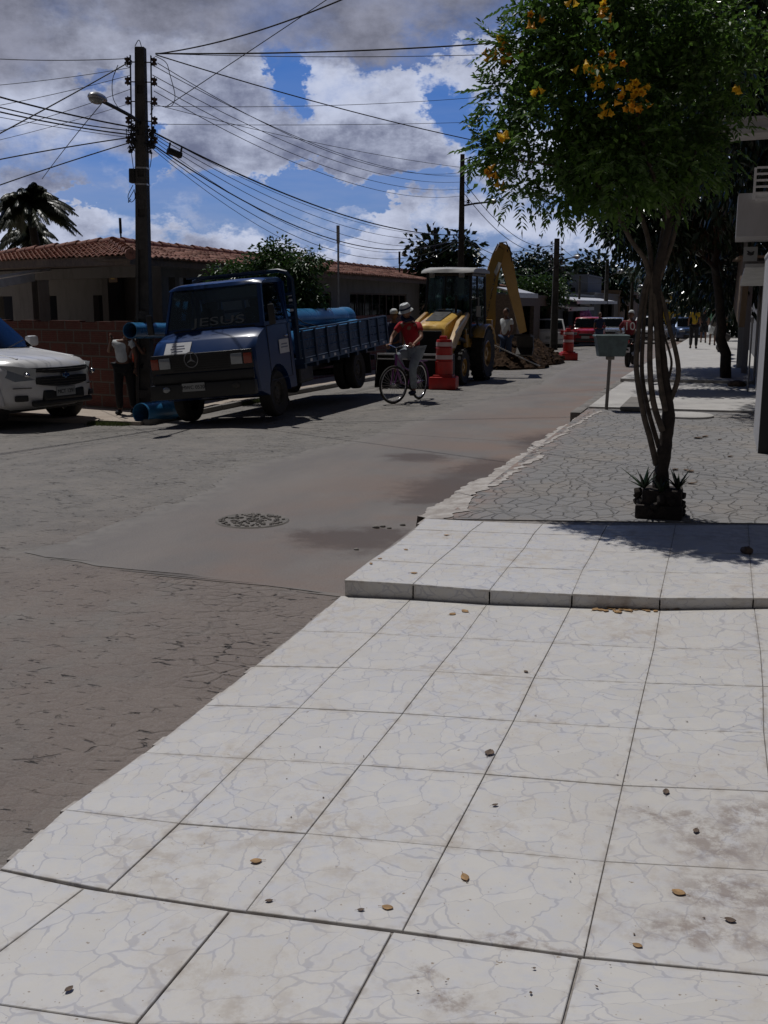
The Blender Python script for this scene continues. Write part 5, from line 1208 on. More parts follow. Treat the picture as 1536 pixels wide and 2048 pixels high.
# pipes riding on the bed: each its own thing
Tm = truck.matrix_basis.copy()
def pipe(a, b, r, label, group=None, collar=True, m_='bluepipe'):
    a, b = Vector(a), Vector(b); d = (b-a).normalized(); mb = MB(); L_ = (b-a).length; c = (a+b)/2
    rot = d.to_track_quat('Z', 'Y'); pr = [(r, -L_/2+.35), (r*1.0, L_/2), (r*.91, L_/2), (r*.91, -L_/2+.3), (r*.98, -L_/2), (r*1.08, -L_/2), (r*1.08, -L_/2+.22), (r, -L_/2+.3), (r, -L_/2+.35)]
    mb.lathe(pr, n=36); o = mb.build('pipe', M[m_], smooth=40); o.location = c; o.rotation_euler = rot.to_euler(); return tag(o, label, 'pipe', group)
def tw(p): return Tm @ Vector(p)
gp_ = 'blue pipes loaded on the truck bed'
pipe(tw((.50, 6.05, 1.11)), tw((.50, 1.95, 1.11)), .215, 'big blue pipe on the truck bed nearest the road side', gp_)
pipe(tw((.0, 6.3, 1.11)), tw((.0, 1.95, 1.11)), .215, 'big blue pipe in the middle of the truck bed', gp_)
pipe(tw((-.52, 6.1, 1.11)), tw((-.52, 1.95, 1.11)), .215, 'big blue pipe on the truck bed nearest the house', gp_)
pipe(tw((.27, 6.25, 1.40)), tw((.27, 1.95, 1.55)), .19, 'topmost blue pipe of the load on the truck bed', gp_)
for k, y in enumerate((2.15, 2.6)):
    mb = MB(); pts = [tw(p) for p in ((BW+.02, y+.25, 1.34), (.72, y+.1, 1.45), (.45, y, 1.72), (.2, y, 1.77), (-.3, y, 1.52), (-.78, y, 1.42), (-BW-.02, y, 1.34))]; mb.tube(pts, .009, 5); tag(mb.build('rope', M['wire'], smooth=60), ('front' if k == 0 else 'rear')+' black rope lashed over the pipes behind the cab', 'rope')
# pipe on the ground in front of the kerb and pipe carried by the workers
e0 = G(283, 850, zr); pipe(Vector((e0.x+.18, e0.y+1.3, zr(-8.5, 15)+.175)), Vector((e0.x, e0.y, zr(e0.x, e0.y)+.175)), .165, 'blue pipe lying on the ground with its dark open end beside the truck wheel')
c0 = P(260, 661, 14.7); c1 = P(345, 661, 16.2); dd_ = (c1-c0).normalized(); pipe(c0+dd_*2.9, c0, .125, 'blue pipe carried level past the concrete pole by the two workers', m_='bluepipe', collar=False)
# --- backhoe
BX, BY = -6.2, 21.6
bh = thing('backhoe_loader', 'yellow backhoe loader with black cab and raised rear boom digging beside the road', 'backhoe', (BX, BY, zr(-6, 23)), R(-2))
bh.scale = (.78, .93, .93)
hm = MB(); hw = .44
hm.loft([(.95, .95), (.93, 1.30), (.98, 1.40), (1.2, 1.47), (2.55, 1.78), (2.6, 1.78), (2.6, .9)], [-hw, -hw*.97, -hw*.85, -hw*.5, 0, hw*.5, hw*.85, hw*.97, hw], lambda x, y, z: (x, y+.08*(abs(x)/hw)**3*(y < 1.2), z-.08*(abs(x)/hw)**5*(z > 1.3))); hm.build('hood', M['hoodyellow'], bh, smooth=45)
ins = MB(); quadpanel(ins, [(-.22, 1.30, 1.496), (.22, 1.30, 1.496), (.26, 2.35, 1.737), (-.26, 2.35, 1.737)], .006, .004); ins.build('hood_inset', M['black'], bh)
gr2_ = MB(); gr2_.rbox((0, .93, .98), (.80, .06, .60), .02); gg = gr2_.build('radiator_grille', M['black'], bh); s_ = MB()
for k in range(8): s_.box((0, .895, .74+k*.065), (.7, .01, .012))
s_.build('grille_slat', M['rubber'], gg)
chs = MB(); chs.bb((-.40, .95, .45), (.40, 4.3, .95)); chs.bb((-.55, 2.5, .7), (.55, 4.2, 1.1)); chs.bb((-.5, 4.2, .35), (.5, 4.55, 1.25)); chs.cyl((-.7, 1.35, .42), (.7, 1.35, .42), .09); chs.cyl((-.8, 3.35, .62), (.8, 3.35, .62), .12); chs.build('chassis', M['black'], bh)
for s in (-1, 1):
    wheel(bh, (s*.80, 1.40, .42), .42, .30, s, rimr=.52, m_r='yellowpaint', lugs=18); wheel(bh, (s*.82, 3.40, .66), .66, .42, s, rimr=.5, m_r='yellowpaint', lugs=22)
    fd = MB(); pts = [(3.4+.78*math.cos(a), .66+.74*math.sin(a)) for a in [math.pi*i/10 for i in range(1, 9)]]
    for i in range(len(pts)-1): fd.add([(s*.58, *pts[i]), (s*1.04, *pts[i]), (s*1.04, *pts[i+1]), (s*.58, *pts[i+1])], [(0,1,2,3)])
    o = fd.build('fender', M['yellowpaint'], bh, smooth=60); so_ = o.modifiers.new('t', 'SOLIDIFY'); so_.thickness = .03
    # loader arm: bent beam down to the bucket
    ar_ = MB(); x = s*.62; prof = [(2.45, 1.70), (2.62, 1.62), (1.9, 1.25), (.95, .62), (.15, .36), (.05, .50), (.85, .86), (1.7, 1.50)]
    ar_.loft(prof, [x-.06, x+.06]); ar_.build('loader_arm', M['yellowpaint'], bh, bevel=.01)
    cy_ = MB(); cy_.cyl((x, 2.3, 1.0), (x, 1.5, 1.12), .05); cy_.cyl((x, 1.5, 1.12), (x, .8, .8), .028); o = cy_.build('loader_cylinder', M['iron'], bh, smooth=40)
    lbw = MB(); lbw.slab([(x+s*.064, 1.25, 1.18), (x+s*.064, 2.25, 1.56), (x+s*.064, 2.25, 1.64), (x+s*.064, 1.25, 1.26)], (s*.003, 0, 0)); lbw.build('arm_decal', M['paper'], bh)
bk = MB(); bkp = [(.30, .78), (-.28, .76), (-.28, .73), (.22, .72), (.26, .12), (-.42, .06), (-.42, .03), (.30, .05)]
bk.loft(bkp, [-.98, .98]); 
for s in (-1, 1): bk.slab([(s*.98, .30, .05), (s*.98, -.42, .03), (s*.98, -.28, .76), (s*.98, .30, .78)], (s*.03, 0, 0))
bko = bk.build('loader_bucket', M['iron'], bh, bevel=.006); ed = MB(); ed.bb((-.98, -.30, .765), (.98, -.26, .80)); ed.bb((-.98, -.29, .66), (.98, -.27, .69)); ed.build('bucket_edge', M['zinc'], bko)
# cab
cb = MB(); z0, z1 = 1.10, 2.62; yf, yr = 2.55, 4.05; cwb, cwt = .70, .66
P4 = lambda s, y, z: (s*(cwb+(cwt-cwb)*(z-z0)/(z1-z0)), y, z)
for s in (-1, 1):
    for (ya, yb2, r_) in ((yf, yf+.12, .045), (3.25, 3.25, .035), (yr, yr-.05, .045)): cb.tube([P4(s, ya, z0), P4(s, yb2, z1)], r_, 8)
    cb.tube([P4(s, yf, z0), P4(s, yr, z0)], .05, 8); cb.tube([P4(s, yf+.12, z1), P4(s, yr-.05, z1)], .05, 8)
for (y, z, k) in ((yf, z0, 0), (yr, z0, 0), (yf+.12, z1, 0), (yr-.05, z1, 0)): cb.tube([P4(-1, y, z), P4(1, y, z)], .05, 8)
cb.bb((-.68, yf+.02, .95), (.68, yr, z0)); cb.tube([(-.1, yf-.02, z0), (-.1, yf+.1, z1)], .025, 6); cb.build('cab_frame', M['black'], bh, smooth=40)
def pane_(pts, nm): g = MB(); quadpanel(g, pts, .008, 0); g.build(nm, M['glassclear'], bh)
pane_([(-.68, yf-.01, z0), (.68, yf-.01, z0), (.64, yf+.11, z1), (-.64, yf+.11, z1)], 'windshield'); pane_([(-.68, yr, z0), (.68, yr, z0), (.64, yr-.05, z1), (-.64, yr-.05, z1)], 'rear_window')
for s in (-1, 1): pane_([P4(s*.99, yf+.05, z0), P4(s*.99, yr-.03, z0), P4(s*.99, yr-.05, z1), P4(s*.99, yf+.12, z1)], 'door_window')
st_ = MB(); st_.rbox((0, 3.35, 1.35), (.5, .5, .14), .05); st_.rbox((0, 3.6, 1.7), (.5, .14, .6), .05); st_.cyl((0, 2.85, 1.1), (0, 3.0, 1.6), .04); st_.build('seat', M['cblack'], bh, smooth=50)
rfm = MB(); rfm.loft([(yf-.14, z1+.03), (yf-.10, z1+.12), (yf+.1, z1+.17), (3.4, z1+.19), (yr+.05, z1+.15), (yr+.12, z1+.04)], [-.80, -.78, -.6, 0, .6, .78, .80], lambda x, y, z: (x, y+.06*(abs(x)/.8)**4*(1 if y < 3 else -1), z-.04*(abs(x)/.8)**5*(z > z1+.1)+.008*math.sin(x*9))); rfm.build('cab_roof', mat('dull cab roof', (.36,.36,.36), .6, var=.15), bh, smooth=50)
for x in (-.45, .45):
    lp = MB(); lp.rbox((x, yf-.1, z1-.03), (.16, .08, .11), .02); lp.build('work_lamp', M['lens'], bh)
mr = MB(); mr.tube([(.7, 2.6, 2.0), (.98, 2.45, 2.05), (.98, 2.45, 1.8)], .012, 5); mr.rbox((.98, 2.43, 1.72), (.12, .03, .26), .01); mr.build('mirror', M['plategrey'], bh)
tk = MB(); tk.rbox((.62, 2.6, 1.0), (.12, .5, .32), .03); tk.rbox((.66, 2.3, 1.14), (.03, .08, .3), .01); tk.build('side_tank', M['yellowpaint'], bh, smooth=40)
ex = MB(); ex.cyl((.34, 2.3, 1.68), (.34, 2.3, 2.1), .035); ex.build('exhaust_pipe', M['iron'], bh, smooth=40)
# rear boom: points taken at the depth of the kingpost, in the plane of the boom
YB = BY+4.8
binv = bh.matrix_basis.inverted()
def bp_(px, py, dy=0): return binv @ P(px, py, YB+dy)
def beam(pts, widths, th, name, m_='yellowpaint'):
    """flat sided tapering box beam along pts; widths in the vertical plane"""
    ps = [Vector(p) for p in pts]; vs = []; n = len(ps)
    for i, p in enumerate(ps):
        t_ = (ps[min(i+1, n-1)]-ps[max(i-1, 0)]).normalized(); s_ = Vector((math.cos(.45), -math.sin(.45), 0)); s_ = (Vector((.35, -.94, 0))).normalized(); up = t_.cross(s_).normalized()
        for a, b in ((-1, -1), (1, -1), (1, 1), (-1, 1)): vs.append(p+up*widths[i]/2*a+s_*th/2*b)
    fs = [(i*4+j, i*4+(j+1) % 4, (i+1)*4+(j+1) % 4, (i+1)*4+j) for i in range(n-1) for j in range(4)]+[(0,1,2,3), tuple((n-1)*4+j for j in range(4))]
    mb = MB(); mb.add(vs, fs); return mb.build(name, M[m_], bh, bevel=.012)
boom = beam([bp_(968, 690, -.5), bp_(973, 645, -.4), bp_(976, 600, -.2), bp_(982, 560, 0), bp_(992, 522, .2), bp_(1002, 497, .4)], [.52, .55, .46, .42, .36, .22], .32, 'boom')
dip = beam([bp_(996, 492, .4), bp_(1008, 502, .5), bp_(1018, 545, .7), bp_(1028, 590, .9), bp_(1038, 628, 1.1), bp_(1046, 665, 1.2)], [.26, .42, .36, .32, .28, .24], .26, 'dipper_arm')
cyl_ = MB(); cyl_.cyl(bp_(966, 583, -.1), bp_(983, 530, .1), .06, n=12); cyl_.cyl(bp_(983, 530, .1), bp_(1000, 489, .35), .035, n=12); cyl_.build('boom_cylinder', M['iron'], bh, smooth=40)
cyl_ = MB(); cyl_.cyl(bp_(1014, 498, .45), bp_(1024, 545, .7), .05, n=12); cyl_.cyl(bp_(1024, 545, .7), bp_(1046, 650, 1.15), .035, n=12); cyl_.build('dipper_cylinder', M['iron'], bh, smooth=40)
hs = MB(); hs.tube([bp_(998, 486, .3), bp_(1012, 484, .3), bp_(1022, 505, .45), bp_(1024, 530, .6)], .02, 6); hs.tube([bp_(962, 600, -.3), bp_(972, 560, -.1), bp_(985, 510, .1), bp_(996, 488, .3)], .025, 6); hs.build('hydraulic_hose', M['wire'], bh, smooth=60)
dec = MB(); 
for (a, b) in (((986, 552), (1000, 520)), ((968, 640), (972, 660))): pass
kp = MB(); kp.rbox(bp_(964, 700, -.45), (.5, .3, .9), .03); kp.rbox(bp_(972, 655, -.55), (.42, .16, .42), .03); kp.build('kingpost', M['yellowpaint'], bh, smooth=40)
# the word on the boom runs up its side that faces the road
a3, b3 = bp_(973, 632, -.33), bp_(992, 537, .12); dr_ = (b3-a3).normalized(); side_n = Vector((.35, -.94, 0)).normalized(); upv = side_n.cross(dr_).normalized()
mt = Matrix((dr_, upv, side_n)).transposed()
o = text('NEW HOLLAND', .17, M['black'], boom, (a3+b3)/2+side_n*.175+upv*-.02, mt.to_euler(), sx=1.15)
wt = MB(); wt.slab([bp_(987, 545, 0)+side_n*.175, bp_(992, 552, 0)+side_n*.175, bp_(1002, 527, .15)+side_n*.175, bp_(996, 524, .15)+side_n*.175], side_n*.01); wt.build('boom_decal', M['offwhite'], bh)
bkt = MB(); bkt.loft([(-.1, .0), (.35, -.05), (.45, -.4), (.2, -.62), (.12, -.58), (.3, -.38), (.22, -.1), (-.1, -.06)], [-.28, .28]); o = bkt.build('digging_bucket', M['iron'], bh, bevel=.01); o.location = bp_(1046, 668, 1.2)
# --- spoil heap by the machine
def heap(name, label, c, rx, ry, h, seed, n=46, kind=None):
    mb = MB(); rr = random.Random(seed); from mathutils import noise as nz
    vs = []
    for j in range(n+1):
        for i in range(n+1):
            u, v = -1+2*i/n, -1+2*j/n; x, y = u*rx, v*ry; r_ = math.sqrt(u*u+v*v); a = math.atan2(v, u); e = 1+.18*nz.noise(Vector((math.cos(a)*1.5+seed, math.sin(a)*1.5, 0)))
            k = max(0, 1-(r_/e)); z = h*(k**.8)*(.8+.5*nz.noise(Vector((x*1.3+seed, y*1.3, 3))))+.13*k**.3*nz.noise(Vector((x*5, y*5, seed)))+.05*(k > 0)*nz.noise(Vector((x*14, y*14, seed)))-(.12 if k <= 0 else 0)
            vs.append((x, y, z))
    fs = [(j*(n+1)+i, j*(n+1)+i+1, (j+1)*(n+1)+i+1, (j+1)*(n+1)+i) for j in range(n) for i in range(n)]; mb.add(vs, fs)
    for i in range(150):
        a = rr.uniform(0, 6.28); r_ = rr.uniform(.3, 1.05); s_ = rr.uniform(.02, .07); mb.ell((rx*r_*math.cos(a), ry*r_*math.sin(a), h*max(0, 1-r_)**.8*.8+s_*.3), (s_, s_*.8, s_*.7), 6, 4, (rr.uniform(0, 3), 0, rr.uniform(0, 3)))
    o = mb.build(name, M['soil']); o.location = c; tag(o, label, 'soil heap'); 
    return o
hc = G(1052, 728, zr); heap('soil_heap', 'dark heap of dug soil between the backhoe and the far red barrel', (hc.x-.1, hc.y+.6, zr(-4, 28)), 1.25, 2.3, .95, 3)
hc = G(1000, 738, zr); heap('soil_heap', 'lower heap of soil and rubble behind the backhoe rear wheel', (hc.x, hc.y+1.4, zr(-5, 28)), 1.2, 2.0, .95, 8)
mb = MB(); mb.box((0,0,0), (1.6, .07, .03)); o = mb.build('plank', M['offwhite']); o.location = P(1022, 706, 26.4); o.rotation_euler = (0, R(24), R(12)); tag(o, 'pale plank lying on the soil heap behind the backhoe wheel', 'plank')
# --- red water-filled barrels
def barrel(loc, rz, label, sc=1.0):
    t = thing('traffic_barrel', label, 'traffic barrel', loc, rz, 'red and white channelising barrels'); t.scale = (sc, sc, sc)
    b = MB(); b.rbox((0, 0, .13), (.56, .56, .26), .03); b.rbox((0, .0, .27), (.42, .42, .06), .02); b.build('base', M['orange'], t, smooth=40)
    b = MB(); b.lathe([(.001, .28), (.185, .28), (.185, .56), (.192, .57), (.192, .575), (.175, .58), (.172, .84), (.180, .85), (.165, .86), (.162, 1.0), (.155, 1.02), (.08, 1.02), (.001, 1.02)], n=28); b.build('drum', M['orange'], t, smooth=40)
    b = MB(); b.rbox((-.02, 0, 1.05), (.15, .15, .09), .02); b.build('cap', M['orange'], t, smooth=40)
    for z, r_ in ((.62, .179), (.885, .1675)):
        b = MB(); b.lathe([(r_, z), (r_+.006, z), (r_+.003, z+.085), (r_-.003, z+.085), (r_, z)], n=28); b.build('reflective_band', M['band'], t, smooth=40)
    return t
q = G(884, 779, zr); barrel((q.x, q.y+.15, zr(q.x, q.y)), .12, 'nearer red barrel with two pale bands in front of the backhoe', 1.0)
q = G(1134, 721, zr); barrel((q.x, q.y+.2, zr(q.x, q.y)), .4, 'farther red barrel beyond the soil heap beside the red car', 1.0)
mb = MB(); mb.slab([(0,0,0), (.9,0,0), (.9,.08,0), (0,.08,0)], (0,0,.04)); 
# --- cars down the street
def cpx(px, py, **k):
    q = GB(px, py, zr); return (q.x, q.y, q.z)
car('parked_car', 'pale grey hatchback seen from behind beyond the soil heap', 'car', (GB(1092, 697, zr).x-.35, GB(1092, 697, zr).y+3.7, GB(1092, 697, zr).z-.02), R(180+8), L=3.7, W=1.62, H=1.5, belt=.95, hood=.88, nose=.62, paint='carwhite', fw=.7, wr=.29, ws=(.95, 1.5), rf=(3.3, 3.62), hatch=True)
q = GB(1170, 693, zr); car('parked_car', 'red hatchback facing the camera between the far barrel and the silver car', 'car', q, R(3), L=3.8, W=1.62, H=1.46, belt=.9, hood=.86, paint='carred', wr=.29, ws=(.95, 1.55), rf=(3.2, 3.6), hatch=True, plate='')
q = GB(1217, 686, zr); car('parked_car', 'silver saloon facing the camera behind the waste bin', 'car', q, R(2), L=4.2, W=1.7, H=1.42, paint='carsilver')
q = GB(1286, 688, zr); car('moving_car', 'white car partly hidden behind the motorcyclist and the tree stems', 'car', q, R(-4), L=4.0, W=1.68, H=1.5, paint='carwhite', belt=.92)
q = GB(1384, 684, zr); car('moving_car', 'slate blue car beyond the flowering tree beside the pedestrians', 'car', (q.x, q.y, q.z), R(14), L=4.2, W=1.7, H=1.45, paint='carblue')
# yellow van far off
q = GB(1338, 670, zr); v = thing('yellow_bus', 'small yellow bus with pale roof far down the street', 'bus', q, R(-3)); bw = 1.1
b = MB(); b.loft([(0, .35), (-.03, .9), (.03, 1.3), (.16, 2.25), (.3, 2.45), (5.6, 2.5), (5.8, 2.3), (5.8, .35)], [-bw, -bw*.97, -bw*.8, 0, bw*.8, bw*.97, bw], lambda x, y, z: (x, y+.15*(abs(x)/bw)**4*(y < 1), z-.08*(abs(x)/bw)**5*(z > 2.2))); b.build('body', M['vanyellow'], v, smooth=40)
g = MB(); quadpanel(g, [(-.85, .03, 1.45), (.85, .03, 1.45), (.8, .11, 1.95), (-.8, .11, 1.95)], .01, .01); g.build('windshield', M['glass'], v)
g = MB(); g.bb((-.6, .06, 2.05), (.6, .2, 2.2)); g.build('destination_board', M['paper'], v); g = MB(); g.bb((-.95, -.05, .4), (.95, .05, .62)); g.build('bumper', M['black'], v)
v.scale = (1.15, 1, 1.3)
g = MB(); g.rbox((0, 2.8, 2.52), (2.0, 5.2, .1), .04); g.build('roof', M['offwhite'], v)
for s in (-1, 1):
    wheel(v, (s*.95, 1.0, .4), .4, .24, s); wheel(v, (s*.95, 4.6, .4), .4, .24, s); h_ = MB(); h_.rbox((s*.8, -.03, .85), (.26, .06, .2), .02); h_.build('headlight', M['lampglass'], v)
    g = MB(); g.bb((s*bw, .8, 1.3), (s*(bw+.012), 5.3, 2.05)); g.build('side_window', M['glass'], v)
# ------------------------------------------------------------------ row of buildings down the left side
def row_building(name, label, Xp, px0, px1, ztop_px, Y_or=None, m='wallgrey', openings=(), depth=8, awnings=(), parapet=None, roofm=None):
    """box along the street between the two pixel columns on the plane X = Xp"""
    Y0, Y1 = PX(px0, 620, Xp).y, PX(px1, 620, Xp).y; zt = PX(px0, ztop_px, Xp).z; zb = zsl(0, Y1)-.3
    t = thing(name, label, 'building', (Xp, Y0, zb)); O = Vector(t.location); mb = MB(); hs = []
    for (a, b, c, d) in openings:
        ya, yb = PX(a, 620, Xp).y-Y0, PX(b, 620, Xp).y-Y0; z1 = PX((a+b)/2, c, Xp).z; z0 = PX((a+b)/2, d, Xp).z if d else zb+.05
        hs.append((max(.05, ya), min(Y1-Y0-.05, yb), z0, z1))
    wall_holes(mb, (Xp, Y0), (0, 1), Y1-Y0, zb, zt, hs, .2)
    mb.bb((Xp-depth, Y0, zb), (Xp-.2, Y0+.2, zt)); mb.bb((Xp-depth, Y1-.2, zb), (Xp-.2, Y1, zt)); mb.bb((Xp-depth-.2, Y0, zb), (Xp-depth, Y1, zt))
    mb.v = [tuple(Vector(v)-O) for v in mb.v]; mb.build('wall', M[m], t)
    r = MB(); r.bb((.06-0, -.06, zt-zb), (-depth-.26, Y1-Y0+.06, zt-zb+.12)); r.build('roof', M[roofm or m], t)
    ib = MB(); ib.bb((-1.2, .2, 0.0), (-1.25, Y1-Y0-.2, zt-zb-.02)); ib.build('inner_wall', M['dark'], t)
    for (a, b, c, d) in hs:
        w_ = MB(); w_.bb((-.16, a, c-zb), (-.13, b, d-zb)); fr = MB()
        if c > zb+.3:
            for (p, q_) in (((-.12, a, c-zb), (.02, a+.08, d-zb)), ((-.12, b-.08, c-zb), (.02, b, d-zb)), ((-.12, a+.08, d-zb-.08), (.02, b-.08, d-zb)), ((-.12, a+.08, c-zb), (.02, b-.08, c-zb+.06))): fr.bb(p, q_)
            f = fr.build('window', M['woodgrey'], t); w_.build('pane', M['glass'], f)
    for (a, b, c, outw) in awnings:
        ya, yb = PX(a, 620, Xp+outw).y-Y0, PX(b, 620, Xp+outw).y-Y0; z = PX((a+b)/2, c, Xp+outw).z-zb
        mb = MB(); mb.slab([(0, ya, z+.25), (outw, ya, z), (outw, yb, z), (0, yb, z+.25)], (0, 0, .06)); mb.slab([(outw, ya, z-.12), (outw, yb, z-.12), (outw, yb, z+.08), (outw, ya, z+.08)], (.03, 0, 0)); mb.build('awning', M['zinc'], t)
    return t
row_building('shop_building', 'low dark shop with a bright awning edge beyond the backhoe boom', -8.9, 1034, 1108, 594, m='woodgrey', openings=((1045, 1068, 612, None), (1080, 1100, 612, None)), awnings=((1036, 1074, 590, .9),))
row_building('shop_building', 'pale stepped shop behind the red car with a narrow white awning', -8.9, 1118, 1186, 590, m='wallblue', openings=((1126, 1136, 622, None), (1168, 1184, 600, 612)), awnings=((1136, 1187, 617, 1.1),), depth=10)
bu = thing('upper_storey', None, None)
bpy.data.objects.remove(bu)
def block(name, label, px0, px1, pyt, pyb, Y, dy, m, cat='building', win=()):
    a, b = P(px0, pyt, Y), P(px1, pyb, Y); t = thing(name, label, cat, (a.x, Y, b.z)); W_ = b.x-a.x; H_ = a.z-b.z
    mb = MB(); hs = []
    for (q0, q1, r0, r1) in win:
        c, d = P(q0, r0, Y), P(q1, r1, Y); hs.append((c.x-a.x, d.x-a.x, d.z-b.z, c.z-b.z))
    wall_holes(mb, (0, 0), (1, 0), W_, 0, H_, hs, .25); mb.bb((0, .25, 0), (.25, dy, H_)); mb.bb((W_-.25, .25, 0), (W_, dy, H_)); mb.bb((.25, dy-.25, 0), (W_-.25, dy, H_)); mb.build('wall', M[m], t)
    r = MB(); r.bb((-.08, -.08, H_), (W_+.08, dy+.08, H_+.14)); r.build('roof', M[m], t)
    if hs:
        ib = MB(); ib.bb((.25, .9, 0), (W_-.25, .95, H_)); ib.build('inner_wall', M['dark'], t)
        for (a_, b_, c_, d_) in hs: w_ = MB(); w_.bb((a_, .1, c_), (b_, .12, d_)); w_.build('window_pane', M['glass'], t)
    return t
block('stepped_house', 'blue grey two-storey house rising behind the shops left of the thin post', 1120, 1173, 553, 640, 80, 9, 'wallblue', win=((1140, 1150, 575, 590),))
row_building('shop_building', 'long low shop with a bright white awning line behind the silver car', -8.9, 1187, 1236, 588, m='wallgrey', openings=((1190, 1228, 606, None),), awnings=((1153, 1233, 604, 1.4),), depth=12)
row_building('shop_building', 'tan shop with dark doorways beside the distant lamp post', -8.9, 1237, 1275, 583, m='walltan', openings=((1248, 1262, 590, 604), (1250, 1258, 612, None), (1265, 1272, 588, 602)), depth=10)
row_building('shop_building', 'distant grey shop seen between the stems of the flowering tree', -8.9, 1276, 1322, 592, m='wallgrey', openings=((1283, 1300, 606, None),), depth=10)
block('low_building', 'distant white flat-roofed building behind the yellow bus', 1328, 1368, 605, 650, 150, 14, 'wallpale', win=((1340, 1350, 618, 630),))
block('low_building', 'pale narrow building end between the far pedestrians and dark trees', 1411, 1428, 598, 660, 100, 8, 'wallpale')
mb = MB(); q = PX(1165, 628, -8.1); mb.rbox((0,0,0), (.7, 1.8, .5), .15); 
for i in range(14): 
    rr = random.Random(i); mb.ell((rr.uniform(-.2, .2), rr.uniform(-.9, .9), rr.uniform(.2, .6)), (.25, .3, .22), 8, 6)
o = mb.build('pink_goods', mat('pink plastic', (.45,.12,.35), .6, var=.4), smooth=50); q2_ = PX(1166, 641, -8.0); o.location = (q2_.x, q2_.y, q2_.z); tag(o, 'pile of pink goods under the narrow awning behind the red car', 'goods')
mb = MB(); mb.bb((0, -2.5, 0), (.1, 2.5, 1.9)); o = mb.build('white_panel', M['wallpale']); q2_ = PX(1166, 650, -8.6); o.location = (-8.6, q2_.y, q2_.z-.5); tag(o, 'white panel fence under the narrow awning behind the red car', 'panel')
# hill far off
mb = MB(); nx, ny = 60, 8
from mathutils import noise as nz
vs = [(-700+i*24, 330+j*45, -3+(math.sin(math.pi*j/(ny-1))**.8)*(15+10*nz.noise(Vector((i*.17, j*.3, 2))))-(4 if j == 0 else 0)) for j in range(ny) for i in range(nx)]
mb.add(vs, [(j*nx+i, j*nx+i+1, (j+1)*nx+i+1, (j+1)*nx+i) for j in range(ny-1) for i in range(nx-1)]); tag(mb.build('hills', mat('wooded hill', (.018,.03,.02), .95, var=.5, vscale=.05), smooth=180), kind='structure')
# ------------------------------------------------------------------ right-hand side
XW = .42
wallr = thing('street_wall', 'white painted wall panel with a dark end strip at the right frame edge', 'wall', (XW, 11.95, -.04))
zt = P(1518, 490, 11.95).z+.04
mb = MB(); mb.bb((0, 0, 0), (.085, 1.9, zt-.06)); mb.tube([(.042, 0.0, zt-.06), (.042, 1.9, zt-.06)], .055, 10); mb.build('panel', M['wallpale'], wallr, smooth=40)
mb = MB(); mb.bb((.004, -.028, 0), (.11, -.003, zt-.1)); mb.build('dark_end_strip', M['black'], wallr)  # black strip across the near end of the panel
mb = MB(); mb.bb((.16, -.9, 0), (.26, -.05, zt-.02)); mb.build('inner_pillar', M['wallpale'], wallr)
bld = thing('two_storey_house', 'two storey house with dark red walls and a pale balcony at the right edge', 'house', (.9, 15.5, -.05)); O = Vector(bld.location)
mb = MB(); wall_holes(mb, (8, -0.02), (-1, 0), 8, 0, 6.2, [(5.2, 7.2, .1, 2.4), (5.4, 6.8, 3.2, 4.6)], -.25); wall_holes(mb, (.25, 0.23), (0, 1), 8, 0, 6.2, [(1.5, 3.0, .1, 2.3), (4.2, 5.6, 3.2, 4.5)], .25); mb.bb((.0, 8.23, 0), (8, 8.5, 6.2)); mb.build('wall', M['wallred'], bld)
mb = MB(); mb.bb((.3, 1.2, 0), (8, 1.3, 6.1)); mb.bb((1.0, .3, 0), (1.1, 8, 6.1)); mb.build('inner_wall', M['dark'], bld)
a, b = P(1477, 387, 14.2), P(1536, 472, 14.2)
mb = MB(); a_ = a-O; b_ = b-O; mb.bb((a_.x, a_.y, b_.z), (4, a_.y+.1, a_.z)); mb.bb((a_.x, a_.y+.1, b_.z), (a_.x+.1, -.03, a_.z)); mb.bb((a_.x+.1, a_.y+.1, b_.z), (4, -.03, b_.z+.12)); mb.build('balcony', M['wallpale'], bld)
c, d = P(1509, 336, 14.2)-O, P(1560, 398, 14.2)-O; mb = MB(); W_ = 1.0
mb.bb((c.x, c.y-.05, d.z), (c.x+.03, c.y-.02, c.z)); mb.bb((c.x+.42, c.y-.05, d.z), (c.x+.45, c.y-.02, c.z)); mb.bb((c.x+W_, c.y-.05, d.z), (c.x+W_+.03, c.y-.02, c.z))
for k in range(6): z = d.z+(c.z-d.z)*k/5; mb.bb((c.x+.03, c.y-.045, z-.012), (c.x+W_, c.y-.025, z+.012))
mb.build('balcony_grille', M['white'], bld)
a, b = P(1453, 244, 12.2), P(1453, 270, 12.2); sl_ = MB(); L_ = 5; hz_ = a.z-b.z
sl_.slab([Vector((a.x, 12.2, b.z)), Vector((a.x+4.5, 11.4, b.z)), Vector((a.x+4.5, 11.4, a.z)), Vector((a.x, 12.2, a.z))], (.05, .5, 0)); sl_.slab([Vector((a.x-.05, 12.16, a.z)), Vector((a.x+4.5, 11.35, a.z)), Vector((a.x+4.6, 11.95, a.z)), Vector((a.x+.0, 12.76, a.z))], (0, 0, .03)); sl_.slab([Vector((a.x-.03, 12.17, a.z-.11)), Vector((a.x+4.5, 11.37, a.z-.11)), Vector((a.x+4.5, 11.37, a.z-.085)), Vector((a.x-.03, 12.17, a.z-.085))], (0, -.02, 0))
sl_.v = [tuple(Vector(v)-O) for v in sl_.v]; sl_.build('roof_slab', M['wallpale'], bld)
mb = MB(); 
for (x, y) in ((1.2, -3.5), (3.4, -3.6)): mb.bb((x, y, 0), (x+.2, y+.2, b.z+.04))
mb.build('porch_column', M['wallpale'], bld)
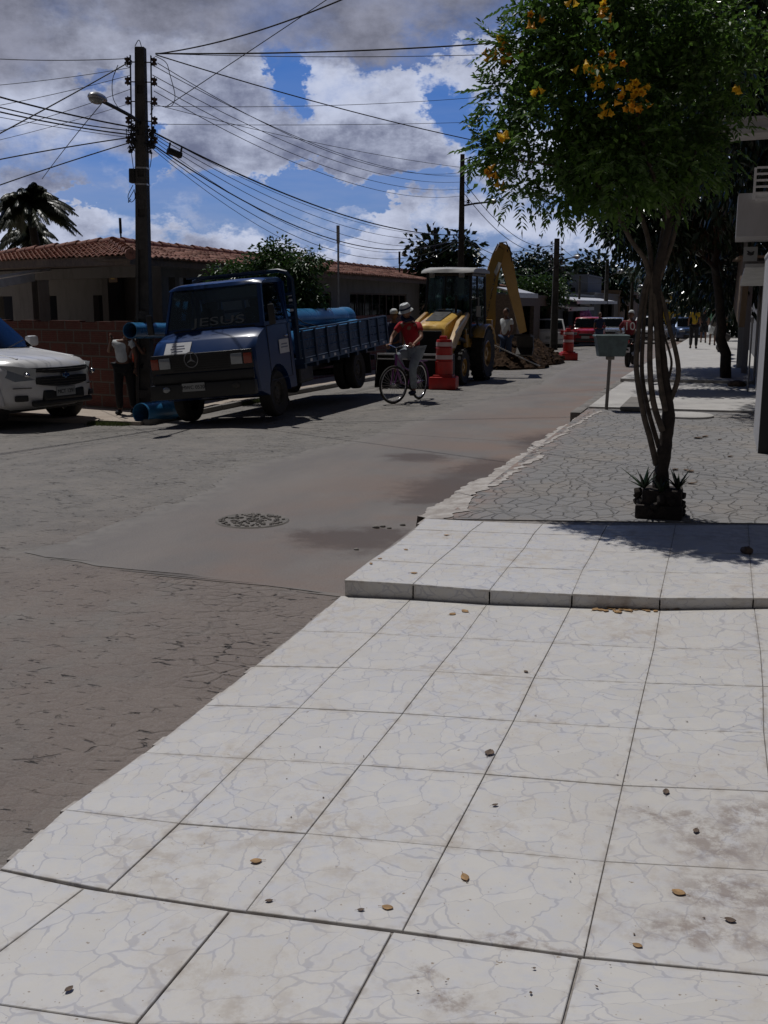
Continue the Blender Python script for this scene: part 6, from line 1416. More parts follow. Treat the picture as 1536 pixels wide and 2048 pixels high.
def postpx(name, label, pxb, pyb, pyt, w, m, cat='post', capm=None):
    q = G(pxb, pyb, zsw); tp_ = P(pxb, pyt, q.y); t = thing(name, label, cat, (q.x, q.y, q.z)); mb = MB(); mb.box((0, 0, (tp_.z-q.z)/2), (w, w, tp_.z-q.z)); mb.build('shaft', M[m], t)
    c_ = MB(); c_.box((0, 0, tp_.z-q.z+.03), (w+.05, w+.05, .06)); c_.build('cap', M[m], t); return t
postpx('gate_post', 'pale gate post nearest the sack on the far pavement', 1487, 754, 572, .14, 'wallpale', 'gate post')
postpx('gate_post', 'farther pale gate post just left of the nearer one', 1479, 742, 585, .18, 'wallpale', 'gate post')
q = G(1495, 787, zsw); mb = MB(); mb.cyl((0,0,0), (0,0,1.35), .016, n=8); mb.rbox((0, 0, 1.3), (.05, .03, .1), .01); o = mb.build('thin_post', M['alu'], smooth=40); o.location = q; tag(o, 'thin grey metal post standing on the pavement before the gate posts', 'post')
# canopy and sign over the gate
a, b = P(1480, 572, 17.5), P(1511, 535, 15.5); mb = MB(); mb.slab([(a.x, 17.5, a.z), (1.1, 17.5, a.z), (1.1, 15.5, b.z), (P(1490, 535, 15.5).x, 15.5, b.z)], (0, 0, .05)); tag(mb.build('canopy', M['offwhite']), 'pale sloping canopy sheet above the gate posts under the small sign', 'canopy')
mb = MB(); a, b = P(1488, 494, 15.3), P(1514, 522, 15.3); mb.bb((a.x, 15.28, b.z), (b.x, 15.33, a.z)); sg = mb.build('sign', M['plategrey']); tag(sg, 'small grey sign with a dark bird mark under the balcony', 'sign')
mb = MB(); cx_, cz_ = (a.x+b.x)/2, (a.z+b.z)/2; mb.ell((cx_, 15.275, cz_), (.045, .004, .022), 12, 6); mb.ell((cx_+.03, 15.274, cz_+.02), (.02, .004, .012), 8, 6, (0, -.6, 0)); mb.ell((cx_-.02, 15.274, cz_+.02), (.035, .004, .01), 8, 6, (0, .7, 0)); mb.build('bird_mark', M['black'], sg)
mb = MB(); a, b = P(1486, 522, 15.6), P(1514, 536, 15.6); mb.bb((a.x, 15.6, b.z), (b.x+.6, 15.7, a.z)); mb.bb((a.x-.0, 15.6, a.z), (a.x+.05, 15.7, a.z+.35)); o = mb.build('meter_cabinet', M['concdark']); tag(o, 'grey cabinet strip between the bird sign and the pale canopy', 'cabinet')
mb = MB(); a, b = P(1464, 524, 23), P(1479, 516, 20); mb.slab([(a.x, 23, a.z), (a.x+1.3, 23, a.z), (b.x+1.2, 20, b.z), (b.x, 20, b.z)], (0, 0, .04)); mb.slab([(a.x+.08, 23, a.z-.9), (a.x+.12, 23, a.z), (b.x+.1, 20, b.z), (b.x+.06, 20, b.z-1.2)], (.1, 0, 0)); mb.build('wall_canopy', [M['walltan']]); tag(bpy.data.objects['wall_canopy'], 'reddish wall head with a bright top edge farther along the right pavement', 'canopy')
# long garden wall down the right side
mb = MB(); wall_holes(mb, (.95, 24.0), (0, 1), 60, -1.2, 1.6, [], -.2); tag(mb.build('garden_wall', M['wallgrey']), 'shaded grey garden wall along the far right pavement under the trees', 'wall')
# sack and litter
q = G(1472, 776, zsw); mb = MB(); mb.ell((0, 0, .045), (.17, .11, .075), 18, 10, fn=lambda v: Vector((v.x, v.y*(1+.2*math.sin(v.x*30)), max(v.z, -.045)+.008*math.sin(v.x*60+v.y*45)))); mb.ell((.15, .0, .03), (.05, .04, .03), 8, 6); o = mb.build('sack', M['dryleafdark'], smooth=60); o.location = (q.x, q.y, q.z+.03); o.rotation_euler = (0, 0, .2); tag(o, 'crumpled dark sack lying on the light pavement by the gate posts', 'sack')
# ------------------------------------------------------------------ waste bin on a post
q = G(1212, 819, zsw); bn = thing('waste_bin', 'grey green waste bin on a thin leaning post at the kerb', 'waste bin', (q.x, q.y, q.z-.05), R(15)); tp_ = P(1213, 712, q.y)
zb_ = tp_.z-q.z+.05
mb = MB(); mb.tube([(0, 0, -.1), (.015, 0, zb_*.5), (.03, 0, zb_+.05)], .026, 10); mb.build('post', M['concdark'], bn, smooth=60)
mb = MB(); w0, w1, d0, d1, h_ = .19, .24, .13, .17, .30
vs = [(-w0, -d0, 0), (w0, -d0, 0), (w0, d0, 0), (-w0, d0, 0), (-w1, -d1, h_), (w1, -d1, h_), (w1, d1, h_), (-w1, d1, h_)]; vi = [(x*.95, y*.94, z+.012 if z < .1 else z) for x, y, z in vs]
mb.add(vs+vi, [(0,3,2,1),(0,1,5,4),(1,2,6,5),(2,3,7,6),(3,0,4,7),(8,9,10,11),(8,12,13,9),(9,13,14,10),(10,14,15,11),(11,15,12,8),(4,5,13,12),(5,6,14,13),(6,7,15,14),(7,4,12,15)]); o = mb.build('tub', M['binteal'], bn); o.location = (.03, -.03, zb_-.0)
rm = MB(); 
for (p0, p1) in (((-w1, -d1, h_), (w1, -d1, h_)), ((w1, -d1, h_), (w1, d1, h_)), ((w1, d1, h_), (-w1, d1, h_)), ((-w1, d1, h_), (-w1, -d1, h_))): rm.tube([p0, p1], .018, 8)
o = rm.build('rim', M['binteal'], bn, smooth=60); o.location = (.03, -.03, zb_-.0)
bq = MB(); bq.rbox((.03, -.0, zb_-.03), (.12, .1, .05), .01); bq.build('bracket', M['concdark'], bn)
# ------------------------------------------------------------------ flowering tree in a planter
TYY = 8.12
tb = G(1318, 1032, zsw); tree1 = thing('flowering_tree', 'small yellow-flowering tree with many bundled stems growing from the planter', 'tree', (tb.x, TYY, -.03)); O = Vector(tree1.location)
def TP(px, py, dy=0): return P(px, py, TYY+dy)-O
tk = MB()
def spl(pts, rad, n=6, k=5):
    ps = [Vector(p) for p in pts]; out = []; rr_ = []
    for i in range(len(ps)-1):
        a, b = ps[max(i-1,0)], ps[i]; c, d = ps[i+1], ps[min(i+2, len(ps)-1)]
        for j in range(k):
            t = j/k; out.append(.5*((2*b)+(c-a)*t+(2*a-5*b+4*c-d)*t*t+(3*b-a-3*c+d)*t**3)); rr_.append(rad[i]*(1-t)+rad[i+1]*t)
    return out+[ps[-1]], rr_+[rad[-1]]
pts, rad = spl([TP(1322, 1000), TP(1322, 950, .0), TP(1330, 890, .02), TP(1337, 830, .02), TP(1330, 780), TP(1322, 700), TP(1316, 620), TP(1312, 560), TP(1325, 500), TP(1340, 440), TP(1350, 330, .1)], [.068, .055, .05, .048, .045, .036, .034, .036, .03, .028, .018])
rr = random.Random(5); rad = [r_*rr.uniform(.93, 1.1) for r_ in rad]; tk.tube(pts, rad, 12); tk.build('trunk', M['bark'], tree1, smooth=180)
stems = [([(1313,930,0),(1300,875,-.03),(1287,827,-.05),(1273,740,-.06),(1277,660,-.04),(1286,590,-.02),(1298,545,0)], .024),
 ([(1318,895,.02),(1296,818,0),(1284,745,0),(1287,660,0),(1293,590,0),(1305,545,0)], .019),
 ([(1325,862,-.04),(1307,805,-.06),(1300,734,-.06),(1301,660,-.05),(1303,590,-.02),(1308,540,0)], .024),
 ([(1331,822,-.05),(1319,752,-.06),(1313,660,-.05),(1309,590,-.02),(1306,540,.02)], .021),
 ([(1338,806,0),(1352,772,0),(1357,742,0),(1352,705,0),(1339,655,0),(1327,605,0),(1312,560,0)], .021),
 ([(1334,770,.05),(1343,730,.05),(1338,700,.05),(1326,660,.04),(1320,610,.03),(1312,560,.02)], .010),
 ([(1300,560,0),(1290,520,-.02),(1262,480,-.05),(1235,430,-.08),(1190,360,-.1)], .02), ([(1305,560,0),(1300,500,.05),(1285,440,.1),(1240,330,.15)], .022),
 ([(1312,545,0),(1325,470,.08),(1330,400,.15),(1300,280,.2)], .02), ([(1318,560,0),(1345,480,.05),(1365,400,.1),(1390,300,.15)], .02),
 ([(1240,430,-.08),(1180,330,-.15),(1110,240,-.2)], .012), ([(1285,440,.1),(1200,300,.1),(1150,150,.1)], .014), ([(1340,440,0),(1290,300,-.2),(1250,120,-.2)], .016), ([(1190,360,-.1),(1100,330,-.1),(1030,320,-.1)], .009)]
for pl_, r_ in stems:
    p_, q_ = spl([TP(*p) for p in pl_], [r_*(1-.35*i/len(pl_)) for i in range(len(pl_))]); mb = MB(); mb.tube(p_, q_, 9); mb.build('stem', M['barkpale'], tree1, smooth=180)
lobpx = [(1200,150,0,168),(1095,255,-.1,112),(1150,320,0,100),(1080,145,.1,72),(1275,285,0,135),(1190,-10,.1,172),(1345,200,.1,105),(1020,320,-.05,58),(1335,325,0,85),(1240,330,-.2,110),(1015,230,0,48),(1400,280,.1,80),(1440,130,.1,100),(1400,30,.2,110),(962,300,0,24),(1042,385,0,34),(1112,402,0,30),(1000,95,.0,22),(985,190,0,26),(1165,385,0,40),(1160,20,0,105),(1022,110,0,30),(1085,60,0,45),(1330,60,.2,120)]
S_ = 262.0; lobes = []
for (x, y, dy, r_) in lobpx:
    c_ = TP(x, y, dy); lobes.append((c_.x, c_.y, c_.z, r_/S_, min(.8, r_/S_*1.05), r_/S_))
p_, o_ = crown_pts(lobes, 21000, 11, .58, .055, 620); leaf_mesh('crown', p_, hang(o_, .15), .062, .0185, M['leafbright'], tree1, seed=3)
# pinnate sprays hanging round the rim
rg = np.random.default_rng(4); cp = []; dp = []
k_ = rg.integers(0, len(lobes), 620); u = rg.normal(size=(620, 3)); u /= np.linalg.norm(u, axis=1, keepdims=True)
for i in range(620):
    l = np.array(lobes[k_[i]]); base = l[:3]+u[i]*l[3:]*.95; d = u[i]*.7+np.array([0, 0, -.3]); d /= np.linalg.norm(d); s_ = np.cross(d, [0, 0, 1.0]); s_ /= np.linalg.norm(s_)+1e-6
    for j in range(5):
        b0 = base+d*.03*j
        for sg_ in (-1, 1): cp.append(b0); dp.append(d*.6+s_*sg_*.8)
    cp.append(base+d*.14); dp.append(d)
leaf_mesh('leaf_sprays', np.array(cp), np.array(dp), .062, .0105, M['leafbright'], tree1, seed=5)
fl_px = [(1012,105,26),(985,112,16),(1005,75,14),(1070,38,16),(1078,180,13),(1170,130,22),(1225,115,20),(1200,145,15),(1212,222,16),(1258,195,30),(1278,185,20),(1252,185,18),(1205,20,20),(1212,8,16),(1190,158,12),(1275,210,18),(1473,170,9),(1000,370,12),(990,340,12),(1012,265,10),(1000,275,12),(985,345,10),(1268,170,16),(1145,5,10),(975,100,9),(1015,120,12)]
for i, (x, y, s_) in enumerate(fl_px):
    rr = random.Random(i+40); d = ray(x, y); best = 0
    # front of the crown along this line of growth: nearest lobe surface
    ts = []
    for l in lobes:
        c_ = Vector(l[:3])+O; o2 = CP-c_; dd2 = d.normalized(); rmean = l[3]; bq_ = o2.dot(dd2); cq = o2.dot(o2)-(rmean*1.05)**2; disc = bq_*bq_-cq
        if disc > 0: ts.append(-bq_-math.sqrt(disc))
    dist = (min(ts) if ts else (P(x, y, TYY)-CP).length); c_ = CP+d.normalized()*dist-O; mb = MB(); r_ = s_/S_*.9
    nfl = max(2, int(s_/3.4))
    for k in range(nfl):
        q_ = c_+Vector((rr.gauss(0, .45), rr.gauss(0, .3), rr.gauss(0, .45)))*r_; ax = Vector((rr.gauss(0, .6), -.5+rr.gauss(0, .5), -.6+rr.gauss(0, .4))).normalized()
        m3 = ax.to_track_quat('Z', 'Y').to_matrix(); n_ = 10; prf = [(.004, -.012), (.006, 0), (.011, .018), (.014, .032), (.020, .038), (.023, .041)]
        vs = []
        for (rr_, hh) in prf:
            for j in range(n_):
                a = 2*math.pi*j/n_; rad_ = rr_*(1+(.22*math.cos(5*a) if hh > .03 else 0)); vs.append(q_+m3 @ Vector((rad_*math.cos(a), rad_*math.sin(a), hh)))
        mb.add(vs, [(a*n_+j, a*n_+(j+1) % n_, (a+1)*n_+(j+1) % n_, (a+1)*n_+j) for a in range(len(prf)-1) for j in range(n_)])
    mb.build('flower_cluster', M['flower' if i % 3 else 'flowerorange'], tree1, smooth=60)
# planter block and the spiky plants in it
pl = thing('planter', 'dark stone planter box around the trunk of the flowering tree', 'planter', (tb.x+.0, TYY-.02, -.03)); pl.scale = (.86, .86, .9); mb = MB(); rr = random.Random(2)
mb.rbox((.0, 0, .055), (.40, .36, .12), .02); mb.rbox((.02, .0, .17), (.34, .3, .14), .03)
for i in range(26): a = rr.uniform(0, 6.28); mb.rbox((.19*math.cos(a), .17*math.sin(a), rr.uniform(.03, .2)), (.07, .06, .05), .012, (rr.uniform(0,1), rr.uniform(0,1), a))
mb.build('stone_box', M['bark'], pl, smooth=40)
mb = MB(); mb.lathe([(.001, .235), (.14, .235), (.15, .22)], n=16); mb.build('soil', M['soil'], pl)
def agave(label, c, n_, L_, seed):
    t = thing('spiky_plant', label, 'plant', c); rr = random.Random(seed)
    for i in range(n_):
        a = 2*math.pi*i/n_+rr.uniform(-.3, .3); el = rr.uniform(.5, 1.35); l = L_*rr.uniform(.6, 1.1); d = Vector((math.cos(a)*math.cos(el), math.sin(a)*math.cos(el), math.sin(el))); s_ = Vector((-math.sin(a), math.cos(a), 0)); mb = MB(); vs = []
        for k in range(6):
            t_ = k/5; w_ = .016*(1-t_**1.6)+.001; p_ = d*l*t_+Vector((math.cos(a), math.sin(a), 0))*l*.18*t_*t_; up = d.cross(s_)
            vs += [p_-s_*w_, p_+up*w_*.35, p_+s_*w_, p_-up*w_*.5]
        mb.add(vs, [(k*4+j, k*4+(j+1) % 4, (k+1)*4+(j+1) % 4, (k+1)*4+j) for k in range(5) for j in range(4)]); mb.build('blade', M['leafdark'], t)
    return t
agave('spiky leaf rosette at the left of the planter', (tb.x-.12, TYY-.08, .19), 12, .2, 1); agave('spiky leaf rosette at the right of the planter', (tb.x+.13, TYY-.06, .19), 12, .19, 2); agave('spiky leaf rosette at the front of the planter', (tb.x+.01, TYY-.13, .17), 10, .13, 3)
# ------------------------------------------------------------------ other trees
def PL(lst, Yd=None): 
    out = []
    for (x, y, Y, r_) in lst: c_ = P(x, y, Y); out.append((c_.x, c_.y, c_.z, r_, r_, r_*.9))
    return out
q = GB(1450, 706, zsw)
tree('mango_tree', 'large dark mango tree shading the far pavement beyond the flowering tree', 'tree', (q.x, q.y, q.z), PL([(1430,480,27,2.0),(1400,330,25,2.2),(1330,300,24,1.9),(1480,560,28,.9),(1460,200,27,3.0),(1420,60,28,3.0),(1470,500,27,1.6)]), 24000, .22, .045, 'leafdark', .15, 21, g=.9, clump=.22)
q = GB(1405, 720, zsw)
tree('mango_tree', 'rounded dark tree hanging low over the street behind the flowering tree', 'tree', (P(1456, 700, 23.5).x, 23.5, zsw(0, 23.5)), PL([(1430,430,22.5,.85),(1450,560,23.5,.5),(1292,452,20,.80),(1345,400,20.5,.95),(1255,455,20,.5),(1340,490,20.5,.5),(1300,350,20.5,1.0),(1232,415,20,.35),(1395,420,20.5,.7)]), 13000, .15, .03, 'leafdark', .12, 5, g=.9, clump=.14, shell=.3)
tree('mango_tree', 'dense glossy-leaved tree behind the roof slab at the upper right', 'tree', (1.9, 19.5, -.05), PL([(1500,120,17,1.5),(1540,260,17,1.4),(1480,290,18,1.0),(1600,60,18,2.0),(1500,-40,17,1.6),(1440,-20,18,1.1),(1470,180,18,1.0)]), 15000, .17, .036, 'leafdark', .2, 9, g=.9, clump=.2)
tree('shrub', 'green shrub rising between the truck cab and the house roof', 'shrub', (P(575, 640, 18.4).x, 18.4, -.25), PL([(485,555,18.4,.30),(540,535,18.4,.40),(590,550,18.2,.42),(603,600,18.2,.42),(560,508,18.4,.22),(625,522,18.4,.2),(440,558,18.4,.24),(600,640,18.2,.35)]), 8500, .10, .024, 'leafmid', .04, 13, g=.5, clump=.08)
tree('broadleaf_tree', 'dark round-leaved tree standing behind the backhoe cab', 'tree', (P(890, 640, 38).x, 38, -.5), PL([(868,520,38,.72),(880,545,38,.7),(915,525,38,.7),(932,545,38,.5),(858,560,38,.6),(868,500,38,.42),(900,580,38,1.2),(925,498,38,.38)]), 4200, .26, .09, 'leafdark', .15, 14, g=.1, clump=.26)
tree('far_tree', 'left of the two rounded trees beyond the backhoe boom', 'tree', (P(1052, 620, 64).x, 64, -.7), PL([(1055,543,64,.85),(1047,560,64,.8),(1068,558,64,.7)]), 2600, .3, .1, 'leafdark', .2, 15, g=.4, clump=.35)
tree('far_tree', 'right of the two rounded trees beside the dark pole with racks', 'tree', (P(1095, 620, 66).x, 66, -.7), PL([(1092,540,66,.9),(1100,558,66,.85),(1083,562,66,.7)]), 2600, .3, .1, 'leafdark', .2, 16, g=.4, clump=.35)
hb_ = [(x, y, 50, .75) for x, y in ((1040,588),(1052,580),(1064,584),(1076,578),(1088,582),(1100,580),(1110,586))]
tree('hedge', 'green hedge growing above the dark shop with the bright awning edge', 'hedge', (P(1075, 640, 56).x, 56.3, -.7), PL([(x, y+2, 56, .5) for (x, y, _, _) in hb_]), 4000, .16, .06, 'leafmid', .1, 17, g=.2, clump=.3)
tree('far_tree', 'dark rounded tree above the long low shop in the distance', 'tree', (P(1195, 620, 98).x, 98, -1), PL([(1190,560,98,2.4),(1175,568,98,2.0),(1212,568,98,2.0),(1225,580,98,1.6)]), 2600, .6, .18, 'leafdark', .3, 18, g=.4, clump=.5)
far_l = [(1290,590,130,3,'leafdark'),(1320,590,150,4,'leafdark'),(1375,590,150,3.4,'leafmid'),(1395,575,110,3.0,'leafdark'),(1410,580,75,2.2,'leafdark'),(1452,535,60,1.9,'leafdark'),(1495,590,45,1.1,'leafdark'),(1250,600,140,3,'leafmid'),(960,600,120,3.5,'leafmid'),(1000,596,140,4,'leafdark'),(1500,560,80,4,'leafdark'),(1560,560,70,4,'leafdark')]
lbls = ['distant tree directly above the motorcyclist','distant tree behind the white flat-roofed building','distant tree right of the yellow bus','tall distant tree above the pedestrian in yellow','dark tree above the pedestrian in pale green','large dark tree over the end of the garden wall','low dark tree beside the garden wall','distant tree behind the tan shop','distant tree far behind the backhoe boom','distant tree behind the soil heap','far tree hidden behind the red house','farthest right tree behind the red house']
for i, (x, y, Y, r_, m_) in enumerate(far_l):
    c_ = P(x, y, Y); tree('far_tree', lbls[i], 'tree', (c_.x, Y, zsw(0, Y)-.2), [(c_.x, Y, c_.z, r_, r_, r_*.8), (c_.x-r_*.5, Y, c_.z-r_*.3, r_*.7, r_*.7, r_*.7), (c_.x+r_*.6, Y, c_.z-r_*.25, r_*.7, r_*.7, r_*.6)], 1500 if Y < 100 else 1100, .16*r_, .05*r_, m_, .2, 30+i, group='distant trees closing the street', g=.4, clump=.14*r_, nl=4)
# coconut palm behind the house
def palm(name, label, base, crown, n_, L_, seed, wind=(0, 0, 0), els=(-.35, 1.35)):
    t = thing(name, label, 'palm', base); rr = random.Random(seed); c = Vector(crown)-Vector(base); mb = MB(); mb.tube([(0,0,0), c*.5+Vector((.2,0,0)), c], [.22, .17, .14], 10); mb.build('trunk', M['bark'], t, smooth=180)
    for i in range(n_):
        a = 2*math.pi*i/n_+rr.uniform(-.2, .2); el = rr.uniform(*els); l = L_*rr.uniform(.8, 1.1); h = Vector((math.cos(a), math.sin(a), 0)); pts = []; 
        for k in range(11):
            s_ = k/10; p_ = c+h*l*(math.cos(el)*s_*(1-.1*s_)+.15*s_)+Vector((0,0,1))*l*(math.sin(el)*s_-(.35+.75*math.cos(el)*.6+.25*math.sin(el))*s_*s_)+Vector(wind)*s_*s_*l; pts.append(p_)
        mb = MB(); mb.tube(pts, [.035*(1-.8*k/10)+.006 for k in range(11)], 5); sd_ = None
        for k in range(1, 46):
            s_ = k/46*10; i0 = min(9, int(s_)); p_ = pts[i0].lerp(pts[i0+1], s_-i0); d = (pts[i0+1]-pts[i0]).normalized(); sd_ = d.cross(Vector((0,0,1))); sd_.normalize(); ll = L_*.26*math.sin(math.pi*min(1, .12+.88*k/46))**.6*rr.uniform(.8, 1.1)
            for sg_ in (-1, 1):
                e = p_+sd_*sg_*ll*.55+d*ll*.35+Vector((0,0,-1))*ll*rr.uniform(.45, .8)+Vector(wind)*ll*.4; w_ = d*.045; mb.add([p_-w_, p_+w_, (p_+e)/2+w_*.8+Vector((0,0,.03)), e, (p_+e)/2-w_*.8+Vector((0,0,.03))], [(0,1,2,4), (4,2,3)])
        mb.build('frond', M['palmleaf'], t)
    return t
cp_ = P(58, 412, 34); palm('coconut_palm', 'windswept coconut palm behind the corner house roof', (cp_.x+.2, 34.2, -.4), cp_, 80, 1.65, 4, (.15, 0, .1), (.0, 1.45))
cp_ = P(60, 474, 38); palm('coconut_palm', 'lower dark palm crown half hidden by the corner house roof', (cp_.x, 38, -.4), cp_, 34, 1.6, 8)
# ------------------------------------------------------------------ litter on the pavement
def litter(name, label, px, py, L_, seed, m_='dryleaf', zf=None, curl=.4, grp='fallen dry leaves on the white tiles'):
    q = G(px, py, zf or znear); rr = random.Random(seed); n_ = 9; vs = []; W_ = L_*rr.uniform(.28, .42)
    for i in range(n_):
        t = i/(n_-1); w_ = W_*math.sin(math.pi*(.04+.93*t))**.8; x = (t-.5)*L_
        for s in (-1, -.5, 0, .5, 1): vs.append((x, s*w_, .0015+.4*curl*L_*(.35*(t-.4)**2*2+.45*abs(s)**1.5*.5)+rr.uniform(-.001, .001)*L_*8))
    fs = [(i*5+j, i*5+j+1, (i+1)*5+j+1, (i+1)*5+j) for i in range(n_-1) for j in range(4)]; mb = MB(); mb.add(vs, fs); mb.tube([(-.5*L_-.35*L_, 0, .002), (-.5*L_, 0, .003)], L_*.02, 5)
    o = mb.build(name, M[m_], smooth=60); so_ = o.modifiers.new('t', 'SOLIDIFY'); so_.thickness = .0008; o.location = (q.x, q.y, q.z+.0015); o.rotation_euler = (rr.uniform(-.05, .05), rr.uniform(-.05, .05), rr.uniform(0, 6.28)); return tag(o, label, 'leaf', grp)
lt = [(979,1508,.045,'curled brown leaf on the joint in the middle of the tiles','dryleafdark'),(930,1757,.040,'pale tan leaf lying flat below the middle joint','dryleaf'),(1357,1787,.038,'folded orange-brown leaf near the right edge of the tiles','dryleaf'),(538,1804,.022,'small dark curled leaf above the lower left joint','dryleafdark'),(722,1822,.020,'small brown fragment left of the twig-like scrap','dryleafdark'),(775,1817,.032,'thin scrap of leaf lying above the wide joint','dryleaf'),(512,1724,.035,'pale translucent leaf on the left tiles','dryleaf'),(1392,1664,.03,'dark smudged leaf in the stained right tile','dryleafdark'),(990,1612,.022,'small leaf hollow in the middle tile row','dryleafdark'),(138,1981,.024,'small dark leaf at the lower left','dryleafdark'),(1052,1345,.026,'small brown leaf on the far middle tile','dryleafdark'),(1275,1893,.026,'little tan leaf below the wide joint at right','dryleaf'),(1460,1843,.03,'brown leaf pieces at the right frame edge','dryleafdark'),(1332,1586,.035,'dark sliver of bark beside the right stained tile','dryleafdark')]
for i, (x, y, l, lb, m_) in enumerate(lt): litter('fallen_leaf', lb, x, y, l, i, m_, curl=.9 if m_ == 'dryleafdark' else .4)
rr = random.Random(12)
far_lt = [(1190,1212),(1205,1212),(1230,1211),(1245,1212),(1260,1213),(1290,1212),(1303,1213),(1318,1212),(1350,1213),(930,1218),(905,1222),(1270,1210),(1222,1213),(1335,1211),(1236,1214),(1251,1213),(1198,1215),(1296,1214),(1311,1214),(1256,1216),(1242,1213),(1212,1214),(1228,1215)]
for i, (x, y) in enumerate(far_lt): litter('fallen_leaf', 'tan leaf fragment swept against the tiled step', x, y+rr.uniform(5, 11), rr.uniform(.03, .055), 60+i, 'dryleaf', grp='leaf fragments along the foot of the step')
for i, (x, y, l) in enumerate(((893,1071,.04),(742,1128,.035),(828,1147,.04),(812,1100,.03),(760,1118,.03))): litter('fallen_leaf', 'small dry leaf on the raised tiled pavement', x, y, l, 90+i, 'dryleaf', zslab, grp='dry leaves on the raised tiles')
for i, (x, y, l) in enumerate(((1395,877,.12),(1410,874,.1),(1380,944,.1),(1440,880,.07),(1385,968,.09),(1350,940,.08),(1372,941,.07),(1460,914,.08),(1445,789,.12),(1420,747,.12))): litter('fallen_leaf', 'dark dry leaf on the shaded crazy paving', x, y, l, 110+i, 'dryleafdark', zsw, .9, 'dark leaves on the stone pavement')
for i in range(34): litter('fallen_leaf', 'tiny crumb of leaf litter on the white tiles', rr.uniform(300, 1530), rr.uniform(1230, 2000), rr.uniform(.004, .009), 200+i, 'dryleafdark', grp='crumbs of litter on the tiles')
q = G(1493, 1107, zslab); mb = MB(); mb.ell((0,0,.02), (.04, .03, .025), 12, 8, fn=lambda v: v*(1+.2*math.sin(v.x*150)*math.sin(v.y*170))); o = mb.build('dark_lump', M['dryleafdark'], smooth=60); o.location = q; tag(o, 'dark crumpled lump in the tree shadow at the right edge', 'litter')
# oval inspection cover on the stone pavement
q = G(1372, 833, zsw); mb = MB(); mb.lathe([(.001, .035), (.36, .035), (.38, .025), (.38, -.02)], (0, 0, 0), n=36); o = mb.build('manhole_cover', M['conc'], smooth=40); o.location = (q.x, q.y, q.z); tag(o, 'round pale concrete cover in the stone pavement behind the trunk', 'cover')
# loose stones by the road
for i, (x, y, s_) in enumerate(((752,1057,.03),(765,1055,.025),(805,1052,.025),(712,1101,.02),(778,1058,.02))):
    q = G(x, y, zr); mb = MB(); mb.ell((0,0,s_*.4), (s_, s_*.7, s_*.5), 10, 7, fn=lambda v: v*(1+.15*math.sin(v.x*120+v.z*90))); o = mb.build('pebble', M['concdark'], smooth=60); o.location = q; tag(o, 'small pebble on the damp road near the raised tiled pavement', 'pebble', 'pebbles on the road')

# pale boundary wall with pilasters along the right pavement beyond the gate
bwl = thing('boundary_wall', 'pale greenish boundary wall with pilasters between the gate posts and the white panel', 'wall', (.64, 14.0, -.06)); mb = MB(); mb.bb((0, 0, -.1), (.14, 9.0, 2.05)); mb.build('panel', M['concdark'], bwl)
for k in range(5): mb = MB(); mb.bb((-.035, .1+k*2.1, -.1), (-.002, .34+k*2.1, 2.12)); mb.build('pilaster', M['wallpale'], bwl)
mb = MB(); mb.bb((-.06, -.03, 2.125), (.2, 9.03, 2.18)); mb.build('coping', M['wallpale'], bwl)
# ------------------------------------------------------------------ people
def skin_raw(vs, es, rs, root=0, sub=1):
    o = skin('tmp', vs, es, rs, M['skin'], None, root, sub); me = o.data
    v = [tuple(q.co) for q in me.vertices]; f = [tuple(p.vertices) for p in me.polygons]; bpy.data.objects.remove(o); bpy.data.meshes.remove(me); return v, f
def hand(mb, w, d, side, curl=.6, s=1.0):
    """palm plus four fingers of different length and a thumb leaving the side of the palm"""
    w, d = Vector(w), Vector(d).normalized(); side = Vector(side); side = (side-d*side.dot(d)).normalized(); nrm = d.cross(side).normalized()
    pts = [w-d*.01, w+d*.04*s, w+d*.085*s]; mb.tube(pts, [.024*s, .034*s, .036*s], 8, flat=.5)
    for i, (off, ln) in enumerate(((-.028, .062), (-.010, .073), (.009, .070), (.027, .055))):
        b = w+d*.078*s+side*off*s; p = [b]; dd = d.copy(); 
        for k in range(3):
            a = curl*(k+1)*.55; dd = (d*math.cos(a)-nrm*math.sin(a)); p.append(p[-1]+dd*ln*s/2.6)
        mb.tube(p, [.0092*s, .0088*s, .008*s, .006*s], 6)
    b = w+d*.025*s+side*-.028*s; mb.tube([b, b-side*.026*s+d*.022*s, b-side*.032*s+d*.05*s-nrm*.012*s], [.012*s, .010*s, .008*s], 6)
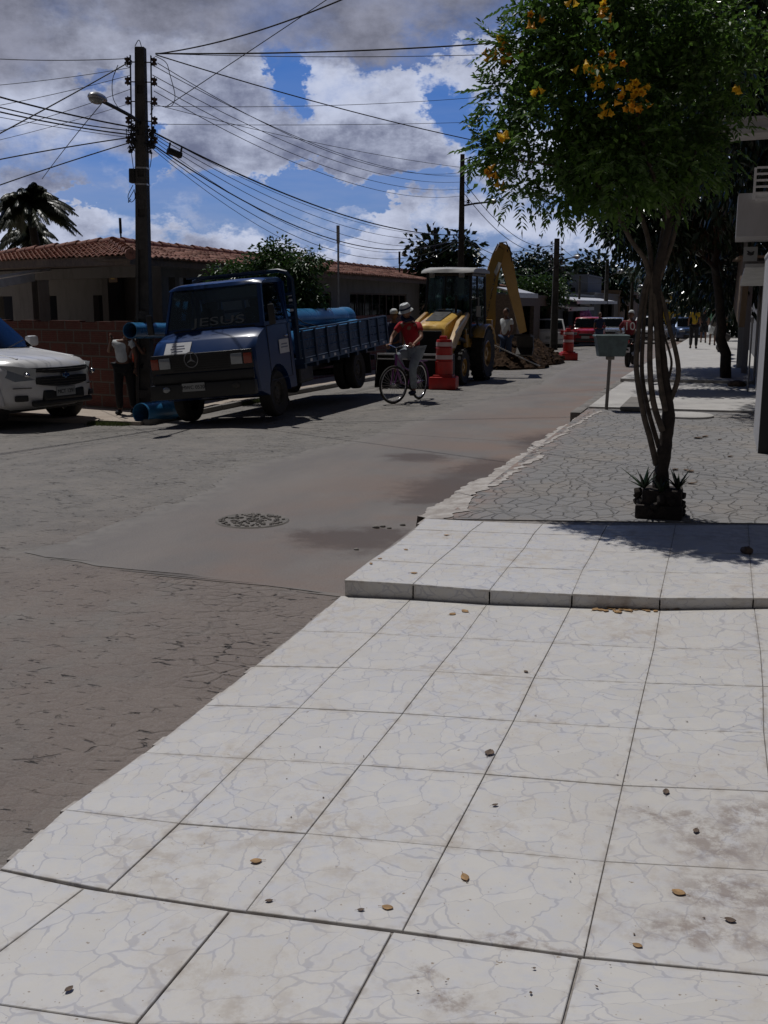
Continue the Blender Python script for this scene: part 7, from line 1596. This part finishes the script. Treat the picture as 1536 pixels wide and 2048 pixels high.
def person(name, label, loc, rz, J, top, legs, skin_m='skin', sleeve=.55, hair='hair', hat=None, leg_to=1.0, group=None, build=1.0, cat='person', hands=True, face=True, shoe='cblack', curl=.6):
    t = thing(name, label, cat, loc, rz, group); V = {k: Vector(v) for k, v in J.items()}; B = build
    ks = ['pelvis', 'waist', 'chest', 'neck', 'headb', 'shL', 'elL', 'haL', 'shR', 'elR', 'haR', 'hipL', 'knL', 'anL', 'toL', 'hipR', 'knR', 'anR', 'toR']
    V['headb'] = V['neck'].lerp(V['head'], .55)
    rad = dict(pelvis=.125*B, waist=.115*B, chest=.135*B, neck=.052, headb=.055, shL=.055*B, elL=.038*B, haL=.024, shR=.055*B, elR=.038*B, haR=.024, hipL=.085*B, knL=.055*B, anL=.036, toL=.032, hipR=.085*B, knR=.055*B, anR=.036, toR=.032)
    E = [('pelvis','waist'),('waist','chest'),('chest','neck'),('neck','headb'),('chest','shL'),('shL','elL'),('elL','haL'),('chest','shR'),('shR','elR'),('elR','haR'),('pelvis','hipL'),('hipL','knL'),('knL','anL'),('anL','toL'),('pelvis','hipR'),('hipR','knR'),('knR','anR'),('anR','toR')]
    ix = {k: i for i, k in enumerate(ks)}
    v, f = skin_raw([V[k] for k in ks], [(ix[a], ix[b]) for a, b in E], [rad[k] for k in ks], 0, 2)
    mb = MB(); mb.add(v, f); hd = V['head']; up = (hd-V['neck']).normalized(); fw = Vector(J.get('look', (0, -1, 0))).normalized(); fw = (fw-up*fw.dot(up)).normalized(); rt = fw.cross(up)
    Mh = Matrix((rt, -fw, up)).transposed()
    def hf(q):
        x, y, z = q; k = 1-.28*max(0, -z/.12)**1.3; x *= k; y *= (1-.12*max(0, -z/.12))
        if y < -.05: y -= .018*math.exp(-((x/.018)**2+((z+.012)/.028)**2)); y += .008*math.exp(-(((abs(x)-.03)/.016)**2+((z-.012)/.014)**2))-.005*math.exp(-((x/.025)**2+((z+.058)/.010)**2))
        return Mh @ Vector((x, y, z))
    mb.ell(hd, (.076, .095, .118), 22, 16, fn=hf)
    for s in (-1, 1): mb.ell(hd+Mh @ Vector((s*.078, .008, -.008)), (.012, .022, .03), 8, 6)
    if hands:
        for s, a, b in (('L', 'elL', 'haL'), ('R', 'elR', 'haR')):
            d = (V[b]-V[a]).normalized(); d2 = Vector(J.get('hd'+s, d)); hand(mb, V[b], d2, J.get('hs'+s, (0, -1, 0.1)), curl)
    mb.build('body', M[skin_m], t, smooth=180)
    if face:
        for s in (-1, 1):
            e = MB(); e.ell(hd+Mh @ Vector((s*.03, -.083, .012)), (.012, .006, .006), 8, 6); e.build('eye', M['cblack'], t)
    # shirt
    sk = ['pelvis', 'waist', 'chest', 'nb', 'shL', 'mL', 'shR', 'mR']; V2 = dict(V); V2['nb'] = V['chest'].lerp(V['neck'], .62); V2['mL'] = V['shL'].lerp(V['elL'], sleeve); V2['mR'] = V['shR'].lerp(V['elR'], sleeve)
    r2 = [.150*B, .142*B, .158*B, .075, .078*B, .062*B, .078*B, .062*B]
    v, f = skin_raw([V2[k] for k in sk], [(0,1),(1,2),(2,3),(2,4),(4,5),(2,6),(6,7)], r2, 0, 2); mb = MB(); mb.add(v, f); mb.build('shirt', M[top], t, smooth=180)
    lk = ['pelvis', 'hipL', 'knL', 'eL', 'hipR', 'knR', 'eR']; V2['eL'] = V['knL'].lerp(V['anL'], leg_to*.95) if leg_to > 0 else V['hipL'].lerp(V['knL'], 1+leg_to); V2['eR'] = V['knR'].lerp(V['anR'], leg_to*.95) if leg_to > 0 else V['hipR'].lerp(V['knR'], 1+leg_to)
    if leg_to > 0: pts = [V2[k] for k in lk]; es = [(0,1),(1,2),(2,3),(0,4),(4,5),(5,6)]; rr_ = [.142*B, .108*B, .078*B, .062*B, .108*B, .078*B, .062*B]
    if leg_to > 0: v, f = skin_raw(pts, es, rr_, 0, 2); mb = MB(); mb.add(v, f)
    else:
        mb = MB(); mb.ell(V2['pelvis'], (.165*B, .125*B, .13), 16, 10)
        for s in ('L', 'R'): mb.tube([V2['hip'+s]+Vector((0,0,.05)), V2['hip'+s].lerp(V2['e'+s], .5), V2['e'+s]], [.105*B, .10*B, .095*B], 14)
    mb.build('trousers' if leg_to > 0 else 'shorts', M[legs], t, smooth=180)
    for s in ('L', 'R'):
        a, b = V['an'+s], V['to'+s]; d = (b-a); d.z = 0; d = d.normalized() if d.length > .01 else Vector((0,-1,0)); sh = MB(); sh.ell((a+b)/2+Vector((0,0,-.012))+d*.01, (.048, .135, .042), 14, 8, (0, 0, math.atan2(d.y, d.x)+math.pi/2)); sh.build('shoe', M[shoe], t, smooth=60)
    if hat == 'bucket':
        h = MB(); pr = [(.001, .125), (.075, .122), (.088, .10), (.098, .03), (.104, .02), (.132, -.008), (.135, -.012), (.102, .012), (.09, .02), (.08, .1)]
        m_ = [(r_, z) for r_, z in pr]; h.lathe(m_, n=28); h.v = [tuple(hd+Mh @ (Vector((p[0], p[1]*1.1, p[2]))+Vector((0, .01, .03)))) for p in h.v]; ho = h.build('hat', M['cwhite'], t, smooth=50)
        b_ = MB(); b_.lathe([(.100, .032), (.097, .062), (.0985, .062), (.1025, .032)], n=28); b_.v = [tuple(hd+Mh @ (Vector((p[0], p[1]*1.1, p[2]))+Vector((0, .01, .03)))) for p in b_.v]; b_.build('hat_band', M['cnavy'], ho)
    elif hat == 'cap':
        h = MB(); h.lathe([(.001, .118), (.05, .112), (.082, .08), (.092, .02), (.088, .015)], n=20); h.v = [tuple(hd+Mh @ (Vector((p[0], p[1]*1.15, p[2]))+Vector((0, .005, .03)))) for p in h.v]; h.build('cap', M['cwhite'], t, smooth=60)
    else:
        h = MB(); h.ell(hd+Mh @ Vector((0, .018, .028)), (.086, .096, .108), 18, 12, fn=lambda q: Mh @ Vector((q.x, q.y if q.y > -.02 else q.y*.55, max(q.z, -.05)))); h.build('hair', M[hair], t, smooth=180)
    return t
def walk(st=.25, h=1.0, arm=.12, bag=False):
    """striding pose, facing -y; st = half stride"""
    J = dict(pelvis=(0, 0, .93), waist=(0, .0, 1.09), chest=(0, -.01, 1.30), neck=(0, -.01, 1.46), head=(0, -.03, 1.60), shL=(-.17, 0, 1.39), elL=(-.22, arm*.6, 1.12), haL=(-.22, arm*-.2, .88), shR=(.17, 0, 1.39), elR=(.22, -arm*.1, 1.12), haR=(.23, -arm*1.4, .9),
      hipL=(-.09, 0, .87), knL=(-.10, -st*.75, .50), anL=(-.10, -st, .08), toL=(-.11, -st-.14, .035), hipR=(.09, 0, .87), knR=(.10, st*.25, .48), anR=(.10, st+.02, .12), toR=(.11, st-.12, .04))
    return {k: (v[0]*h, v[1]*h, v[2]*h) for k, v in J.items()}
# --- bicycle and rider
fc = G(787, 808, zr); rc = G(836, 797, zr); dv = (rc-fc); ang = math.atan2(dv.y, dv.x)-math.pi/2
ang = R(-10)                       # bicycle axis: front at origin, rear towards +y
bz = zr(fc.x, fc.y)
bike = thing('bicycle', 'purple bicycle ridden toward the camera with its front wheel turned', 'bicycle', (fc.x, fc.y, bz), ang)
RW = .335
def bwheel(parent, c, rz):
    o = thing('wheel', None, None, c, rz); o.parent = parent; mb = MB(); n_ = 40
    mb.tube([(0, (RW-.018)*math.cos(2*math.pi*i/n_), (RW-.018)*math.sin(2*math.pi*i/n_)) for i in range(n_+1)], .019, 8, caps=False); mb.build('tyre', M['rubber'], o, smooth=180)
    mb = MB(); mb.tube([(0, (RW-.045)*math.cos(2*math.pi*i/n_), (RW-.045)*math.sin(2*math.pi*i/n_)) for i in range(n_+1)], .010, 6, caps=False); mb.build('rim', M['chrome'], o, smooth=180)
    mb = MB(); mb.cyl((-.045, 0, 0), (.045, 0, 0), .018, n=8)
    for i in range(28): a = 2*math.pi*i/28; mb.tube([(.02*(1 if i % 2 else -1), .018*math.cos(a+.5), .018*math.sin(a+.5)), (0, (RW-.05)*math.cos(a), (RW-.05)*math.sin(a))], .0018, 3)
    mb.build('spokes', M['chrome'], o); return o
steer = R(-20)
bwheel(bike, (0, 0, RW), steer); bwheel(bike, (0, 1.04, RW), 0)
def rot(v, a, c=(0, 0.06, 0)): v = Vector(v)-Vector(c); return Vector((v.x*math.cos(a)-v.y*math.sin(a), v.x*math.sin(a)+v.y*math.cos(a), v.z))+Vector(c)
head_t, head_b = Vector((0, .12, .86)), Vector((0, .09, .66)); bb0 = Vector((0, .60, .29)); seat_c = Vector((0, .78, .72))
fm = MB(); fm.tube([head_t, head_b], .021, 10); fm.tube([head_b+Vector((0,.01,.0)), (0, .30, .36), bb0], .021, 10); fm.tube([head_t-Vector((0,-.01,.05)), (0, .40, .62), seat_c-Vector((0,.03,.20))], .016, 10); fm.tube([bb0, seat_c], .017, 10)
for s in (-1, 1): fm.tube([bb0+Vector((s*.03,0,0)), (s*.06, 1.04, RW)], .010, 8); fm.tube([seat_c-Vector((0,.03,.16)), (s*.06, 1.04, RW)], .008, 8)
fm.build('frame', M['purple'], bike, smooth=60)
fk = MB(); fk.tube([head_b, head_b-Vector((0,.01,.04))], .022, 8)
for s in (-1, 1): fk.tube([rot((s*.05, .075, .62), steer), rot((s*.05, .05, .50), steer), rot((s*.05, 0.0, RW), steer)], .012, 8)
fk.build('fork', M['purple'], bike, smooth=60)
hbm = MB(); hbm.tube([head_t, (0, .10, .97)], .013, 8); hbm.tube([rot((-.31, .20, 1.0), steer*.7), rot((-.17, .10, 1.02), steer*.7), rot((0, .08, .97), steer*.7), rot((.17, .10, 1.02), steer*.7), rot((.31, .20, 1.0), steer*.7)], .012, 8); hbm.build('handlebar', M['chrome'], bike, smooth=60)
sd_ = MB(); sd_.ell((0, .80, .78), (.10, .14, .035), 14, 8, fn=lambda q: Vector((q.x*(.45+.55*(q.y+.14)/.28), q.y, q.z))); sd_.cyl(seat_c, (0, .79, .77), .013, n=8); sd_.build('saddle', M['black'], bike, smooth=60)
cr = MB(); cr.lathe([(.001, -.003), (.085, -.003), (.085, .003), (.001, .003)], (.04, .60, .29), axis='X', n=24); cr.tube([(.05, .60, .29), (.06, .56, .13)], .010, 6); cr.tube([(-.05, .60, .29), (-.06, .64, .45)], .010, 6); cr.rbox((.11, .555, .12), (.10, .07, .02), .005); cr.rbox((-.11, .645, .46), (.10, .07, .02), .005); cr.build('crankset', M['rimdark'], bike, smooth=40)
mg = MB()
for (cy, a0, a1) in ((1.04, -.3, 2.6),):
    mg.tube([(0, cy+(RW+.03)*math.cos(a0+(a1-a0)*i/16), RW+(RW+.03)*math.sin(a0+(a1-a0)*i/16)) for i in range(17)], .022, 6, flat=.3)
mg.tube([(-.06, .95, .70), (-.06, 1.25, .70), (.06, 1.25, .70), (.06, .95, .70)], .007, 6); mg.build('mudguard_rack', M['purple'], bike, smooth=60)
gl_, gr_2 = rot((-.30, .20, 1.0), steer*.7), rot((.30, .20, 1.0), steer*.7)
J = dict(pelvis=(0, .80, .92), waist=(0, .74, 1.08), chest=(0, .64, 1.30), neck=(0, .57, 1.45), head=(-.02, .52, 1.585), look=(.15, -1, -.15), shL=(-.18, .62, 1.37), elL=(-.28, .48, 1.14), haL=tuple(gl_+Vector((.03, .05, .03))), shR=(.18, .62, 1.37), elR=(.30, .50, 1.16), haR=tuple(gr_2+Vector((-.03, .05, .03))),
  hipL=(-.09, .78, .88), knL=(-.13, .38, .82), anL=(-.11, .60, .53), toL=(-.11, .48, .49), hipR=(.09, .78, .88), knR=(.14, .46, .60), anR=(.11, .60, .20), toR=(.11, .47, .155), hdL=(0, -1, -.25), hdR=(0, -1, -.25), hsL=(1, 0, 0), hsR=(-1, 0, 0))
person('person', 'cyclist in red shirt, pale trousers and white banded hat riding toward the camera', (fc.x, fc.y, bz), ang, J, 'cred', 'cgrey', 'skinmid', sleeve=.62, hat='bucket', shoe='cnavy', curl=1.2)
sc = MB(); rider = [o for o in bpy.data.objects if o.get('label', '').startswith('cyclist')][0]
sc.tube([(-.10, .54, 1.47), (0, .47, 1.44), (.10, .54, 1.47), (0, .64, 1.50), (-.10, .54, 1.47)], .032, 8); sc.ell((-.07, .60, 1.50), (.09, .1, .06), 12, 8); sc.build('neck_cloth', M['cnavy'], rider, smooth=60)
# --- motorcycle and rider, seen from behind
q = GB(1252, 735, zr); mz = q.z
mo = thing('motorcycle', 'dark motorcycle seen from behind with a lit-looking tail reflector and number plate', 'motorcycle', (q.x, q.y, mz), R(-3))   # +y is ahead
mo['label'] = 'dark motorcycle seen from behind with a mudguard plate'
def mwheel(c):
    o = thing('wheel', None, None, c); o.parent = mo; mb = MB(); mb.lathe([(.2, -.05), (.27, -.06), (.30, -.03), (.305, 0), (.30, .03), (.27, .06), (.2, .05), (.2, -.05)], axis='X', n=28); mb.build('tyre', M['rubber'], o, smooth=50); mb = MB(); mb.lathe([(.2, -.04), (.18, -.03), (.05, -.04), (.05, .04), (.18, .03), (.2, .04)], axis='X', n=20); mb.build('rim', M['rimdark'], o, smooth=50)
mwheel((0, .30, .305)); mwheel((0, 1.55, .305))
mb = MB(); mb.rbox((0, .85, .48), (.28, .5, .36), .06); mb.rbox((0, 1.05, .78), (.26, .42, .22), .08); mb.rbox((0, .5, .80), (.27, .75, .10), .04); mb.tube([(0, .15, .78), (0, .05, .66), (0, .0, .50)], [.07, .09, .07], 8, flat=.35); mb.tube([(0, 1.25, .95), (.07, 1.45, .6), (.07, 1.55, .3)], .025, 8); mb.tube([(0, 1.25, .95), (-.07, 1.45, .6), (-.07, 1.55, .3)], .025, 8); mb.build('frame', M['black'], mo, smooth=50)
mb = MB(); mb.tube([(-.36, 1.08, 1.04), (-.2, 1.2, 1.02), (0, 1.22, .98), (.2, 1.2, 1.02), (.36, 1.08, 1.04)], .014, 8); mb.build('handlebar', M['chrome'], mo, smooth=60)
for s in (-1, 1): mb = MB(); mb.tube([(s*.25, 1.17, 1.03), (s*.30, 1.14, 1.2)], .007, 5); mb.ell((s*.32, 1.13, 1.22), (.06, .015, .04), 10, 6); mb.build('mirror', M['black'], mo, smooth=60)
mb = MB(); mb.tube([(.16, .9, .3), (.17, .4, .36), (.18, .05, .42)], [.03, .045, .05], 10); mb.build('exhaust', M['chrome'], mo, smooth=60)
mb = MB(); mb.rbox((0, .02, .76), (.14, .05, .08), .015); mb.build('tail_light', M['redlens'], mo, smooth=60)
mb = MB(); mb.rbox((0, -.0, .52), (.18, .012, .15), .004); mb.build('number_plate', M['paper'], mo)
for s in (-1, 1): mb = MB(); mb.ell((s*.13, .06, .70), (.03, .025, .02), 8, 6); mb.build('indicator', M['amber'], mo)
J = dict(pelvis=(0, -.55, .90), waist=(0, -.56, 1.06), chest=(0, -.60, 1.26), neck=(0, -.62, 1.40), head=(0, -.66, 1.54), shL=(-.19, -.60, 1.33), elL=(-.34, -.78, 1.14), haL=(-.33, -1.0, 1.06), shR=(.19, -.60, 1.33), elR=(.34, -.78, 1.14), haR=(.33, -1.0, 1.06), hipL=(-.12, -.58, .85), knL=(-.24, -.92, .72), anL=(-.22, -.70, .36), toL=(-.22, -.84, .31), hipR=(.12, -.58, .85), knR=(.24, -.92, .72), anR=(.22, -.70, .36), toR=(.22, -.84, .31))
rd = person('person', 'motorcyclist seen from behind in a maroon shirt numbered 10 and pale cap', (q.x, q.y, mz), R(180-3), J, 'cmaroon', 'cblack', 'skin', sleeve=.95, hat='cap', face=False, curl=1.1, build=1.1)
text('10', .34, M['cwhite'], rd, (0, -.385, 1.20), (R(90+12), 0, R(180)), depth=.003)
# --- two workers carrying the pipe past the pole
wz = zsl(-9, 15)+.03
pc_ = c0+dd_*.28; pw = Vector((pc_.x+.10, pc_.y-.14, 0))
Jw = dict(pelvis=(0, 0, .88), waist=(0, 0, 1.02), chest=(0, -.01, 1.19), neck=(.05, -.02, 1.31), head=(.11, -.03, 1.43), shL=(-.17, 0, 1.26), elL=(-.22, -.12, 1.10), haL=(-.15, -.2, 1.28), shR=(.17, 0, 1.26), elR=(.24, -.05, 1.02), haR=(.24, -.12, .82), hipL=(-.09, 0, .82), knL=(-.10, -.05, .46), anL=(-.10, .0, .08), toL=(-.11, -.14, .04), hipR=(.09, 0, .82), knR=(.10, .06, .46), anR=(.10, .14, .10), toR=(.11, .02, .04))
wp0 = P(249, 760, 15.2); wk = person('person', 'worker in a white shirt standing under the end of the carried blue pipe', (wp0.x, 15.2, wz), R(15), Jw, 'cwhite', 'cblack', 'skin', sleeve=.5); wk.scale = (.93,)*3
wp1 = P(268, 760, 15.25); Jw2 = {k: ((-v[0], v[1], v[2]) if k != 'look' else v) for k, v in Jw.items()}
for a_, b_ in (('shL', 'shR'), ('elL', 'elR'), ('haL', 'haR'), ('hipL', 'hipR'), ('knL', 'knR'), ('anL', 'anR'), ('toL', 'toR')): Jw2[a_], Jw2[b_] = Jw2[b_], Jw2[a_]
person('person', 'worker in an orange vest between the white-shirted worker and the pole', (wp1.x, 15.45, wz), R(-15), Jw2, 'corange', 'cblack', 'skin', sleeve=.2).scale = (.9,)*3
# head of a man beyond the truck side and one at the soil heap
# --- pedestrians on the far pavement (all walk away)
def ped(px, py, hgt, label, top, legs, rz=180, **k):
    q = GB(px, py, lambda x, y: zsw(x, y)+.09); st = k.pop('st', .2); return person('person', label, (q.x, q.y, q.z), R(rz), walk(st, hgt), top, legs, face=False, hands=False, group=None, **k)
ped(1386, 698, 1.0, 'pedestrian in a yellow top and dark trousers on the far pavement', 'cyellow', 'cblack')
ped(1406, 686, 1.0, 'pedestrian in black with bare lower legs on the far pavement', 'cblack', 'cblack', leg_to=-.1, st=.12)
ped(1424, 691, .98, 'pedestrian in a pale green top and light shorts on the far pavement', 'cgreen', 'cwhite', leg_to=-.1, st=.14)
ped(1440, 694, 1.0, 'pedestrian in white carrying a bag beside the dark tree trunk', 'cwhite', 'cwhite', leg_to=-.1, st=.12)
ped(1378, 668, .98, 'dark-clothed pedestrian walking farthest along the pavement', 'cnavy', 'cjean', st=.1)
qb = GB(1436, 686, lambda x, y: zsw(x, y)+.09); mb = MB(); mb.ell((0,0,0), (.13, .08, .17), 12, 8, fn=lambda v: v*(1+.1*math.sin(v.z*40))); mb.tube([(-.04, 0, .15), (0, 0, .3), (.04, 0, .15)], .008, 5); o = mb.build('shopping_bag', M['cwhite'], smooth=60); o.location = (qb.x-.02, qb.y-2.5, qb.z+.5); tag(o, 'white plastic shopping bag hanging from the hand of the last pedestrian', 'bag')
q = GB(1197, 700, zr); person('person', 'bystander in a dark top standing between the red and silver cars', (q.x, q.y, q.z), R(20), walk(.05, .98), 'cnavy', 'cjean', face=False, hands=False)
q = P(1012, 690, 30.5); person('person', 'workman in a white shirt standing behind the soil heap by the boom', (q.x, q.y, zr(q.x, q.y)), R(-30), walk(.08, 1.0), 'cwhite', 'cjean', face=False, hands=False)
q = P(788, 640, 23.0); person('person', 'man with a grey cap partly hidden behind the tail of the truck', (q.x, q.y, zr(q.x, q.y)), R(10), walk(.05, .97), 'cnavy', 'cjean', hat='cap', face=False, hands=False)
